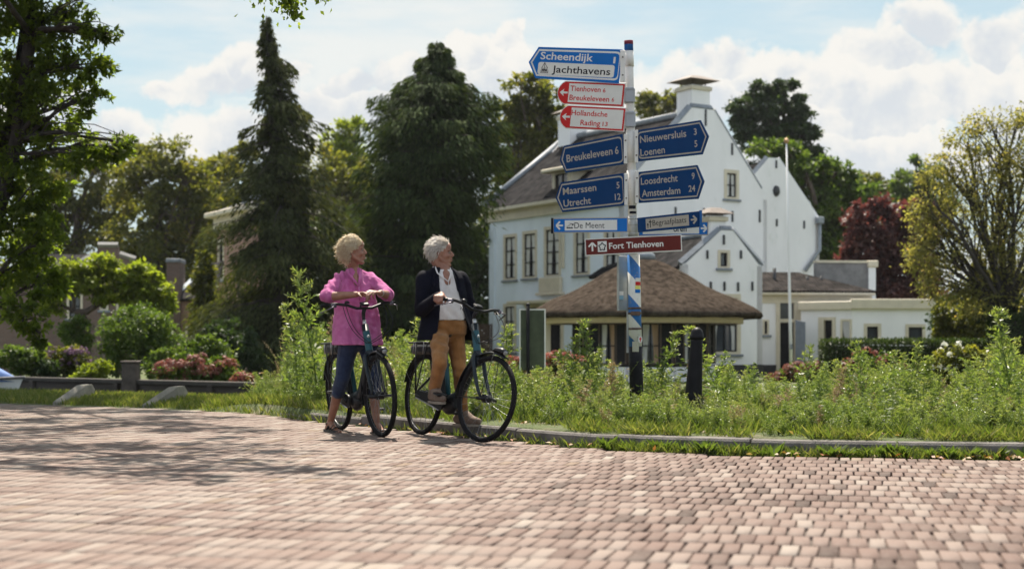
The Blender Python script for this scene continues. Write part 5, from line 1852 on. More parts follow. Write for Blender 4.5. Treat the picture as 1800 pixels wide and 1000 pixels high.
def signpost():
    D = 15.5
    bp, tpx = (1119, 740), (1105, 73)
    b = W(*bp, D); b.z = gz(b.x, b.y)
    t = thing('signpost', b, 'leaning white signpost with blue, red and brown direction boards in the weeds', 'signpost')
    top = W(*tpx, D)
    ax = (top - W(1119, 690, D))
    base = W(1119, 690, D)
    def at(y):
        return base + ax * ((690 - y) / (690 - 73))
    x_at = lambda y: 1119 + (1105 - 1119) * (690 - y) / (690 - 73)
    k = D / F
    mb = MB(); mb.tube([at(455), at(150), at(73)], [7.6 * k, 7.4 * k, 7.2 * k], 20); mb.build('upper_pole', S['post'], t)
    # lower pole: white with blue spiral bands, black foot
    m = bpy.data.materials.new('banded_post_paint'); m.use_nodes = True
    N = NT(m.node_tree); bs = m.node_tree.nodes['Principled BSDF']
    sp = N.new('ShaderNodeSeparateXYZ'); co = N.new('ShaderNodeTexCoord').outputs['Object']; N.put(sp.inputs[0], co)
    f = N.math('FRACT', N.math('ADD', N.math('MULTIPLY', sp.outputs[2], 2.28), N.math('ADD', N.math('MULTIPLY', sp.outputs[0], 2.6), .92)))
    band = N.math('LESS_THAN', f, .46)
    wear = N.ss(N.noise(co, 26, 6, .7), .60, .66)
    col = N.mix(band, (.66, .64, .60), (.012, .12, .36))
    col = N.mix(N.math('MULTIPLY', wear, .8), col, (.22, .19, .16))
    N.put(bs.inputs['Base Color'], col); bs.inputs['Roughness'].default_value = .45
    mb = MB(); mb.tube([at(612), at(540), at(448)], [11.4 * k, 11.2 * k, 10.8 * k], 24); mb.build('lower_pole', m, t)
    mb = MB(); mb.tube([b - Vector((0, 0, .2)), at(690), at(640), at(609)], [12.4 * k, 12.3 * k, 12 * k, 11.8 * k], 24); mb.build('foot', S['black_post'], t)
    mb = MB()
    mb.tube([at(90), at(77), at(73.0), at(72.4)], [7.9 * k, 7.9 * k, 7.4 * k, 4 * k], 20)
    c = mb.build('cap', S['cap_blue'], t)
    mb = MB(); mb.tube([at(79), at(72.2)], [8.0 * k, 8.0 * k], 20); mb.build('cap_band', flat('cap_red', (.18, .03, .05)), c)
    for y0, y1, r in ((91, 118, 8.3), (230, 286, 8.4), (300, 359, 8.6)):
        mb = MB(); mb.tube([at(y0), at(y1)], [r * k, r * k], 20); mb.build('sleeve', S['post'], t)
    for y0, y1 in ((155, 183), (197, 226)):
        mb = MB(); mb.box((at(y0) + at(y1)) / 2 + Vector((-1 * k, 0, 0)), (19 * k, 21 * k, (y1 - y0) * k), bev=.02)
        for yy in (y0 + 3, y1 - 3):
            mb.box(at(yy) + Vector((-1 * k, -11 * k, 0)), (14 * k, .012, .012))
        mb.build('clamp', S['grey'], t)
    mb = MB(); mb.tube([at(380), at(416)], [8.6 * k, 8.6 * k], 18)
    for dy in (384, 394, 410): mb.tube([at(dy), at(dy + 2)], [9.3 * k, 9.3 * k], 18)
    mb.build('clamp', S['galv'], t)
    for dy in (420, 540, 576):
        mb = MB(); mb.tube([at(dy), at(dy + 3.5)], [11.9 * k, 11.9 * k], 18); mb.build('pipe_clamp', S['rust'], t)
    mb = MB(); mb.tube([at(549), at(552.5)], [11.9 * k, 11.9 * k], 18)
    mb.box(at(551) + Vector((0, -12 * k, 0)), (16 * k, .02, 7 * k))
    mb.build('pipe_clamp', S['rust'], t)
    # stickers
    def sticker(y0, y1, x0, x1, mt, parent=t, name='sticker', r=11.6):
        vs, fs = [], []
        for i in range(7):
            x = x0 + (x1 - x0) * i / 6
            xo = max(-.98, min(.98, (x - x_at((y0 + y1) / 2)) / r))
            yy = -math.sqrt(1 - xo * xo) * r
            for y in (y0, y1):
                vs.append(at(y) + Vector(((x - x_at(y)) * k, yy * k, 0)))
        for i in range(6):
            fs.append((2 * i, 2 * i + 1, 2 * i + 3, 2 * i + 2))
        return MB().add(vs, fs).build(name, mt, parent)
    sticker(489, 495.5, 1116, 1125.5, S['white']); sticker(495.5, 502, 1116, 1125.5, S['red']); sticker(502.4, 508.5, 1115.5, 1125, S['yellow'])
    sticker(509, 515, 1115.5, 1125, S['blue'])
    sticker(600, 618, 1110.5, 1122, S['paper'], r=12.4)
    sticker(362, 368, 1105, 1117, S['black'], r=8.0)
    sticker(372, 376.5, 1106, 1118, S['black'], r=8.0)
    # round route marker with a red arrow
    vs = []
    cxp, cyp = 1124.5, 596.5
    q = at(cyp) + Vector(((cxp - x_at(cyp)) * k, -10.6 * k, 0))
    Mx = Matrix.Rotation(R(28), 3, 'Z')
    mb = MB(); mb.add([q + Mx @ Vector((math.cos(a) * 4.4 * k, 0, math.sin(a) * 6.2 * k)) for a in [i * math.pi / 10 for i in range(20)]], [list(range(20))])
    rm = mb.build('route_marker', S['white'], t)
    mb = MB(); mb.add([q + Mx @ Vector((x * k, -.003, z * k)) for x, z in ((-1, -4.2), (1, -4.2), (1, .2), (2.8, .2), (0, 4.6), (-2.8, .2), (-1, .2))], [list(range(7))])
    mb.build('arrow', S['red'], rm)
    # grey metal sign seen from behind, on the left of the post, with a galvanised strut below
    a0, a1 = W(1085, 498, D + .12), W(1104, 498, D + .12)
    mb = MB()
    mb.box((a0 + a1) / 2, (19 * k, .025, 97 * k), Matrix.Rotation(R(20), 3, 'Z'), bev=.006)
    bk = mb.build('sign_back', S['alu'], t)
    mb = MB()
    Mr = Matrix.Rotation(R(20), 3, 'Z')
    for sx in (-1, 1):
        mb.box((a0 + a1) / 2 + Mr @ Vector((sx * 9.6 * k, -.012, 0)), (1.6 * k, .04, 97 * k), Mr)
    mb.build('rim', S['galv'], bk)
    mb = MB(); mb.box(W(1092, 523, D + .09) + Vector((0, 0, 0)), (8.5 * k, .004, 7 * k), Mr); mb.build('sticker', S['tape'], bk)
    mb = MB(); mb.box(W(1092, 515.5, D + .09), (8.5 * k, .004, 7 * k), Mr); mb.build('sticker', S['white'], bk)
    mb = MB(); mb.box(W(1105, 583, D + .05), (7 * k, .03, 74 * k)); mb.build('strut', S['galv'], t)

    # ---- boards
    bd, o = arrow_board(t, 'bright blue arrow board reading Scheendijk 1 and Jachthavens', (930, 110), (1091, 117.3), 15.9, 15.45, 27.5, 29, 15, 'L', 'blue', 'white', 4)
    bd.text('Scheendijk', 20.5, 113, 6.2, 12.8, S['white'], o, .015)
    bd.text('1', 148.5, 152, 4.5, 11, S['white'], o, .015)
    def rrect(x0, x1, z0, z1, r=3):
        pts = []
        for (cx_, cz_, a0_) in ((x1 - r, z1 - r, 0), (x0 + r, z1 - r, 90), (x0 + r, z0 + r, 180), (x1 - r, z0 + r, 270)):
            for i in range(4):
                a = R(a0_ + 30 * i)
                pts.append((cx_ + r * math.cos(a), cz_ + r * math.sin(a)))
        return pts
    mb = MB(); bd.plate(mb, rrect(18, 152, -20.5, 1.2, 4), .0137, .0142); mb.build('name_panel', S['white'], o)
    bd.text('Jachthavens', 43.5, 145.5, -16.2, 12.3, S['black'], o, .0147, .012)
    mb = MB()
    z = -15
    mb.add([bd.p(x, zz + z, .0148) for x, zz in ((24, 3.5), (36, 3.5), (34, 1.2), (26, 1.2))], [(0, 1, 2, 3)])
    for a, c in (((29.6, 3.5), (29.6, 16)), ((29.6, 16), (24.5, 5)), ((24.5, 5), (28.8, 5)), ((29.6, 15), (35.5, 5.5)), ((35.5, 5.5), (30, 5.5))):
        mb.tube([bd.p(a[0], a[1] + z, .0148), bd.p(c[0], c[1] + z, .0148)], .0028, 5)
    for i in range(3):
        mb.tube([bd.p(23 + j, z + .9 - i * 1.7 + .4 * math.sin(j * 1.8 + i), .0148) for j in range(15)], .0022, 5)
    mb.build('boat_symbol', S['black'], o)
    flange(t, 1094.5, 89, 145, 15.44)

    def cycle_board(lab, l, r, lines):
        b_ = Board(l, r, 15.75, 15.46)
        w, h = b_.px, 19.6
        def arc(i):
            pts = [(w - i, -h + i), (w - i, h - i)]
            for q_ in range(9):
                a = R(62 - 124 * q_ / 8)
                pts.append((18 - 17.5 * math.cos(a) / math.cos(0) + (6 - 6 * math.cos(a)) + i * .8, (h - i) * math.sin(a) / math.sin(R(62))))
            return pts
        mb = MB(); b_.plate(mb, arc(-1.0), -.012, .0); ob = mb.build('cycle_board', S['white'], t); ob['label'] = lab
        mb = MB(); b_.plate(mb, arc(.4), .0002, .004); mb.build('red_face', S['red'], ob)
        mb = MB(); b_.plate(mb, [(20, -h + 3), (w - 3.2, -h + 3), (w - 3.2, h - 3), (20, h - 3)], .0042, .0052); mb.build('white_face', S['white'], ob)
        mb = MB(); mb.add([b_.p(x, zz, .0055) for x, zz in ((4, 0), (12, 6.5), (10.6, 1.7), (18.5, 1.7), (18.5, -1.7), (10.6, -1.7), (12, -6.5))], [list(range(7))]); mb.build('arrow', S['white'], ob)
        for (s, x0, x1, zb, cap) in lines:
            b_.text(s, x0, x1, zb, cap, S['red'], ob, .0056, .016)
    cycle_board('red and white cycle board reading Tienhoven 6 and Breukeleveen 6', (980, 162.5), (1097, 168), [('Tienhoven', 22.5, 76, 3.4, 9.2), ('6', 80, 84.5, 3.2, 7.2), ('Breukeleveen', 22.5, 92.5, -12.6, 9.2), ('6', 97, 101, -12.2, 7.2)])
    cycle_board('red and white cycle board reading Hollandsche Rading 13', (984, 205), (1098, 211), [('Hollandsche', 20.5, 84, 3.4, 9.2), ('Rading', 38, 73, -13.2, 9.2), ('13', 77, 86, -12.8, 7.2)])

    bd, o = arrow_board(t, 'dark blue arrow board reading Breukeleveen 6', (985, 282), (1096.5, 262.5), 15.9, 15.45, 24, 26.3, 9, 'L', 'navy', 'dull', 3.4)
    bd.text('Breukeleveen', 12.5, 94.5, -6, 13, S['dull'], o, .0142); bd.text('6', 99, 105, -6.5, 13, S['dull'], o, .0142)
    bd, o = arrow_board(t, 'dark blue arrow board reading Maarssen 5 and Utrecht 12', (977.5, 348.5), (1098, 333), 15.9, 15.45, 26.5, 28, 11, 'L', 'navy', 'dull', 3.4)
    bd.text('Maarssen', 14, 73.5, 4, 12, S['dull'], o, .0142); bd.text('Utrecht', 14, 63, -17.5, 12, S['dull'], o, .0142)
    bd.text('5', 109, 114, 3, 11, S['dull'], o, .0142); bd.text('12', 105, 115, -17, 11, S['dull'], o, .0142)
    bd, o = arrow_board(t, 'dark blue arrow board reading Nieuwersluis 3 and Loenen 5', (1121, 257), (1246, 240), 15.45, 15.05, 27.6, 30, 12.5, 'R', 'navy', 'dull', 3.4)
    bd.text('Nieuwersluis', 5.5, 88, 4.5, 12.4, S['dull'], o, .0142); bd.text('Loenen', 5, 49, -19, 12.4, S['dull'], o, .0142)
    bd.text('3', 101.5, 106.5, 5.5, 11.2, S['dull'], o, .0142); bd.text('5', 101.5, 106.5, -15.5, 11.2, S['dull'], o, .0142)
    bd, o = arrow_board(t, 'dark blue arrow board reading Loosdrecht 9 and Amsterdam 24', (1122.5, 330), (1238, 319), 15.45, 15.05, 27.5, 29.5, 11, 'R', 'navy', 'dull', 3.4)
    bd.text('Loosdrecht', 5.5, 71, 4.3, 12.2, S['dull'], o, .0142); bd.text('Amsterdam', 6.5, 75, -17.5, 12.2, S['dull'], o, .0142)
    bd.text('9', 95.5, 100.5, 5.5, 11, S['dull'], o, .0142); bd.text('24', 89.5, 101, -16, 11, S['dull'], o, .0142)
    for (x, y0, y1) in ((1099.5, 236, 288), (1100.5, 305, 361), (1118.5, 229, 286), (1119.5, 301, 358)):
        flange(t, x, y0, y1, 15.42, 6)

    def strip(lab, l, r, dl, dr, h0, h1, col, edge=None, name='name_board', th=.02):
        b_ = Board(l, r, dl, dr); w = b_.px
        mb = MB(); b_.plate(mb, [(0, -h0), (w, -h1), (w, h1), (0, h0)], -th, .004, 0)
        ob = mb.build(name, S[edge or col], t); ob['label'] = lab
        e = 1.6 if edge else .5
        mb = MB(); b_.plate(mb, [(e, -h0 + e), (w - e, -h1 + e), (w - e, h1 - e), (e, h0 - e)], .0042, .0054); mb.build('panel', S[col], ob)
        return b_, ob
    def arrow_sym(b_, ob, pts, o_=.0066, wpx=1.5, mt='white'):
        mb = MB()
        for a, c in pts:
            va, vc = Vector(a), Vector(c)
            n_ = Vector((-(vc - va).y, (vc - va).x)).normalized() * wpx
            mb.add([b_.p(*(va + n_), o_), b_.p(*(va - n_), o_), b_.p(*(vc - n_), o_ + .0002), b_.p(*(vc + n_), o_ + .0002)], [(0, 1, 2, 3)])
        return mb.build('arrow', S[mt], ob)
    bd, o = strip('bright blue narrow board reading De Meent with a swimmer', (972, 396.7), (1104, 395.3), 15.55, 15.42, 13, 13.2, 'blue', 'dull')
    arrow_sym(bd, o, [((6, 0), (18, 0)), ((6, 0), (12.5, 7)), ((6, 0), (12.5, -7))])
    mb = MB(); bd.plate(mb, [(21, -9), (113, -9), (113, 9), (21, 9)], .0056, .0062); mb.build('name_panel', S['white'], o)
    bd.text('De Meent', 38, 91, -5.2, 10.4, S['black'], o, .0066, .0)
    mb = MB()
    for a, c, r_ in (((25, -2.6), (33, 3.2), .006), ((33, 3.2), (28, 4.2), .004), ((33, 3.2), (35, -1), .005)):
        mb.tube([bd.p(*a, .007), bd.p(*c, .007)], r_, 6, flat=.3)
    mb.lathe([(.0, .003), (.009, .002), (.010, 0)], bd.p(35.3, 1.6, .0066), Matrix((bd.ex, bd.ez, bd.en)).transposed(), 10)
    mb.add([bd.p(24.5 + 11 * i / 8, -3.4 + .7 * math.sin(i * 2.2), .0066) for i in range(9)] + [bd.p(35.5 - 11 * i / 8, -5.4, .0066) for i in range(9)], [list(range(18))])
    mb.build('swimmer_symbol', S['black'], o)
    mb = MB(); mb.box(W(970.5, 397, 15.56), (4 * k, .05, 27 * k)); mb.build('end_cap', S['black'], o)
    bd, o = strip('blue narrow board mostly hidden, its white panel ending in oren', (1122, 403), (1245, 401.5), 15.85, 15.75, 12.5, 12, 'blue', 'dull')
    mb = MB(); bd.plate(mb, [(8, -9), (107, -9), (107, 9), (8, 9)], .0056, .0062); mb.build('name_panel', S['white'], o)
    bd.text('oren', 62, 85, -5, 10.4, S['black'], o, .0066, .02)
    arrow_sym(bd, o, [((120, 0), (110, 0)), ((120, 0), (114.5, 6.5)), ((120, 0), (114.5, -6.5))])
    bd, o = strip('dark blue narrow board reading Begraafplaats with two crosses', (1121, 396), (1229.5, 385.2), 15.42, 15.1, 12.8, 13.6, 'navy', None)
    mb = MB(); bd.plate(mb, [(15, -9.2), (91, -9.4), (91, 9.6), (15, 9.4)], .0056, .0062); mb.build('name_panel', S['dull'], o)
    bd.text('Begraafplaats', 27, 86.5, -3.6, 10, S['black'], o, .0066, .0)
    arrow_sym(bd, o, [((104.5, 0), (94.5, 0)), ((104.5, 0), (98.5, 7)), ((104.5, 0), (98.5, -7))], mt='dull')
    arrow_sym(bd, o, [((23, -6.5), (23, 7.5)), ((20.3, 3.5), (25.8, 3.5)), ((18.5, -7), (18.5, 1.5)), ((16.8, -.8), (20.2, -.8))], wpx=.75, mt='black').name = 'cross_symbol'
    mb = MB(); mb.box(W(1231.5, 384.8, 15.1), (4 * k, .05, 28.5 * k)); mb.build('end_cap', S['cap_blue'], o)
    bd, o = strip('brown board reading Fort Tienhoven with a star fort symbol', (1028.5, 435), (1198.5, 426.5), 15.35, 15.2, 15, 14.4, 'brown', 'white', th=.03)
    arrow_sym(bd, o, [((13, -7.5), (13, 7)), ((13, 7.5), (6.5, .5)), ((13, 7.5), (19.5, .5))], wpx=1.5)
    mb = MB(); bd.plate(mb, [(22.5, -9.3), (38.5, -9.3), (38.5, 9.3), (22.5, 9.3)], .0056, .0062); mb.build('symbol_panel', S['white'], o)
    st = [(30.5 + (6.6 if i % 2 == 0 else 4.2) * math.sin(R(36 * i)), -.4 + (7.4 if i % 2 == 0 else 4.6) * math.cos(R(36 * i))) for i in range(10)]
    arrow_sym(bd, o, [(st[i], st[(i + 1) % 10]) for i in range(10)], wpx=.9, mt='black').name = 'fort_symbol'
    bd.text('Fort Tienhoven', 42.5, 138, -4.9, 10.6, S['white'], o, .0066, .018)
signpost()

def bollard():
    d = 12.75
    b = W(1216.5, 740, d); b.z = gz(b.x, b.y)
    t = thing('bollard', b, 'black tapered iron bollard with a domed head leaning slightly right in the weeds', 'bollard')
    tp = W(1226, 575, d)
    ax = (tp - b).normalized()
    Mz = ax.to_track_quat('Z', 'Y').to_matrix()
    h = (tp - b).length
    k = d / F
    MB().lathe([(18 * k, -.1), (17 * k, .02), (10.6 * k, h - 24 * k), (10.6 * k, h - 21 * k)], b, Mz, 28).build('shaft', S['black_post'], t)
    MB().lathe([(10.6 * k, h - 22 * k), (12.4 * k, h - 21.5 * k), (12.6 * k, h - 15 * k), (11.4 * k, h - 13.5 * k), (11 * k, h - 10 * k), (8.8 * k, h - 4.5 * k), (5 * k, h - 1.2 * k), (.3 * k, h)], b, Mz, 28).build('head', S['black_post'], t)
bollard()

def back_board():
    d = 21.0
    b = W(935, 690, d); b.z = gz(b.x, b.y)
    t = thing('notice_board', b, 'green back of a white edged board on a black post behind the flowers', 'board')
    k = d / F
    c = W(936, 598, d)
    mb = MB(); mb.box(c, (43 * k, .02, 106 * k), bev=.006); p = mb.build('panel', mat('moss_green_board_back', (.05, .062, .034), .75, var=.3, scale=4, c3=(.035, .045, .022)), t)
    mb = MB()
    for sx in (-1, 1): mb.box(c + Vector((sx * 22 * k, 0, 0)), (2.4 * k, .03, 110 * k))
    mb.box(c + Vector((0, 0, 54 * k)), (41.4 * k, .03, 2.4 * k))
    mb.build('edge', S['white'], p)
    mb = MB(); mb.tube([b - Vector((0, 0, .2)), W(928, 640, d - .05), W(928, 536, d - .05)], .027, 10); mb.ell(W(928, 536, d - .05), .03); mb.build('post', S['black_post'], t)
back_board()
# ================================================================ BICYCLES
B = dict(
    frame=mat('grey_blue_frame_paint', (.012, .018, .024), .42, var=.1, spec=.25), teal=mat('teal_frame_paint', (.012, .062, .080), .4, var=.1, spec=.3), rubber=mat('tyre_rubber', (.010, .009, .010), .85, var=.2, scale=30, spec=.15),
    black=mat('black_plastic', (.008, .008, .010), .45, var=.2, spec=.3), metal=mat('brushed_metal', (.45, .45, .46), .3, metal=.8, var=.1), rim=mat('dark_rim', (.05, .05, .055), .35, metal=.5), spoke=mat('spoke_steel', (.25, .25, .26), .35, metal=.8),
    saddle=mat('black_saddle', (.02, .018, .018), .6, var=.2), lens=mat('lamp_glass', (.22, .22, .22), .1, var=.05), redlens=mat('red_lamp_lens', (.35, .02, .02), .2), badge=mat('silver_badge', (.4, .4, .41), .35, metal=.5), purple=mat('anodised_purple_grey', (.10, .09, .115), .35, metal=.6))

GRIPS = {}
def bicycle(label, c, dirv, lean, steer, crank_deg, frame, pedal_tilt=0, bar=0.0, sad=0.0):
    """x forward, y to the rider's left, z up; lean to the left is positive"""
    ang = math.atan2(dirv[1], dirv[0])
    t = thing('bicycle', c, label, 'bicycle', rot=(R(-lean), 0, ang))
    t.rotation_mode = 'XYZ'
    Rw, hub_f, hub_r = .352, .56, -.56
    axis = lambda z: Vector((.50 - (z - .355) * .36, 0, z))
    up = (axis(1.0) - axis(.4)).normalized()
    St = Matrix.Translation(axis(.6)) @ Matrix.Rotation(R(steer), 4, up) @ Matrix.Translation(-axis(.6))
    def part(mb, name, m, parent=t, st=False):
        if st: mb.v = [St @ v for v in mb.v]
        return mb.build(name, m, parent, local=True)
    def wheel(x, st):
        cc = Vector((x, 0, .355))
        w = part(MB().torus(cc, Rw - .034, .009, n=72, k=8), 'wheel', B['rim'], st=st)
        part(MB().torus(cc, Rw - .020, .0225, n=80, k=12), 'tyre', B['rubber'], w, st)
        mb = MB()
        for i in range(32):
            a = 2 * math.pi * i / 32
            a2 = a + (.5 if i % 4 < 2 else -.5)
            s = .03 * (1 if i % 2 else -1)
            mb.tube([cc + Vector((math.cos(a2) * .025, s, math.sin(a2) * .025)), cc + Vector((math.cos(a) * (Rw - .04), 0, math.sin(a) * (Rw - .04)))], .0013, 4, cap=False)
        part(mb, 'spokes', B['spoke'], w, st)
        mb = MB(); mb.tube([cc + Vector((0, -.06, 0)), cc + Vector((0, -.032, 0)), cc + Vector((0, -.03, 0)), cc + Vector((0, .03, 0)), cc + Vector((0, .032, 0)), cc + Vector((0, .06, 0))], [.012, .014, .034, .034, .014, .012], 14)
        part(mb, 'hub', B['black'], w, st)
    wheel(hub_f, True); wheel(hub_r, False)
    # frame
    mb = MB()
    mb.tube([axis(.70) + Vector((-.012, 0, 0)), Vector((.30, 0, .62)), Vector((.19, 0, .47)), Vector((.09, 0, .36)), Vector((-.02, 0, .325))], [.036, .040, .041, .041, .045], 14, flat=1.15)
    mb.tube([axis(.62), axis(.70), axis(.96)], [.030, .031, .029], 14)
    for s in (-1, 1):
        mb.tube([Vector((-.09, s * .045, .29)), Vector((-.3, s * .06, .30)), Vector((hub_r, s * .075, .355))], [.016, .014, .012], 8)
        mb.tube([Vector((-.175, s * .025, .62)), Vector((-.36, s * .06, .49)), Vector((hub_r, s * .075, .365))], [.011, .011, .010], 8)
    fr = part(mb, 'frame', B['frame'])
    mb = MB(); mb.tube([Vector((-.075, 0, .33)), Vector((-.215, 0, .74))], .0205, 14); part(mb, 'seat_tube', B[frame], fr)
    mb = MB(); mb.tube([axis(.735), axis(.90)], .0318, 14, cap=False); part(mb, 'head_sleeve', B[frame], fr)
    mb = MB(); q = axis(.86) + Vector((.034, 0, .0)); mb.lathe([(.0, .004), (.012, .003), (.014, 0)], q, Matrix.Rotation(R(90), 3, 'Y'), 14); part(mb, 'badge', B['badge'], fr, True)
    mb = MB(); mb.tube([Vector((-.21, 0, .72)), Vector((-.275 + sad * .4, 0, .93 + sad))], .0135, 10); mb.tube([Vector((-.207, 0, .715)), Vector((-.216, 0, .745))], .026, 12)
    part(mb, 'seat_post', B['black'])
    mb = MB()
    pts = [(-.42, .0), (-.40, .075), (-.33, .085), (-.24, .055), (-.15, .026), (-.11, .016)]
    vs, fs = [], []
    for (x, w) in pts:
        w = max(w, .01)
        for j in range(10):
            a = 2 * math.pi * j / 10
            vs.append(Vector((x + sad * .5, w * math.cos(a), .955 + sad + .028 * math.sin(a) + (.012 if x < -.35 else 0) - (.012 * abs(math.cos(a)) if x > -.3 else 0))))
    for i in range(len(pts) - 1):
        for j in range(10):
            fs.append((i * 10 + j, i * 10 + (j + 1) % 10, (i + 1) * 10 + (j + 1) % 10, (i + 1) * 10 + j))
    fs += [list(range(10))[::-1], [50 + j for j in range(10)]]
    mb.add(vs, fs, 0, True); part(mb, 'saddle', B['saddle'])
    # motor and drive
    mb = MB(); mb.ell((-.055, 0, .285), (.115, .055, .085), n=20); mb.ell((-.12, 0, .30), (.07, .05, .06), n=14); part(mb, 'motor', B['black'])
    mb = MB()
    vs = []
    ol = []
    for i in range(11):
        a = R(90 - 180 * i / 10 + 0); ol.append((-.09 + .060 * math.cos(a), .29 + .060 * math.sin(a)))
    for i in range(7):
        a = R(-90 - 180 * i / 6); ol.append((hub_r + .02 + .033 * math.cos(a), .355 + .033 * math.sin(a)))
    mb.hexa([Vector((x, -.065, z)) for x, z in ol], [Vector((x, -.082, z)) for x, z in ol]); part(mb, 'chain_guard', B['black'])
    mb = MB(); mb.tube([Vector((-.09, -.084, .231)), Vector((-.30, -.084, .276)), Vector((hub_r + .02, -.084, .322))], .006, 6); part(mb, 'guard_trim', B['metal'])
    a = R(crank_deg)
    for s, aa in ((-1, a), (1, a + math.pi)):
        mb = MB()
        c0 = Vector((-.09, s * .085, .29)); c1 = c0 + Vector((math.cos(aa) * .17, s * .012, math.sin(aa) * .17))
        mb.tube([c0, c1], [.017, .012], 8)
        ck = part(mb, 'crank', B['black'])
        mb = MB(); mb.box(c1 + Vector((0, s * .06, 0)), (.09, .095, .022), Matrix.Rotation(R(pedal_tilt), 3, 'Y'), bev=.006)
        part(mb, 'pedal', B['black'], ck)
    # fork
    mb = MB()
    cr = axis(.715) + Vector((.005, 0, 0))
    for s in (-1, 1):
        mb.tube([cr + Vector((0, s * .03, 0)), cr + Vector((.012, s * .052, -.03)), axis(.55) + Vector((.008, s * .056, 0)), axis(.42) + Vector((.03, s * .058, 0)), Vector((hub_f, s * .06, .355))], [.017, .018, .0165, .014, .011], 10)
    mb.tube([cr + Vector((0, -.036, 0)), cr + Vector((0, .036, 0))], .021, 10)
    part(mb, 'fork', B['frame'], st=True)
    mb = MB(); mb.tube([Vector((hub_f, -.105, .35)), Vector((hub_f, -.03, .352)), Vector((hub_f, .03, .352)), Vector((hub_f, .105, .35))], [.012, .016, .016, .012], 8); part(mb, 'axle', B['black'], st=True)
    # mudguards
    def guard(cx, a0, a1, st, r=.384):
        vs, fs, n = [], [], 22
        for i in range(n + 1):
            aa = R(a0 + (a1 - a0) * i / n)
            for (y, dr) in ((-.032, -.016), (-.022, -.003), (0, .002), (.022, -.003), (.032, -.016)):
                vs.append(Vector((cx + (r + dr) * math.cos(aa), y, .355 + (r + dr) * math.sin(aa))))
            for (y, dr) in ((.028, -.018), (0, -.002), (-.028, -.018)):
                vs.append(Vector((cx + (r + dr) * math.cos(aa), y, .355 + (r + dr) * math.sin(aa))))
        for i in range(n):
            for j in range(8):
                fs.append((i * 8 + j, i * 8 + (j + 1) % 8, (i + 1) * 8 + (j + 1) % 8, (i + 1) * 8 + j))
        mb = MB().add(vs, fs, 0, True)
        for aa in ((a0 + 20), a1 - 15):
            e = Vector((cx + (r - .01) * math.cos(R(aa)), 0, .355 + (r - .01) * math.sin(R(aa))))
            for s in (-1, 1):
                mb.tube([Vector((cx, s * .07, .36)), e + Vector((0, s * .03, 0))], .003, 5)
        return part(mb, 'mudguard', B['black'], st=st)
    guard(hub_f, 62, 195, True); guard(hub_r, -8, 165, False)
    mb = MB()
    q = Vector((hub_f + .10, 0, .355 + .378))
    mb.tube([q + Vector((-.10, 0, .012)), q + Vector((-.05, 0, .022)), q + Vector((.02, 0, .014)), q + Vector((.055, 0, 0))], [.012, .026, .034, .030], 12, flat=.75)
    hl = part(mb, 'headlight', B['black'], st=True)
    mb = MB(); mb.lathe([(.024, 0), (.020, .006), (.0, .009)], q + Vector((.055, 0, 0)), Matrix.Rotation(R(90), 3, 'Y'), 12); part(mb, 'lens', B['lens'], hl, True)
    # rack with battery, coat guard and rear lamp
    mb = MB()
    for s in (-1, 1):
        mb.tube([Vector((-.36, s * .055, .80)), Vector((-.55, s * .065, .805)), Vector((-.80, s * .065, .80)), Vector((-.81, s * .03, .80))], .008, 8)
        mb.tube([Vector((-.66, s * .066, .80)), Vector((-.60, s * .078, .56)), Vector((hub_r, s * .08, .36))], .008, 8)
        mb.tube([Vector((-.44, s * .062, .80)), Vector((-.50, s * .078, .56)), Vector((hub_r, s * .08, .36))], .006, 8)
    for x in (-.42, -.52, -.62, -.72, -.80): mb.tube([Vector((x, -.063, .802)), Vector((x, .063, .802))], .006, 6)
    rk = part(mb, 'rack', B['black'])
    mb = MB(); mb.box((-.60, 0, .745), (.40, .105, .085), bev=.02); mb.box((-.60, 0, .79), (.36, .06, .012)); part(mb, 'battery', B['black'], rk)
    mb = MB()
    for s in (-1, 1):
        mb.tube([Vector((-.50, s * .068, .808)), Vector((-.50, s * .07, .70))], .004, 5); mb.tube([Vector((-.70, s * .068, .808)), Vector((-.70, s * .07, .70))], .004, 5)
    part(mb, 'strap', B['metal'], rk)
    mb = MB(); mb.box((-.815, 0, .755), (.02, .07, .05), bev=.008); part(mb, 'rear_light', B['redlens'], rk)
    mb = MB(); mb.tube([Vector((-.45, .09, .24)), Vector((-.30, .10, .26)), Vector((-.20, .08, .27))], .010, 8); part(mb, 'kickstand', B['black'])
    # steering
    mb = MB(); mb.tube([axis(.93), axis(1.02), axis(1.06) + Vector((.015, 0, bar)), axis(1.08) + Vector((.05, 0, .02 + bar))], [.0155, .015, .017, .018], 12)
    part(mb, 'stem', B['black'], st=True)
    mb = MB(); mb.tube([axis(.955), axis(1.0)], .0165, 12); part(mb, 'stem_ring', B['metal'], st=True)
    h0 = axis(1.08) + Vector((.055, 0, .025 + bar))
    bar = [h0 + Vector(p) for p in ((-.145, -.325, .035), (-.10, -.31, .04), (-.03, -.25, .045), (.005, -.16, .03), (0, -.07, .0), (0, 0, 0), (0, .07, 0), (.005, .16, .03), (-.03, .25, .045), (-.10, .31, .04), (-.145, .325, .035))]
    bm = Matrix.Translation(Vector(c)) @ Matrix.Rotation(ang, 4, 'Z') @ Matrix.Rotation(R(-lean), 4, 'X') @ St
    GRIPS[label] = [bm @ q for q in (bar[0].lerp(bar[1], .4), bar[2], bar[9].lerp(bar[10], .6), bar[5])]      # right grip, inner end, left grip, middle
    mb = MB(); mb.tube(bar, .0125, 10); hb = part(mb, 'handlebar', B['black'], st=True)
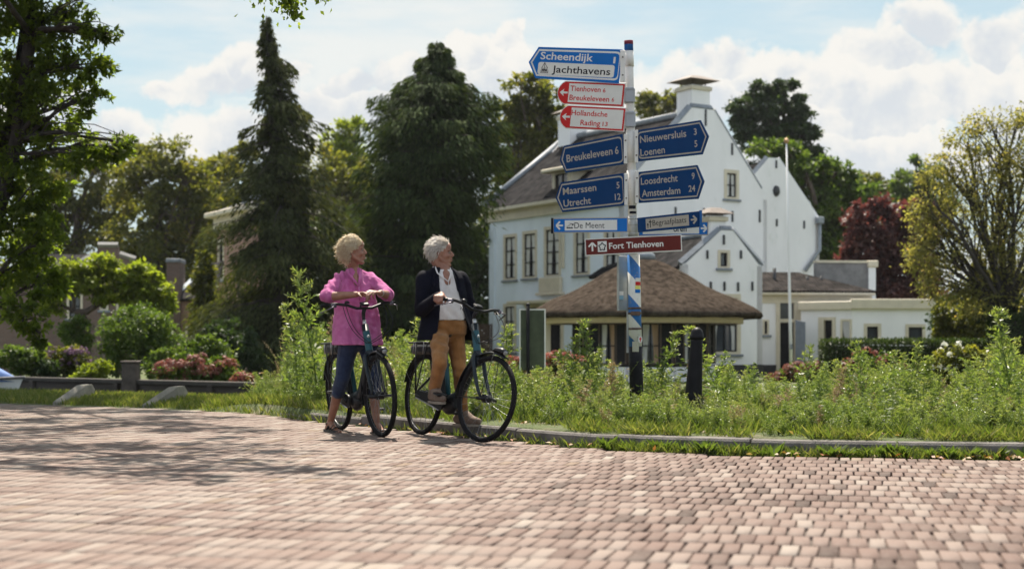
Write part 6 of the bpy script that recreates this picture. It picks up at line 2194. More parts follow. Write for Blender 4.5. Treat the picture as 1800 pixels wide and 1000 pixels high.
    for s in (0, 10):
        e = bar[s]; i = bar[1] if s == 0 else bar[9]; j = bar[2] if s == 0 else bar[8]
        mb = MB(); mb.tube([e + (e - i) * .35, e, i, i.lerp(j, .35)], [.016, .0185, .0175, .016], 10); part(mb, 'grip', B['rubber'], hb, True)
        sg = -1 if s == 0 else 1
        l0 = i.lerp(j, .75)
        mb = MB(); mb.box(l0 + Vector((.01, 0, -.012)), (.05, .035, .035), Matrix.Rotation(sg * R(-25), 3, 'Z'), bev=.008)
        mb.tube([l0 + Vector((.03, 0, -.015)), l0 + Vector((.055, sg * .035, -.03)), i + Vector((.045, sg * .015, -.045)), e + Vector((.02, sg * .03, -.06))], [.008, .008, .007, .005], 6, flat=.6)
        part(mb, 'brake_lever', B['purple'], hb, True)
    mb = MB(); mb.box(h0 + Vector((.0, 0, .035)), (.06, .075, .022), Matrix.Rotation(R(25), 3, 'Y'), bev=.008); mb.tube([h0 + Vector((0, -.035, .0)), h0 + Vector((0, -.035, .03))], .008, 6)
    part(mb, 'display', B['black'], hb, True)
    mb = MB(); mb.lathe([(.024, 0), (.022, .012), (.012, .022), (.0, .024)], bar[3] + Vector((.0, 0, .014)), None, 12); part(mb, 'bell', B['black'], hb, True)
    for k, (y0, y1, dx) in enumerate(((-.20, -.02, .10), (.20, .02, .12), (-.17, .01, .07), (.17, -.01, .09))):
        mb = MB(); a0 = h0 + Vector((.01, y0, .02)); a1 = axis(.80) + Vector((.03, y1, 0))
        mb.tube([a0.lerp(a1, f) + Vector((dx * math.sin(f * math.pi), (y0 * .35) * math.sin(f * math.pi), -.03 * math.sin(f * math.pi))) for f in [i / 10 for i in range(11)]], .0032, 5)
        part(mb, 'cable', B['black'], hb, True)
    return t

WBIKE = bicycle('dark grey-blue step-through bicycle held by the woman in the pink blouse', (-1.34, 12.60, .0), (.42, -.9075), -3.5, 2, 150, 'teal')
MBIKE = bicycle('dark grey-blue step-through bicycle ridden by the man in the navy jacket', (-.52, 11.92, .0), (.495, -.869), 5.0, 12.5, 25, 'teal', 10, bar=-.03, sad=-.07)
# ================================================================ PEOPLE
def capsule(mb, a, ra, b, rb, n=14, flat=1.0, up=None):
    """closed limb piece with round ends"""
    a, b = Vector(a), Vector(b)
    t = (b - a)
    L = t.length
    t = t.normalized() if L > 1e-6 else Vector((0, 0, 1))
    u = Vector(up) if up is not None else (Vector((0, 0, 1)) if abs(t.z) < .9 else Vector((0, 1, 0)))
    u = (u - t * t.dot(u)).normalized()
    s = t.cross(u)
    rings = []
    for k in range(5):
        f = math.pi / 2 * (1 - k / 4)
        rings.append((a - t * ra * math.sin(f), max(ra * math.cos(f), 1e-4)))
    for k in range(5):
        f = math.pi / 2 * k / 4
        rings.append((b + t * rb * math.sin(f), max(rb * math.cos(f), 1e-4)))
    vs = [c + (s * math.cos(2 * math.pi * j / n) + u * math.sin(2 * math.pi * j / n) * flat) * r for c, r in rings for j in range(n)]
    fs = [(i * n + j, i * n + (j + 1) % n, (i + 1) * n + (j + 1) % n, (i + 1) * n + j) for i in range(len(rings) - 1) for j in range(n)]
    fs += [list(range(n))[::-1], [(len(rings) - 1) * n + j for j in range(n)]]
    mb.add(vs, fs)

def chain(mb, pts, rs, n=14, flat=1.0, up=None):
    for i in range(len(pts) - 1):
        capsule(mb, pts[i], rs[i], pts[i + 1], rs[i + 1], n, flat, up)

def loft(mb, secs, n=28, power=2.4):
    """secs = [(centre, side half-width vector, front half-depth vector)] -> closed rounded body"""
    vs, fs = [], []
    for (c, a, b) in secs:
        for j in range(n):
            th = 2 * math.pi * j / n
            ct, st = math.cos(th), math.sin(th)
            vs.append(Vector(c) + Vector(a) * (abs(ct) ** (2 / power) * (1 if ct >= 0 else -1)) + Vector(b) * (abs(st) ** (2 / power) * (1 if st >= 0 else -1)))
    k = len(secs)
    for i in range(k - 1):
        for j in range(n):
            fs.append((i * n + j, i * n + (j + 1) % n, (i + 1) * n + (j + 1) % n, (i + 1) * n + j))
    fs += [list(range(n))[::-1], [(k - 1) * n + j for j in range(n)]]
    mb.add(vs, fs)

def fuse(mb, voxel, smooth=2, disp=None):
    """grow one continuous skin over overlapping pieces"""
    me = bpy.data.meshes.new('tmp')
    me.from_pydata([tuple(v) for v in mb.v], [], mb.f)
    o = bpy.data.objects.new('tmp', me)
    COL.objects.link(o)
    md = o.modifiers.new('r', 'REMESH')
    md.mode, md.voxel_size, md.adaptivity = 'VOXEL', voxel, 0
    dg = bpy.context.evaluated_depsgraph_get(); dg.update()
    ev = bpy.data.meshes.new_from_object(o.evaluated_get(dg))
    n = len(ev.vertices)
    V = np.empty(n * 3); ev.vertices.foreach_get('co', V); V = V.reshape(-1, 3)
    E = np.empty(len(ev.edges) * 2, dtype=np.int64); ev.edges.foreach_get('vertices', E); E = E.reshape(-1, 2)
    deg = np.bincount(E.ravel(), minlength=n).astype(float)
    def lap(X):
        acc = np.zeros_like(X)
        np.add.at(acc, E[:, 0], X[E[:, 1]]); np.add.at(acc, E[:, 1], X[E[:, 0]])
        return acc / np.maximum(deg, 1)[:, None]
    for _ in range(smooth):
        V = V + .55 * (lap(V) - V)
        V = V - .35 * (lap(V) - V)
    Q = [list(p.vertices) for p in ev.polygons]
    bpy.data.objects.remove(o); bpy.data.meshes.remove(me)
    if disp is not None:
        ev.vertices.foreach_set('co', V.ravel()); ev.update()
        Nn = np.empty(n * 3); ev.vertices.foreach_get('normal', Nn); Nn = Nn.reshape(-1, 3)
        V = disp(V, Nn)
    bpy.data.meshes.remove(ev)
    out = MB()
    out.v = [Vector(v) for v in V]
    out.f = Q; out.m = [0] * len(Q); out.s = [True] * len(Q)
    return out

def wrinkle(dirs, amp, sc, base=None, damp=.5):
    """cloth folds: creases running along a direction field plus fine crumple"""
    def f(V, Nn):
        out = V.copy()
        for i in range(len(V)):
            p = Vector(V[i])
            a = 0.0
            for (d, fr, w) in dirs:
                ph = p.dot(d) * fr + 2.2 * noise.noise(p * 4.0)
                mod = max(0, noise.noise(p * 3.1 + Vector((5, 2, 1))) + .35)
                a += w * mod * math.sin(ph)
            a += .45 * noise.noise(p * sc) + .25 * noise.noise(p * sc * 2.3)
            out[i] = V[i] + Nn[i] * amp * a
        return out
    return f

def skinmat(name, c, c2):
    m = mat(name, c, .5, var=.12, scale=14, c2=c2, bump=.15, bscale=160)
    b = m.node_tree.nodes['Principled BSDF']
    b.inputs['Subsurface Weight'].default_value = .25
    b.inputs['Subsurface Radius'].default_value = (.012, .005, .003)
    b.inputs['Subsurface Scale'].default_value = 1.0
    return m

def clothmat(name, c, c2, rough=.85, scale=9, weave=260, trans=0.0, c3=None):
    m = mat(name, c, rough, var=.1, scale=scale, c2=c2, bump=.35, bscale=weave, spec=.2, c3=c3)
    b = m.node_tree.nodes['Principled BSDF']
    b.inputs['Sheen Weight'].default_value = .0 if max(c) < .03 else .15
    b.inputs['Specular IOR Level'].default_value = .1
    if trans:
        t = m.node_tree; N = NT(t)
        tr = N.new('ShaderNodeBsdfTranslucent'); tr.inputs['Color'].default_value = (*c2, 1)
        mx = N.new('ShaderNodeMixShader'); mx.inputs[0].default_value = trans
        t.links.new(b.outputs[0], mx.inputs[1]); t.links.new(tr.outputs[0], mx.inputs[2])
        t.links.new(mx.outputs[0], t.nodes['Material Output'].inputs[0])
    return m

class Head:
    """head frame: f = facing, l = towards the person's left, u = up"""
    def __init__(self, c, face, tilt=0.0, s=1.0, roll=0.0):
        self.c = Vector(c)
        f = Vector(face).normalized()
        l = Vector((0, 0, 1)).cross(f).normalized()
        f = (f * math.cos(tilt) + Vector((0, 0, 1)) * math.sin(tilt)).normalized()
        u = f.cross(l)
        self.f, self.l, self.u, self.s = f, l, u, s
        self.M = Matrix((f, l, u)).transposed()
    def p(self, x, y, z):
        return self.c + (self.f * x + self.l * y + self.u * z) * self.s
    def ell(self, mb, c, r, n=16):
        mb.ell(self.p(*c), [v * self.s for v in r], self.M, n)
    def build(self, mb, male):
        e = self.ell
        e(mb, (-.012, 0, .032), (.098, .077, .094), 24)         # cranium
        e(mb, (-.035, 0, .005), (.075, .070, .080))             # back of the skull
        e(mb, (.022, 0, -.012), (.068, .064, .085), 20)         # face
        e(mb, (.030, 0, -.062), (.056, .050 + .004 * male, .052))   # jaw
        for s in (-1, 1):
            capsule(mb, self.p(-.005, s * .056, -.045), .020 * self.s, self.p(.062, s * .022, -.098), .017 * self.s)
            e(mb, (.058, s * .036, -.022), (.026, .024, .022))  # cheekbone
            e(mb, (.074, s * .030, .026), (.014, .026, .010))   # brow ridge
            # ear
            mb.lathe([(.0, -.007), (.020, -.006), (.0245, 0), (.020, .006), (.012, .002), (.0, .001)], self.p(-.012, s * .079, -.010), self.M @ Matrix.Rotation(R(-90 * s), 3, 'X') @ Matrix.Rotation(R(18), 3, 'Y') @ Matrix.Diagonal(Vector((.72, 1.35, 1))), 14)
        e(mb, (.072, 0, -.098), (.020, .024, .017))             # chin
        capsule(mb, self.p(.082, 0, .024), .009 * self.s, self.p(.108, 0, -.014), .0115 * self.s)   # nose
        e(mb, (.103, 0, -.020), (.013, .016, .010))
        for s in (-1, 1): e(mb, (.094, s * .011, -.022), (.010, .008, .008))
        e(mb, (.088, 0, -.045), (.012, .022, .010))             # upper lip area
        e(mb, (.087, 0, -.064), (.012, .021, .009))             # lower lip
        e(mb, (.074, 0, .055), (.022, .050, .040))              # forehead
    def details(self, t, lipm, eyem, browm):
        for s in (-1, 1):
            mb = MB(); mb.ell(self.p(.075, s * .031, .008), .0105 * self.s, n=10); o = mb.build('eye', eyem, t)
            mb = MB(); mb.ell(self.p(.0835, s * .032, .008), .0048 * self.s, n=8); mb.build('pupil', browm, o)
            mb = MB(); mb.tube([self.p(.091, s * .014, .030), self.p(.088, s * .034, .034), self.p(.074, s * .052, .027)], [.004, .0045, .003], 6, flat=.6); mb.build('eyebrow', browm, t)
        mb = MB()
        self.ell(mb, (.0985, 0, -.047), (.005, .018, .0045), 10); self.ell(mb, (.0975, 0, -.0605), (.005, .017, .005), 10)
        mb.build('lips', lipm, t)

def hand(mb, w, d, palm, thumb, curl=(.5, .6, .5), spread=.06, sc=1.0, curls=None):
    """palm and five fingers; d = wrist to knuckles, palm = direction the palm faces, thumb = side of the thumb"""
    w, d, palm = Vector(w), Vector(d).normalized(), Vector(palm)
    palm = (palm - d * palm.dot(d)).normalized()
    s = d.cross(palm)
    if s.dot(Vector(thumb)) < 0: s = -s
    K = []
    for i, (o, l) in enumerate(((.031, .088), (.010, .092), (-.011, .088), (-.031, .080))):
        k = w + d * l * sc + s * o * sc
        K.append(k)
        capsule(mb, w + s * o * .55 * sc + d * .012, .017 * sc, k - d * .004, .0125 * sc, 10, .95, palm)
    lens = ((.042, .025, .021), (.046, .029, .022), (.043, .027, .022), (.033, .021, .019))
    for i, k in enumerate(K):
        a, p = 0.0, k
        dd = (d + s * spread * (1.5 - i)).normalized()
        cc = curls[i] if curls else curl
        for j, L in enumerate(lens[i]):
            a += cc[j] * (1 + .08 * (i - 1.5))
            q = p + (dd * math.cos(a) + palm * math.sin(a)) * L * sc
            r = (.0098, .0088, .0080)[j] * sc
            capsule(mb, p, r * 1.06, q, r, 9)
            p = q
    tb = w + d * .025 * sc + s * .022 * sc + palm * .006
    t1 = tb + (d * .55 + s * .65 + palm * .35).normalized() * .043 * sc
    t2 = t1 + (d * .80 + s * .12 + palm * .50).normalized() * .032 * sc
    t3 = t2 + (d * .75 - s * .10 + palm * .60).normalized() * .025 * sc
    capsule(mb, tb, .0165 * sc, t1, .0125 * sc, 10); capsule(mb, t1, .0118 * sc, t2, .0108 * sc, 10); capsule(mb, t2, .0105 * sc, t3, .009 * sc, 10)

def hairmat(name, cols, rough=.5):
    m = leafmat(name, cols, .5, .38, tcol=(1.15, 1.1, 1.05), spec=.8)
    return m

def curls(t, hd, n, lm, seed, curly=True, region=None, length=.05, r=.0035, puff=.012, base=None):
    """locks of hair rooted over the scalp"""
    rng = np.random.default_rng(seed)
    V, Q, Rn = [], [], []
    cnt = 0
    while cnt < n:
        u = rng.normal(size=3); u /= np.linalg.norm(u)
        if not region(u): continue
        cnt += 1
        root = Vector((-.014 + u[0] * (.100 + base[0] * rng.random()), u[1] * (.080 + base[1] * rng.random()), .030 + u[2] * (.098 + base[2] * rng.random())))
        out = Vector((u[0], u[1], u[2]))
        L = length * (.6 + .8 * rng.random())
        if curly:
            tang = out.cross(Vector(tuple(rng.normal(size=3)))).normalized()
            bi = out.cross(tang)
            rad = .005 + .008 * rng.random()
            pts = []
            ph = rng.random() * 6.28
            for k in range(6):
                a = ph + k * 1.05
                pts.append(root + out * (puff * .3 + k * L * .075) + (tang * math.cos(a) + bi * math.sin(a)) * rad + Vector((-.45, 0, -.55)) * (k * L * .11))
        else:
            fl = Vector((-1, 0, -.28)) if u[2] > .1 else Vector((-.55, 0, -1))
            fl = (fl - out * fl.dot(out)).normalized() + Vector(tuple(rng.normal(size=3))) * .20
            pts = [root + out * (puff * (k / 4) ** .5 * (.6 + .8 * rng.random())) + fl * (L * k / 4) - out * (L * .05 * (k / 4) ** 2) for k in range(5)]
        P = [hd.p(*p) for p in pts]
        tone = rng.random()
        m = len(P)
        o = len(V)
        up = None
        for k in range(m):
            tg = (P[min(k + 1, m - 1)] - P[max(0, k - 1)]).normalized()
            if up is None: up = tg.orthogonal().normalized()
            up = (up - tg * up.dot(tg)).normalized()
            sdv = tg.cross(up)
            rr = r * (1 - .75 * (k / (m - 1)) ** 2)
            for j in range(3):
                a = 2.094 * j
                V.append(tuple(P[k] + (up * math.cos(a) + sdv * math.sin(a)) * rr))
        for k in range(m - 1):
            for j in range(3):
                Q.append((o + k * 3 + j, o + k * 3 + (j + 1) % 3, o + (k + 1) * 3 + (j + 1) % 3, o + (k + 1) * 3 + j)); Rn.append(tone)
    return V, Q, Rn

def shell_quads(mb):
    """triangle/quad soup of an MB as quads for mesh_np"""
    V, Q = [tuple(v) for v in mb.v], []
    for f in mb.f:
        if len(f) == 4: Q.append(tuple(f))
    return V, Q

def hair(t, hd, n, lm, seed, curly, region, length, r, puff, base, cap):
    mb = MB()
    for c, rr in cap:
        hd.ell(mb, c, rr, 22)
    V0, Q0 = shell_quads(mb)
    V, Q, Rn = curls(t, hd, n, lm, seed, curly, region, length, r, puff, base)
    V2, Q2, R2 = curls(t, hd, n // (9 if curly else 60), lm, seed + 1, curly, region, length * 1.5, r * .7, puff * 2.0, [b_ * 1.5 for b_ in base])
    Q = Q + [tuple(i + len(V) for i in q) for q in Q2]; V = V + V2; Rn = Rn + R2
    o = len(V0)
    V = V0 + V; Q = Q0 + [tuple(i + o for i in q) for q in Q]; Rn = [.32] * len(Q0) + Rn
    return mesh_np('hair', V, Q, Rn, lm, t, smooth=True)

SK_W = skinmat('tanned_skin_woman', (.235, .105, .067), (.30, .142, .094))
SK_M = skinmat('tanned_skin_man', (.22, .095, .06), (.285, .13, .085))
EYE = mat('eye_white', (.20, .17, .15), .3, var=.05)
BROW_W = mat('brow_hair_light', (.16, .10, .06), .7)
BROW_M = mat('brow_hair_grey', (.10, .08, .07), .7)
LIP = mat('lip_skin', (.34, .12, .10), .45)
PINK = clothmat('pink_linen', (.54, .12, .33), (.68, .22, .47), .8, 9, 240, .25, c3=(.78, .36, .60))
DENIM = clothmat('blue_denim', (.014, .022, .055), (.028, .042, .085), .85, 12, 320)
NAVY = clothmat('navy_wool', (.003, .003, .008), (.006, .0065, .014), .8, 10, 300)
SHIRT = clothmat('white_jersey', (.62, .58, .58), (.74, .70, .69), .8, 6, 300, .1)
TAN = clothmat('tan_cotton', (.22, .098, .032), (.32, .15, .055), .8, 9, 280)
SANDAL = mat('black_sandal_leather', (.02, .017, .016), .5)
SUEDE = mat('taupe_suede', (.15, .105, .08), .9, var=.2, scale=20)
SOLE = mat('beige_rubber_sole', (.22, .185, .15), .7, var=.15)

def foot(mb, ankle, dirv, L=.25, r=.035, toe=None):
    a, d = Vector(ankle), Vector(dirv).normalized()
    heel = a - d * .045; heel.z = a.z - .055
    ball = a + d * (L * .52); ball.z = a.z - .062
    tip = a + d * (L * .74); tip.z = a.z - .066
    capsule(mb, a, .036, heel, .030); capsule(mb, a + d * .02, .034, ball, .027, flat=.8); capsule(mb, ball, .030, tip, .017, flat=.7)
    s = Vector((-d.y, d.x, 0))
    capsule(mb, ball + s * .022, .018, tip + s * .016 - d * .005, .012); capsule(mb, ball - s * .022, .018, tip - s * .014 - d * .015, .011)

def woman():
    Sd, Fd, Z = Vector((.945, .327, 0)), Vector((.327, -.945, 0)), Vector((0, 0, 1))
    base = Vector((-1.36, 12.6, 0))
    t = thing('person', base, 'woman with short curly blonde hair in a pink blouse standing astride a bicycle', 'person')
    hc = W(621.5, 442.5, 12.56)
    hd = Head(hc, (1, .10, 0), R(3), 1.0)
    sR, sL = W(597, 492, 12.53), W(651, 491, 12.62)
    nk = W(622, 478, 12.60)
    eR, wR = W(572, 522, 12.34), W(627, 517.5, 12.23)
    eL, wL = W(683, 519, 12.47), W(668, 515, 12.26)
    hipR, hipL = W(615, 590, 12.56), W(646, 590, 12.66)
    kR, aR = W(602, 663, 12.60), W(580, 744, 12.86)
    kL, aL = W(657, 665, 12.52), W(662, 748, 12.42)
    mb = MB()
    hd.build(mb, 0)
    chain(mb, [hd.p(-.025, 0, -.06), nk + Vector((-.004, 0, .02)), nk - Z * .04], [.054, .052, .066])
    # chest as far as the open collar shows it
    chain(mb, [nk + Fd * .01, W(627, 500, 12.50)], [.056, .034])
    for s, e, w in ((sR, eR, wR), (sL, eL, wL)):
        chain(mb, [nk - Z * .06, s, e, e.lerp(w, .35), w], [.055, .050, .041, .039, .026])
    hand(mb, wR + (W(634, 516, 12.2) - wR) * .25, (W(643, 517, 12.18) - wR), Vector((.1, -.5, -1)), Vector((0, .3, 1)), curls=((.45, .7, .5), (.55, .8, .6), (.65, .85, .6), (.75, .85, .6)), sc=.94)
    hand(mb, wL + (W(660, 513, 12.2) - wL) * .25, (W(652, 512.5, 12.17) - wL), Vector((-.2, .2, -1)), Vector((-.3, -.6, .6)), curls=((.5, .8, .6), (.6, .9, .6), (.7, .95, .6), (.8, .9, .6)), sc=.94)
    chain(mb, [W(630, 560, 12.6), W(630, 590, 12.6)], [.11, .12])
    for h, k, a in ((hipR, kR, aR), (hipL, kL, aL)):
        c = k.lerp(a, .32)
        chain(mb, [W(630, 585, 12.6), h - Z * .06, k, c - Fd * .018, a], [.10, .080, .052, .050, .029])
    foot(mb, aR, (.55, -.83, 0)); foot(mb, aL, (.5, -.85, 0))
    fuse(mb, .0055, 2).build('body', SK_W, t)
    hd.details(t, LIP, EYE, BROW_W)
    # hair: thick, curly, off the face, down to the nape
    def reg(u):
        if u[2] < -.97: return False
        if u[0] > .52 and u[2] < .34: return False
        if u[0] > .12 and u[2] < -.02: return False
        if u[0] > -.12 and u[2] < -.25: return False
        return True
    hair(t, hd, 3200, hairmat('blonde_hair', [(.56, .44, .28), (.74, .63, .44), (.86, .78, .61), (.92, .88, .76)]), 5, True, reg, .046, .0036, .012, (.006, .003, .018),
         [((-.014, 0, .050), (.097, .079, .094)), ((-.045, 0, .012), (.066, .075, .078)), ((-.056, 0, -.055), (.038, .052, .055)), ((-.058, 0, -.09), (.030, .042, .035))])
    # blouse
    mb = MB()
    c = lambda px, py, d: W(px, py, d)
    loft(mb, [(c(622, 471.5, 12.61), Sd * .062, Fd * .062), (c(623, 477.5, 12.60), Sd * .085, Fd * .075), (c(624, 486, 12.60), Sd * .115, Fd * .09), (c(624, 500, 12.59), Sd * .158, Fd * .12), (c(624, 520, 12.58), Sd * .18, Fd * .145),
              (c(626, 545, 12.58), Sd * .195, Fd * .15), (c(627, 575, 12.58), Sd * .21, Fd * .165), (c(628, 606, 12.58), Sd * .225, Fd * .175)])
    for s, e, sg in ((sR, eR, -1), (sL, eL, 1)):
        chain(mb, [nk - Z * .045 + Sd * sg * .05, s + Z * .0, e + (s - e) * .05], [.062, .063, .060])
        q = e + ((wR if sg < 0 else wL) - e) * .16
        chain(mb, [e + (s - e) * .1, q], [.062, .056])
    fold = wrinkle([(Vector((1, .33, .12)).normalized(), 95, 1.0), (Vector((.95, .3, -.3)).normalized(), 70, .8), (Vector((1, .3, .3)).normalized(), 130, .6), (Vector((.3, .1, 1)).normalized(), 100, .4)], .0125, 17)
    bl = fuse(mb, .0065, 3, fold)
    # cut the underside open and let the hem hang a little uneven
    blo = bl.build('blouse', PINK, t)
    # open collar: two bands meeting in a V, and a dark gap with skin between them
    mb = MB()
    v = W(631, 503, 12.435)
    for a, b in ((W(611, 474, 12.52), W(613, 481, 12.47)), (W(634, 474, 12.55), W(634, 482, 12.50))):
        mb.tube([a - Fd * .03, a, b, b.lerp(v, .5), v], [.012, .014, .014, .013, .010], 8, flat=.6)
    mb.tube([v, W(632, 515, 12.405), W(632, 528, 12.395)], [.008, .007, .006], 6, flat=.5)
    mb.build('collar', PINK, blo)
    for (e, w, sg) in ((eR, wR, -1), (eL, wL, 1)):
        mb = MB()
        q = e + (w - e) * .18
        d = (w - e).normalized()
        mb.tube([q - d * .02, q + d * .012], [.060, .058], 18)
        mb.build('rolled_cuff', PINK, blo)
    # capri jeans
    mb = MB()
    chain(mb, [W(630, 570, 12.6), W(630, 592, 12.6)], [.13, .135])
    for h, k, a in ((hipR, kR, aR), (hipL, kL, aL)):
        chain(mb, [W(630, 588, 12.6), h - Z * .05, h.lerp(k, .5), k, k.lerp(a, .33)], [.115, .098, .082, .066, .060])
    fuse(mb, .0065, 3, wrinkle([(Vector((.2, 0, 1)).normalized(), 90, .7), (Vector((.5, .2, -.6)).normalized(), 60, .5)], .004, 15)).build('jeans', DENIM, t)
    # sandals
    for a, d in ((aR, Vector((.55, -.83, 0))), (aL, Vector((.5, -.85, 0)))):
        d = d.normalized(); s = Vector((-d.y, d.x, 0)); g = Vector((a.x, a.y, 0))
        ol = [(-.085, 0), (-.07, .032), (0, .034), (.08, .045), (.15, .040), (.19, .012), (.185, -.015), (.14, -.042), (.07, -.045), (0, -.034), (-.07, -.032)]
        mb = MB(); mb.hexa([g + d * x + s * y + Z * .001 for x, y in ol], [g + d * x + s * y + Z * .022 for x, y in ol]); sa = mb.build('sandal', SANDAL, t)
        mb = MB()
        for x in (.02, .075, .12):
            mb.tube([g + d * (x - .01) + s * .046 + Z * .02, g + d * x + s * .025 + Z * (.075 - x * .25), g + d * (x + .01) - s * .012 + Z * (.078 - x * .25), g + d * x - s * .046 + Z * .02], .011, 6, flat=.5)
        mb.tube([a - d * .05 + Z * -.01, a + s * .042 - Z * .0, a + d * .045 - Z * .005, a - s * .042, a - d * .05 - Z * .01], .006, 6)
        mb.build('strap', SANDAL, sa)
    mb = MB(); q = wL; d = (eL - wL).normalized(); mb.tube([q + d * .01, q + d * .022], .031, 14); mb.build('bracelet', mat('silver_bracelet', (.5, .48, .45), .3, metal=.7), t)
woman()

def man():
    Sd, Fd, Z = Vector((.884, .468, 0)), Vector((.468, -.884, 0)), Vector((0, 0, 1))
    base = Vector((-.55, 12.15, 0))
    t = thing('person', base, 'grey haired man in a navy jacket, white shirt and tan trousers sitting on a bicycle', 'person')
    hc = W(774, 446.5, 12.2)
    hd = Head(hc, (1, .06, 0), R(2), 1.0)
    sR, sL = W(746, 488, 12.10), W(810, 489, 12.28)
    nk = W(779, 477, 12.2)
    eR, wR = W(741, 545, 12.02), W(766, 527.5, 11.86)
    G0, G1 = GRIPS[MBIKE['label']][:2]
    ga = (G1 - G0).normalized()
    gd = (Vector((.67, -.74, 0)) - ga * ga.dot(Vector((.67, -.74, 0)))).normalized() + Vector((0, 0, -.22))
    gd = gd.normalized()
    wR = G0 - gd * .082 + Vector((0, 0, .022))
    eL, wL = W(827, 548, 12.32), W(812, 586, 12.30)
    pel = W(786, 577, 12.2)
    hipR, hipL = W(772, 582, 12.12), W(799, 582, 12.24)
    kR, aR = W(773, 637, 11.80), W(764, 687, 11.94)
    kL, aL = W(809, 660, 12.14), W(812, 727, 12.26)
    mb = MB()
    hd.build(mb, 1)
    chain(mb, [hd.p(-.022, 0, -.06), nk + Z * .015, nk - Z * .05], [.062, .064, .082])
    chain(mb, [nk + Fd * .015, W(786, 496, 12.10)], [.058, .030])
    for s, e, w in ((sR, eR, wR), (sL, eL, wL)):
        chain(mb, [nk - Z * .07, s, e, w], [.055, .054, .045, .030])
    # right hand closed round the grip; left hand hangs at the hip
    hand(mb, wR, gd, Vector((0, 0, -1)), ga, curls=((1.0, 1.25, .9), (1.05, 1.3, .9), (1.1, 1.3, .9), (1.15, 1.25, .9)), sc=1.05)
    hand(mb, wL, Vector((.05, -.1, -1)), Vector((-.9, .1, 0)), Vector((.3, -.9, 0)), curl=(.3, .4, .3))
    chain(mb, [W(784, 545, 12.2), pel], [.12, .13])
    for h, k, a in ((hipR, kR, aR), (hipL, kL, aL)):
        chain(mb, [pel, h - Z * .03, k, a], [.11, .085, .055, .036])
    foot(mb, aR, (.42, -.9, 0), .25); foot(mb, aL, (.78, -.62, 0), .25)
    fuse(mb, .0055, 2).build('body', SK_M, t)
    hd.details(t, LIP, EYE, BROW_M)
    def reg(u):
        if u[2] < -.62: return False
        if u[0] > .60 and u[2] < .42: return False
        if u[0] > .28 and u[2] < .15: return False
        if u[0] > -.14 and u[2] < -.06: return False
        return True
    hair(t, hd, 2300, hairmat('grey_hair', [(.50, .47, .44), (.68, .65, .61), (.82, .79, .76), (.92, .90, .87)], .45), 9, False, reg, .036, .0034, .005, (.003, .001, .012),
         [((-.018, 0, .040), (.099, .080, .098)), ((-.044, 0, .006), (.068, .074, .078))])
    # white shirt
    mb = MB()
    loft(mb, [(W(780, 474, 12.2), Sd * .07, Fd * .07), (W(780, 481, 12.2), Sd * .095, Fd * .08), (W(780, 491, 12.2), Sd * .16, Fd * .10), (W(781, 515, 12.19), Sd * .165, Fd * .13), (W(783, 540, 12.18), Sd * .16, Fd * .14), (W(785, 563, 12.18), Sd * .165, Fd * .14)])
    sh = fuse(mb, .0065, 2, wrinkle([(Vector((.7, .3, .6)).normalized(), 70, .6), (Vector((.9, .4, -.3)).normalized(), 55, .5)], .0045, 12)).build('shirt', SHIRT, t)
    mb = MB()
    v = W(788, 495, 12.07)
    for a, b in ((W(765, 469, 12.13), W(769, 480, 12.08)), (W(791, 470, 12.20), W(793, 481, 12.13))):
        mb.tube([a - Fd * .05, a, b, b.lerp(v, .55), v], [.007, .008, .008, .007, .005], 8, flat=.6)
    mb.tube([v, W(790, 513, 12.04)], [.007, .005], 6, flat=.5)
    mb.build('collar', SHIRT, sh)
    # trousers
    mb = MB()
    chain(mb, [W(785, 560, 12.19), pel], [.145, .15], flat=.85)
    loft(mb, [(W(785, 561, 12.19), Sd * .168, Fd * .135), (W(785, 572, 12.19), Sd * .175, Fd * .145), (W(785, 588, 12.2), Sd * .165, Fd * .14)])
    chain(mb, [pel, hipR - Z * .02, hipR.lerp(kR, .5), kR, kR.lerp(aR, .5), aR + Z * .03], [.112, .086, .076, .064, .057, .053])
    chain(mb, [pel, hipL - Z * .03, hipL.lerp(kL, .5), kL, kL.lerp(aL, .5), aL + Z * .02], [.112, .090, .072, .060, .055, .052])
    fuse(mb, .0065, 3, wrinkle([(Vector((.3, .1, 1)).normalized(), 75, .9), (Vector((.6, -.2, -.6)).normalized(), 60, .6)], .0062, 13)).build('trousers', TAN, t)
    mb = MB()
    loft(mb, [(W(785, 560.2, 12.19), Sd * .171, Fd * .139), (W(785, 563.5, 12.19), Sd * .172, Fd * .140)], power=2.4)
    mb.build('belt', mat('dark_leather_belt', (.03, .022, .018), .5), t)
    # jacket: open at the front
    mb = MB()
    n = 40
    secs = [(W(777, 468, 12.23), .068, .07, .62), (W(778, 474, 12.22), .115, .09, .52), (W(778, 480, 12.22), .165, .105, .46), (W(778, 490, 12.21), .203, .125, .44), (W(779, 512, 12.2), .205, .148, .46), (W(781, 535, 12.2), .20, .155, .52), (W(784, 560, 12.2), .225, .165, .60), (W(786, 580, 12.2), .255, .18, .66), (W(787, 598, 12.2), .275, .19, .72)]
    vs, fs = [], []
    for (c, a, b, gap) in secs:
        for j in range(n + 1):
            th = math.pi / 2 + gap + (2 * math.pi - 2 * gap) * j / n
            ct, st = math.cos(th), math.sin(th)
            # skirts lift away from the body towards the open edges
            fl = 1 + .06 * (abs(j - n / 2) / (n / 2)) ** 3
            vs.append(c + Sd * (-ct * a * fl) + Fd * (st * b * fl))
    k = n + 1
    for i in range(len(secs) - 1):
        for j in range(n):
            fs.append((i * k + j, i * k + j + 1, (i + 1) * k + j + 1, (i + 1) * k + j))
    # close it as a thick cloth
    m = len(vs)
    cen = [c for (c, a, b, g) in secs for _ in range(k)]
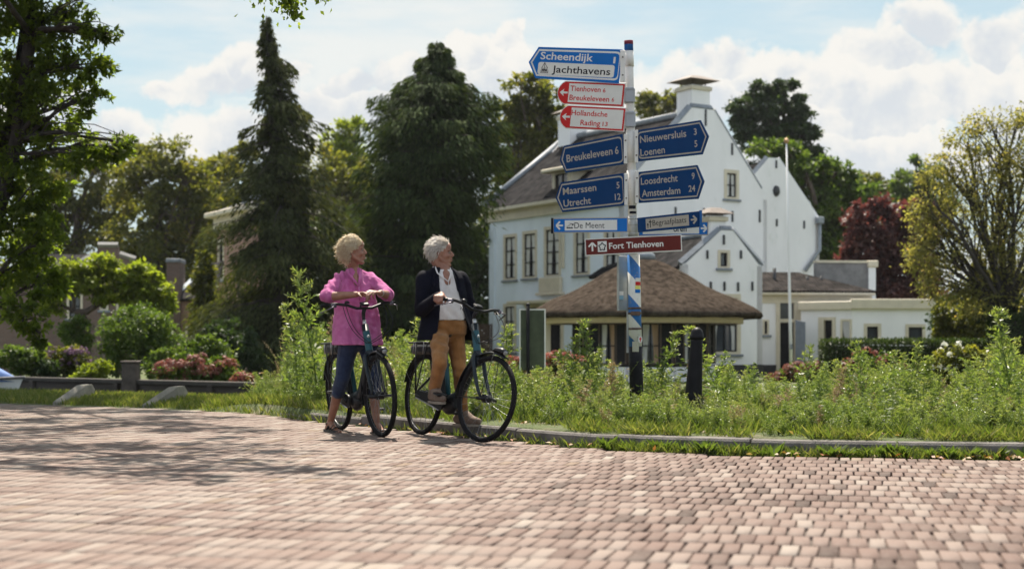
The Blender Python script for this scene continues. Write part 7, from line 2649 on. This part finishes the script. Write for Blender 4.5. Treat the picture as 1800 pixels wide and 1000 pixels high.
    vin = [v + (Vector((c.x, c.y, v.z)) - v).normalized() * .022 for v, c in zip(vs, cen)]
    fs2 = [tuple(i + m for i in f[::-1]) for f in fs]
    rim = [i * k for i in range(len(secs))]
    loop = [j for j in range(k)] + [i * k + n for i in range(1, len(secs))] + [(len(secs) - 1) * k + j for j in range(n - 1, -1, -1)] + [i * k for i in range(len(secs) - 2, 0, -1)]
    fs3 = [(loop[i], loop[i - 1], loop[i - 1] + m, loop[i] + m) for i in range(len(loop))]
    mb.add(vs + vin, fs + fs2 + fs3)
    for s, e, w, sg in ((sR, eR, wR, -1), (sL, eL, wL, 1)):
        chain(mb, [nk - Z * .05 + Sd * sg * .08 - Fd * .02, s - Z * .01, e, e.lerp(w, .86)], [.060, .074, .062, .046])
    jk = fuse(mb, .0075, 2, wrinkle([(Vector((.5, .2, .9)).normalized(), 60, .6), (Vector((.8, .4, -.4)).normalized(), 50, .5)], .0045, 11)).build('jacket', NAVY, t)
    mb = MB()
    # lapels lie flat on the chest either side of the shirt
    for pts in (((764, 466, 12.14), (763, 486, 12.06), (768, 520, 12.045), (772, 548, 12.035), (760, 500, 12.045), (757, 487, 12.09)),
                ((793, 468, 12.22), (798, 486, 12.145), (804, 516, 12.12), (809, 545, 12.11), (809, 502, 12.15), (806, 488, 12.20))):
        P = [W(*p) for p in pts]
        mb.hexa(P, [p + Fd * .010 for p in P])
    mb.build('lapel', NAVY, jk)
    # shoes
    for a, d, z0 in ((aR, Vector((.42, -.9, 0)), None), (aL, Vector((.78, -.62, 0)), None)):
        d = d.normalized(); s = Vector((-d.y, d.x, 0))
        mb = MB()
        heel = a - d * .05 - Z * .045; ball = a + d * .12 - Z * .055; tip = a + d * .185 - Z * .06
        capsule(mb, a + Z * .015, .050, a - Z * .02, .050); capsule(mb, a, .048, heel, .042); capsule(mb, a + d * .02, .046, ball, .040); capsule(mb, ball, .043, tip, .030)
        capsule(mb, heel, .040, ball, .043)
        sh = fuse(mb, .006, 2).build('shoe', SUEDE, t)
        ol = [(-.10, 0), (-.085, .036), (0, .038), (.10, .05), (.17, .045), (.215, .015), (.21, -.018), (.16, -.046), (.09, -.05), (0, -.038), (-.085, -.036)]
        mb = MB(); mb.hexa([a + d * x * .92 + s * y * .9 - Z * .104 for x, y in ol], [a + d * x * .92 + s * y * .9 - Z * .084 for x, y in ol]); mb.build('sole', SOLE, sh)
        mb = MB()
        for x in (.045, .07, .095):
            mb.tube([a + d * x + s * .032 - Z * (.0 + x * .25), a + d * x + Z * (.024 - x * .34), a + d * x - s * .032 - Z * (.0 + x * .25)], .004, 5)
        mb.build('lace', SOLE, sh)
    for y in (487, 495, 505):
        pass
man()
# ================================================================ WEEDS, GRASS, FALLEN LEAVES
WM = leafmat('weed_leaf', spec=.55, rough=.36, cols= [(.038, .066, .018), (.076, .124, .034), (.118, .175, .052), (.175, .22, .085), (.24, .25, .13)], trans=.55, tcol=(1.5, 1.5, .55))
WM2 = leafmat('broad_weed_leaf', [(.040, .062, .018), (.075, .11, .032), (.12, .155, .05)], .5, tcol=(1.4, 1.5, .5))
GM = leafmat('grass_blade', [(.045, .07, .016), (.09, .13, .03), (.15, .175, .05), (.26, .235, .12)], .5, tcol=(1.35, 1.4, .55))

def tube3(pts, r0, r1):
    V, Q = [], []
    k = len(pts)
    for i, p in enumerate(pts):
        r = r0 + (r1 - r0) * i / (k - 1)
        for j in range(3):
            a = 2.094 * j
            V.append((p[0] + r * math.cos(a), p[1] + r * math.sin(a), p[2]))
    for i in range(k - 1):
        for j in range(3):
            Q.append((i * 3 + j, i * 3 + (j + 1) % 3, (i + 1) * 3 + (j + 1) % 3, (i + 1) * 3 + j))
    return np.array(V), np.array(Q)

def weed(kind, rng):
    """one plant of unit height -> verts, quads, tone"""
    Vs, Qs, Rs = [], [], []
    o = 0
    def put(V, Q, R_):
        nonlocal o
        Vs.append(V); Qs.append(Q + o); Rs.append(R_); o += len(V)
    ns = {0: 1, 1: 2, 2: 4, 3: 3, 4: 16}[kind]
    for s in range(ns):
        lean = rng.normal(0, .10 if kind < 2 else .25, 2)
        if kind == 4: lean = rng.normal(0, .32, 2)
        h = 1.0 if s == 0 else .6 + .35 * rng.random()
        ph = rng.random() * 6.28
        f = np.linspace(0, 1, 7)
        st = np.stack([lean[0] * f ** 1.6 * h + .02 * np.sin(f * 5 + ph), lean[1] * f ** 1.6 * h + .02 * np.cos(f * 4 + ph), f * h], 1)
        V, Q = tube3(st, .006, .0016); put(V, Q, np.full(len(Q), .30 + .2 * rng.random()))
        if kind == 4:      # flowering grass: arching stalks with loose seed heads
            n = 30
            ff = .72 + .28 * rng.random(n)
            P = np.stack([np.interp(ff, f, st[:, i]) for i in range(3)], 1)
            V, Q = leafquads(P, unit(rng.normal(size=(n, 3)) * .5 + [0, 0, .6]), randdir(n, rng), .035 * (.6 + .8 * rng.random(n)), .007, .05)
            put(V, Q, np.clip(rng.normal(.85, .1, n), 0, 1))
            n = 7
            a = rng.random(n) * 6.28
            V, Q = leafquads(np.zeros((n, 3)) + st[0], np.stack([np.cos(a) * .5, np.sin(a) * .5, np.ones(n)], 1), randdir(n, rng), .35 + .3 * rng.random(n), .011, .12)
            put(V, Q, np.clip(rng.normal(.5, .15, n), 0, 1))
            continue
        if kind == 3:      # broad leaved
            n = 26
            ff = .12 + .86 * rng.random(n)
            P = np.stack([np.interp(ff, f, st[:, i]) for i in range(3)], 1)
            a = rng.random(n) * 6.28
            D = np.stack([np.cos(a), np.sin(a), .25 - .5 * rng.random(n)], 1)
            L = (.17 - .07 * ff) * (.7 + .6 * rng.random(n))
            V, Q = leafquads(P, D, unit(rng.normal(size=(n, 3)) * .35 + [0, 0, 1]), L, L * .42)
            put(V, Q, np.clip(rng.normal(.5, .2, n), 0, 1))
            continue
        nb = 34 if kind == 0 else 24
        for b in range(nb):
            ff = .10 + .90 * (b + rng.random()) / nb
            p = np.array([np.interp(ff, f, st[:, i]) for i in range(3)])
            a = b * 2.4 + rng.normal(0, .3)
            bl = (.30 * (1 - ff) ** .8 + .055) * (.7 + .6 * rng.random()) * (1.0 if kind == 0 else 1.15)
            up = .9 + .5 * rng.random()
            d = np.array([math.cos(a), math.sin(a), up]); d /= np.linalg.norm(d)
            m = 20 if kind == 0 else 14
            u = (np.arange(m) + rng.random(m)) / m
            P = p + d * (u * bl)[:, None]
            P[:, 2] -= .35 * bl * u ** 2
            sidev = rng.normal(size=(m, 3))
            D = unit(d[None] * .8 + sidev * .75 + np.array([0, 0, .12]))
            L = (.030 + .048 * (1 - u) * (1 - ff * .5)) * (.6 + .8 * rng.random(m))
            V, Q = leafquads(P, D, randdir(m, rng), L, L * (.26 if kind == 0 else .34), .05)
            put(V, Q, np.clip(.34 + .34 * ff + .15 * u + rng.normal(0, .12, m), 0, 1))
            V, Q = tube3(np.stack([p, p + d * bl * .5 - [0, 0, .09 * bl], p + d * bl - [0, 0, .35 * bl]]), .0022, .0009)
            put(V, Q, np.full(len(Q), .45))
    return np.concatenate(Vs), np.concatenate(Qs), np.concatenate(Rs)

PROTO = {k: [weed(k, np.random.default_rng(200 + 10 * k + i)) for i in range(4)] for k in range(5)}

def place(proto, p, h, rz, lean, w, tone):
    V, Q, Rn = proto
    c, s = math.cos(rz), math.sin(rz)
    X = V[:, 0] * c - V[:, 1] * s; Y = V[:, 0] * s + V[:, 1] * c
    Z_ = V[:, 2]
    out = np.stack([p[0] + (X * w + lean[0] * Z_ ** 1.5) * h, p[1] + (Y * w + lean[1] * Z_ ** 1.5) * h, p[2] + Z_ * h], 1)
    return out, Q, np.clip(Rn + tone, 0, 1)

# height (photo row) the weed tops reach, along the verge
TOPS = [(430, 690), (450, 652), (480, 640), (520, 596), (550, 570), (600, 590), (700, 578), (740, 590), (880, 618), (920, 640), (960, 632), (1000, 622), (1040, 600), (1080, 622), (1110, 640), (1140, 612), (1180, 640), (1210, 628), (1250, 612), (1290, 632), (1330, 660), (1380, 655),
        (1430, 640), (1470, 632), (1500, 622), (1540, 628), (1580, 614), (1620, 628), (1660, 640), (1700, 634), (1740, 604), (1780, 582), (1830, 590), (2000, 590)]
TALL = [  # single tall plants one can tell apart: px of foot, photo row of tip, distance, kind, label
    (552, 484, 14.9, 0, 'tallest feathery weed, left behind the woman on the bicycle'),
    (524, 540, 14.7, 0, 'tall feathery weed at the left end of the weed patch'),
    (712, 556, 14.4, 0, 'tall feathery weed standing between the woman and the man'),
    (1042, 566, 13.9, 0, 'tall feathery weed in front of the pavilion, left of the signpost'),
    (1000, 598, 14.0, 0, 'leaning feathery weed beside the green board'),
    (1152, 588, 14.0, 0, 'slender feathery weed just right of the signpost foot'),
    (1266, 580, 13.4, 0, 'tall feathery weed directly right of the black bollard'),
    (884, 575, 14.6, 0, 'thin feathery weed above the front wheel of the man'),
    (1412, 612, 13.6, 0, 'single thin weed stalk right of the flagpole'),
    (1520, 604, 13.0, 0, 'feathery weed in front of the left end of the hedge'),
    (1600, 606, 12.6, 0, 'feathery weed in front of the middle of the hedge'),
    (1772, 548, 12.3, 0, 'tallest feathery weed at the right edge of the photo'),
]
def foot_on(px, d):
    x = WX(px, d)
    return (x, d, gz(x, d) - .01)
rng = np.random.default_rng(31)
for i, (px, top, d, kind, lab) in enumerate(TALL):
    d = max(d, edge(WX(px, d)) + .9)
    p = foot_on(px, d)
    h = (WZ(top, d) - p[2]) * 1.02
    V, Q, Rn = place(PROTO[0][i % 4], p, h, rng.random() * 6.28, rng.normal(0, .06, 2) + [.05 if i % 3 else -.10, 0], 1.25 * min(1, .95 / h + .25), rng.normal(.04, .05))
    o = mesh_np('weed_plant', V, Q, Rn, WM, loc=p)
    tag(o, lab, 'weed', 'tall weeds on the verge')

WM3 = leafmat('dry_weed_stem', [(.16, .12, .07), (.24, .18, .10), (.33, .27, .17)], .35, tcol=(1.2, 1.1, .8))
def weed_mass():
    rng = np.random.default_rng(44)
    Vs, Qs, Rs, Ms, o = [], [], [], [], 0
    n = tries = 0
    while n < 800 and tries < 6000:
        tries += 1
        px = 425 + 1500 * rng.random() if n % 5 else 436 + 310 * rng.random()
        t = .55 + 6.0 * rng.random() ** 1.25
        # find the distance at which this column is t behind the kerb
        d = 12.5
        for _ in range(12):
            d = edge(WX(px, d)) + t
        if px < 520 and t > 4.0: continue
        if 865 < px < 1010 and t < 1.9: continue
        top = interp(px, TOPS)
        if 1192 < px < 1242 and d < 12.9: top = max(top, 738)
        if 1092 < px < 1142 and d < 15.6: top = max(top, 686)
        p = foot_on(px, d)
        hmax = WZ(top, d) - p[2]
        ramp = min(1.0, .30 + .22 * t)
        if 500 < px < 600 and d > 13.9 and t > 1.2 and rng.random() < .5: hmax *= 1.25
        h = hmax * (1.0 if rng.random() < .16 else .55 + .38 * rng.random()) * ramp
        if h < .05: continue
        n += 1
        r = rng.random()
        kind = 0 if r < .40 else (1 if r < .62 else (2 if r < .76 else (3 if r < .83 else 4)))
        if h < .35 and kind == 0: kind = 2
        pr = PROTO[kind][rng.integers(4)]
        w = min(1.25, (.55 if kind < 2 else .5) / h + .35)
        V, Q, Rn = place(pr, p, h, rng.random() * 6.28, rng.normal(0, .10, 2), w, rng.normal(0, .09))
        Vs.append(V); Qs.append(Q + o); Rs.append(Rn); Ms.append(np.full(len(Q), 2 if rng.random() < .07 else (1 if kind == 3 else 0))); o += len(V)
    # low, close growth between the tall plants and the kerb
    for _ in range(330):
        x = -2.6 + 8.2 * rng.random()
        t = .32 + 1.3 * rng.random()
        if -.2 < x < .75 and t < .85: continue
        d = edge(x) + t
        p = (x, d, gz(x, d) - .01)
        kind = (0, 1, 2, 2, 4)[rng.integers(5)]
        V, Q, Rn = place(PROTO[kind][rng.integers(4)], p, .13 + .20 * rng.random() * min(1, t), rng.random() * 6.28, rng.normal(0, .2, 2), 1.35, rng.normal(.0, .1))
        Vs.append(V); Qs.append(Q + o); Rs.append(Rn); Ms.append(np.full(len(Q), 0)); o += len(V)
    ob = mesh_np('weeds', np.concatenate(Vs), np.concatenate(Qs), np.concatenate(Rs), [WM, WM2, WM3], mi=np.concatenate(Ms))
    tag(ob, 'thick mass of knee high green weeds covering the verge', 'weeds', kind='stuff')
weed_mass()

def blades(pts, h, w, rng, tone, lean=.5):
    n = len(pts)
    a = rng.random(n) * 6.28
    D = unit(np.stack([np.cos(a) * lean * rng.random(n), np.sin(a) * lean * rng.random(n), np.ones(n)], 1))
    H_ = h * (.45 + .9 * rng.random(n))
    tip = D * H_[:, None] + np.stack([np.cos(a), np.sin(a), np.zeros(n)], 1) * (H_ * .25 * rng.random(n))[:, None]
    b = rng.random(n) * 6.28
    S_ = np.stack([np.cos(b), np.sin(b), np.zeros(n)], 1) * (w * (.6 + .8 * rng.random(n)))[:, None]
    P = pts
    V = np.stack([P - S_ * .5, P + S_ * .5, P + D * (H_ * .6)[:, None] + S_ * .32, P + tip], 1).reshape(-1, 3)
    return V, np.arange(4 * n).reshape(-1, 4), np.clip(tone + rng.normal(0, .2, n), 0, 1)

def grass():
    rng = np.random.default_rng(9)
    Vs, Qs, Rs, o = [], [], [], 0
    def add(pts, h, w, tone, lean=.6):
        nonlocal o
        V, Q, Rn = blades(np.array(pts), h, w, rng, tone, lean)
        Vs.append(V); Qs.append(Q + o); Rs.append(Rn); o += len(V)
    # verge just behind the kerb, thin where it is trodden
    pts = []
    while len(pts) < 17000:
        x = -3.2 + 9.2 * rng.random()
        t = .2 + 2.6 * rng.random() ** 1.3
        d = edge(x) + t
        if abs(x) > .40 * d: continue
        k = noise.noise(Vector((x * 1.7, d * 1.7, 0))) + (0 if t > .45 else -.35 * (.45 - t) * 6)
        if -.2 < x < .75 and t < .9: k -= .35
        if k < -.15 - .25 * rng.random(): continue
        pts.append((x, d, gz(x, d) - .005))
    add(pts, .10, .0048, .48, 1.1)
    pts = []
    while len(pts) < 9000:
        x = -3.0 + 9 * rng.random()
        t = 1.0 + 5 * rng.random()
        d = edge(x) + t
        pts.append((x, d, gz(x, d) - .005))
    add(pts, .17, .0045, .46, 1.0)
    pts = []
    while len(pts) < 3600:
        x = -3.0 + 8.0 * rng.random()
        if noise.noise(Vector((x * 2.3, 9, 0))) + .15 * rng.random() < (.05 if x > .8 else .16): continue
        d = edge(x) + .13 + .12 * rng.random()
        pts.append((x, d, .095))
    add(pts, .11, .005, .6, 1.6)
    pts = []
    while len(pts) < 3200:
        x = -3.7 + 1.9 * rng.random()
        d = edge(x) - .08 + .75 * rng.random()
        pts.append((x, d, gz(x, d) - .005))
    add(pts, .11, .007, .6, .9)
    # gutter: tufts at the foot of the kerb, thickest on the right
    pts = []
    while len(pts) < 4200:
        x = -1.2 + 6.0 * rng.random()
        q = interp(x, [(-1.2, .08), (.2, .08), (.55, .22), (.85, .8), (1.5, .55), (1.9, .25), (2.3, .35), (2.8, .8), (3.2, .3), (3.6, .1), (4.8, .4)])
        c = noise.noise(Vector((x * 3.1, 4, 0))) * .5 + .5
        if rng.random() > q * (.35 + .9 * c): continue
        d = edge(x) - .01 - .16 * rng.random() ** 1.3 * (.4 + q)
        pts.append((x, d, -.012))
    add(pts, .085, .0055, .5, 1.2)
    # left bank between road and canal
    pts = []
    while len(pts) < 30000:
        x = -11.5 + 9.6 * rng.random()
        t = .02 + 2.5 * rng.random()
        d = edge(x) + t
        if abs(x) > .42 * d: continue
        if t < .3 and rng.random() > .55 + t * 2: continue
        pts.append((x, d, gz(x, d) - .005))
    add(pts, .085, .010, .62, .8)
    ob = mesh_np('grass', np.concatenate(Vs), np.concatenate(Qs), np.concatenate(Rs), GM)
    tag(ob, 'short grass on the verge, along the kerb and on the canal bank', 'grass', kind='stuff')
    # low broad weeds (dandelion, plantain) in the gutter on the right
    Vs, Qs, Rs, o = [], [], [], 0
    for _ in range(46):
        x = rng.choice([rng.uniform(.7, 1.8), rng.uniform(2.2, 3.1), rng.uniform(.7, 4.2)])
        p = np.array((x, edge(x) - .03 - .09 * rng.random(), -.01))
        n = 12
        a = rng.random(n) * 6.28
        D = unit(np.stack([np.cos(a), np.sin(a), .5 + .9 * rng.random(n)], 1))
        L = .07 + .08 * rng.random(n)
        V, Q = leafquads(np.repeat(p[None], n, 0), D, unit(rng.normal(size=(n, 3)) * .3 + [0, 0, 1]), L, L * .27, .1)
        Vs.append(V); Qs.append(Q + o); Rs.append(np.clip(rng.normal(.55, .2, n), 0, 1)); o += len(V)
    ob = mesh_np('gutter_weeds', np.concatenate(Vs), np.concatenate(Qs), np.concatenate(Rs), WM2)
    tag(ob, 'low broad leaved weeds growing in the gutter along the kerb', 'weeds', kind='stuff')
    # dry leaves
    n = 240
    xs = np.where(rng.random(n) < .45, rng.uniform(2.6, 4.4, n), rng.uniform(-1.5, 4.4, n))
    P = np.array([(x, (edge(x) - .03 - .22 * rng.random() ** 2) if rng.random() < .75 else edge(x) + .2 + .4 * rng.random(), 0.0) for x in xs])
    P[:, 2] = [(.012 if p[1] < edge(p[0]) else gz(p[0], p[1]) + .02) for p in P]
    V, Q = leafquads(P, unit(rng.normal(size=(n, 3)) * [1, 1, .25]), unit(rng.normal(size=(n, 3)) * .5 + [0, 0, 1]), .035 + .03 * rng.random(n), .026, .12)
    ob = mesh_np('fallen_leaves', V, Q, rng.random(n), leafmat('dry_leaf', [(.22, .05, .02), (.30, .12, .04), (.36, .24, .12), (.45, .36, .25)], .2))
    tag(ob, 'dry brown leaves lying along the kerb', 'leaves', kind='stuff')
grass()
# ================================================================ AIR
def haze():
    m = bpy.data.materials.new('thin_summer_haze')
    m.use_nodes = True
    t = m.node_tree
    t.nodes.remove(t.nodes['Principled BSDF'])
    pv = t.nodes.new('ShaderNodeVolumePrincipled')
    pv.inputs['Color'].default_value = (.88, .90, 1.0, 1)
    pv.inputs['Density'].default_value = .00013
    pv.inputs['Anisotropy'].default_value = .35
    t.links.new(pv.outputs[0], t.nodes['Material Output'].inputs['Volume'])
    mb = MB().box((0, 100, 17), (420, 290, 39))
    tag(mb.build('haze', m), kind='stuff')
haze()
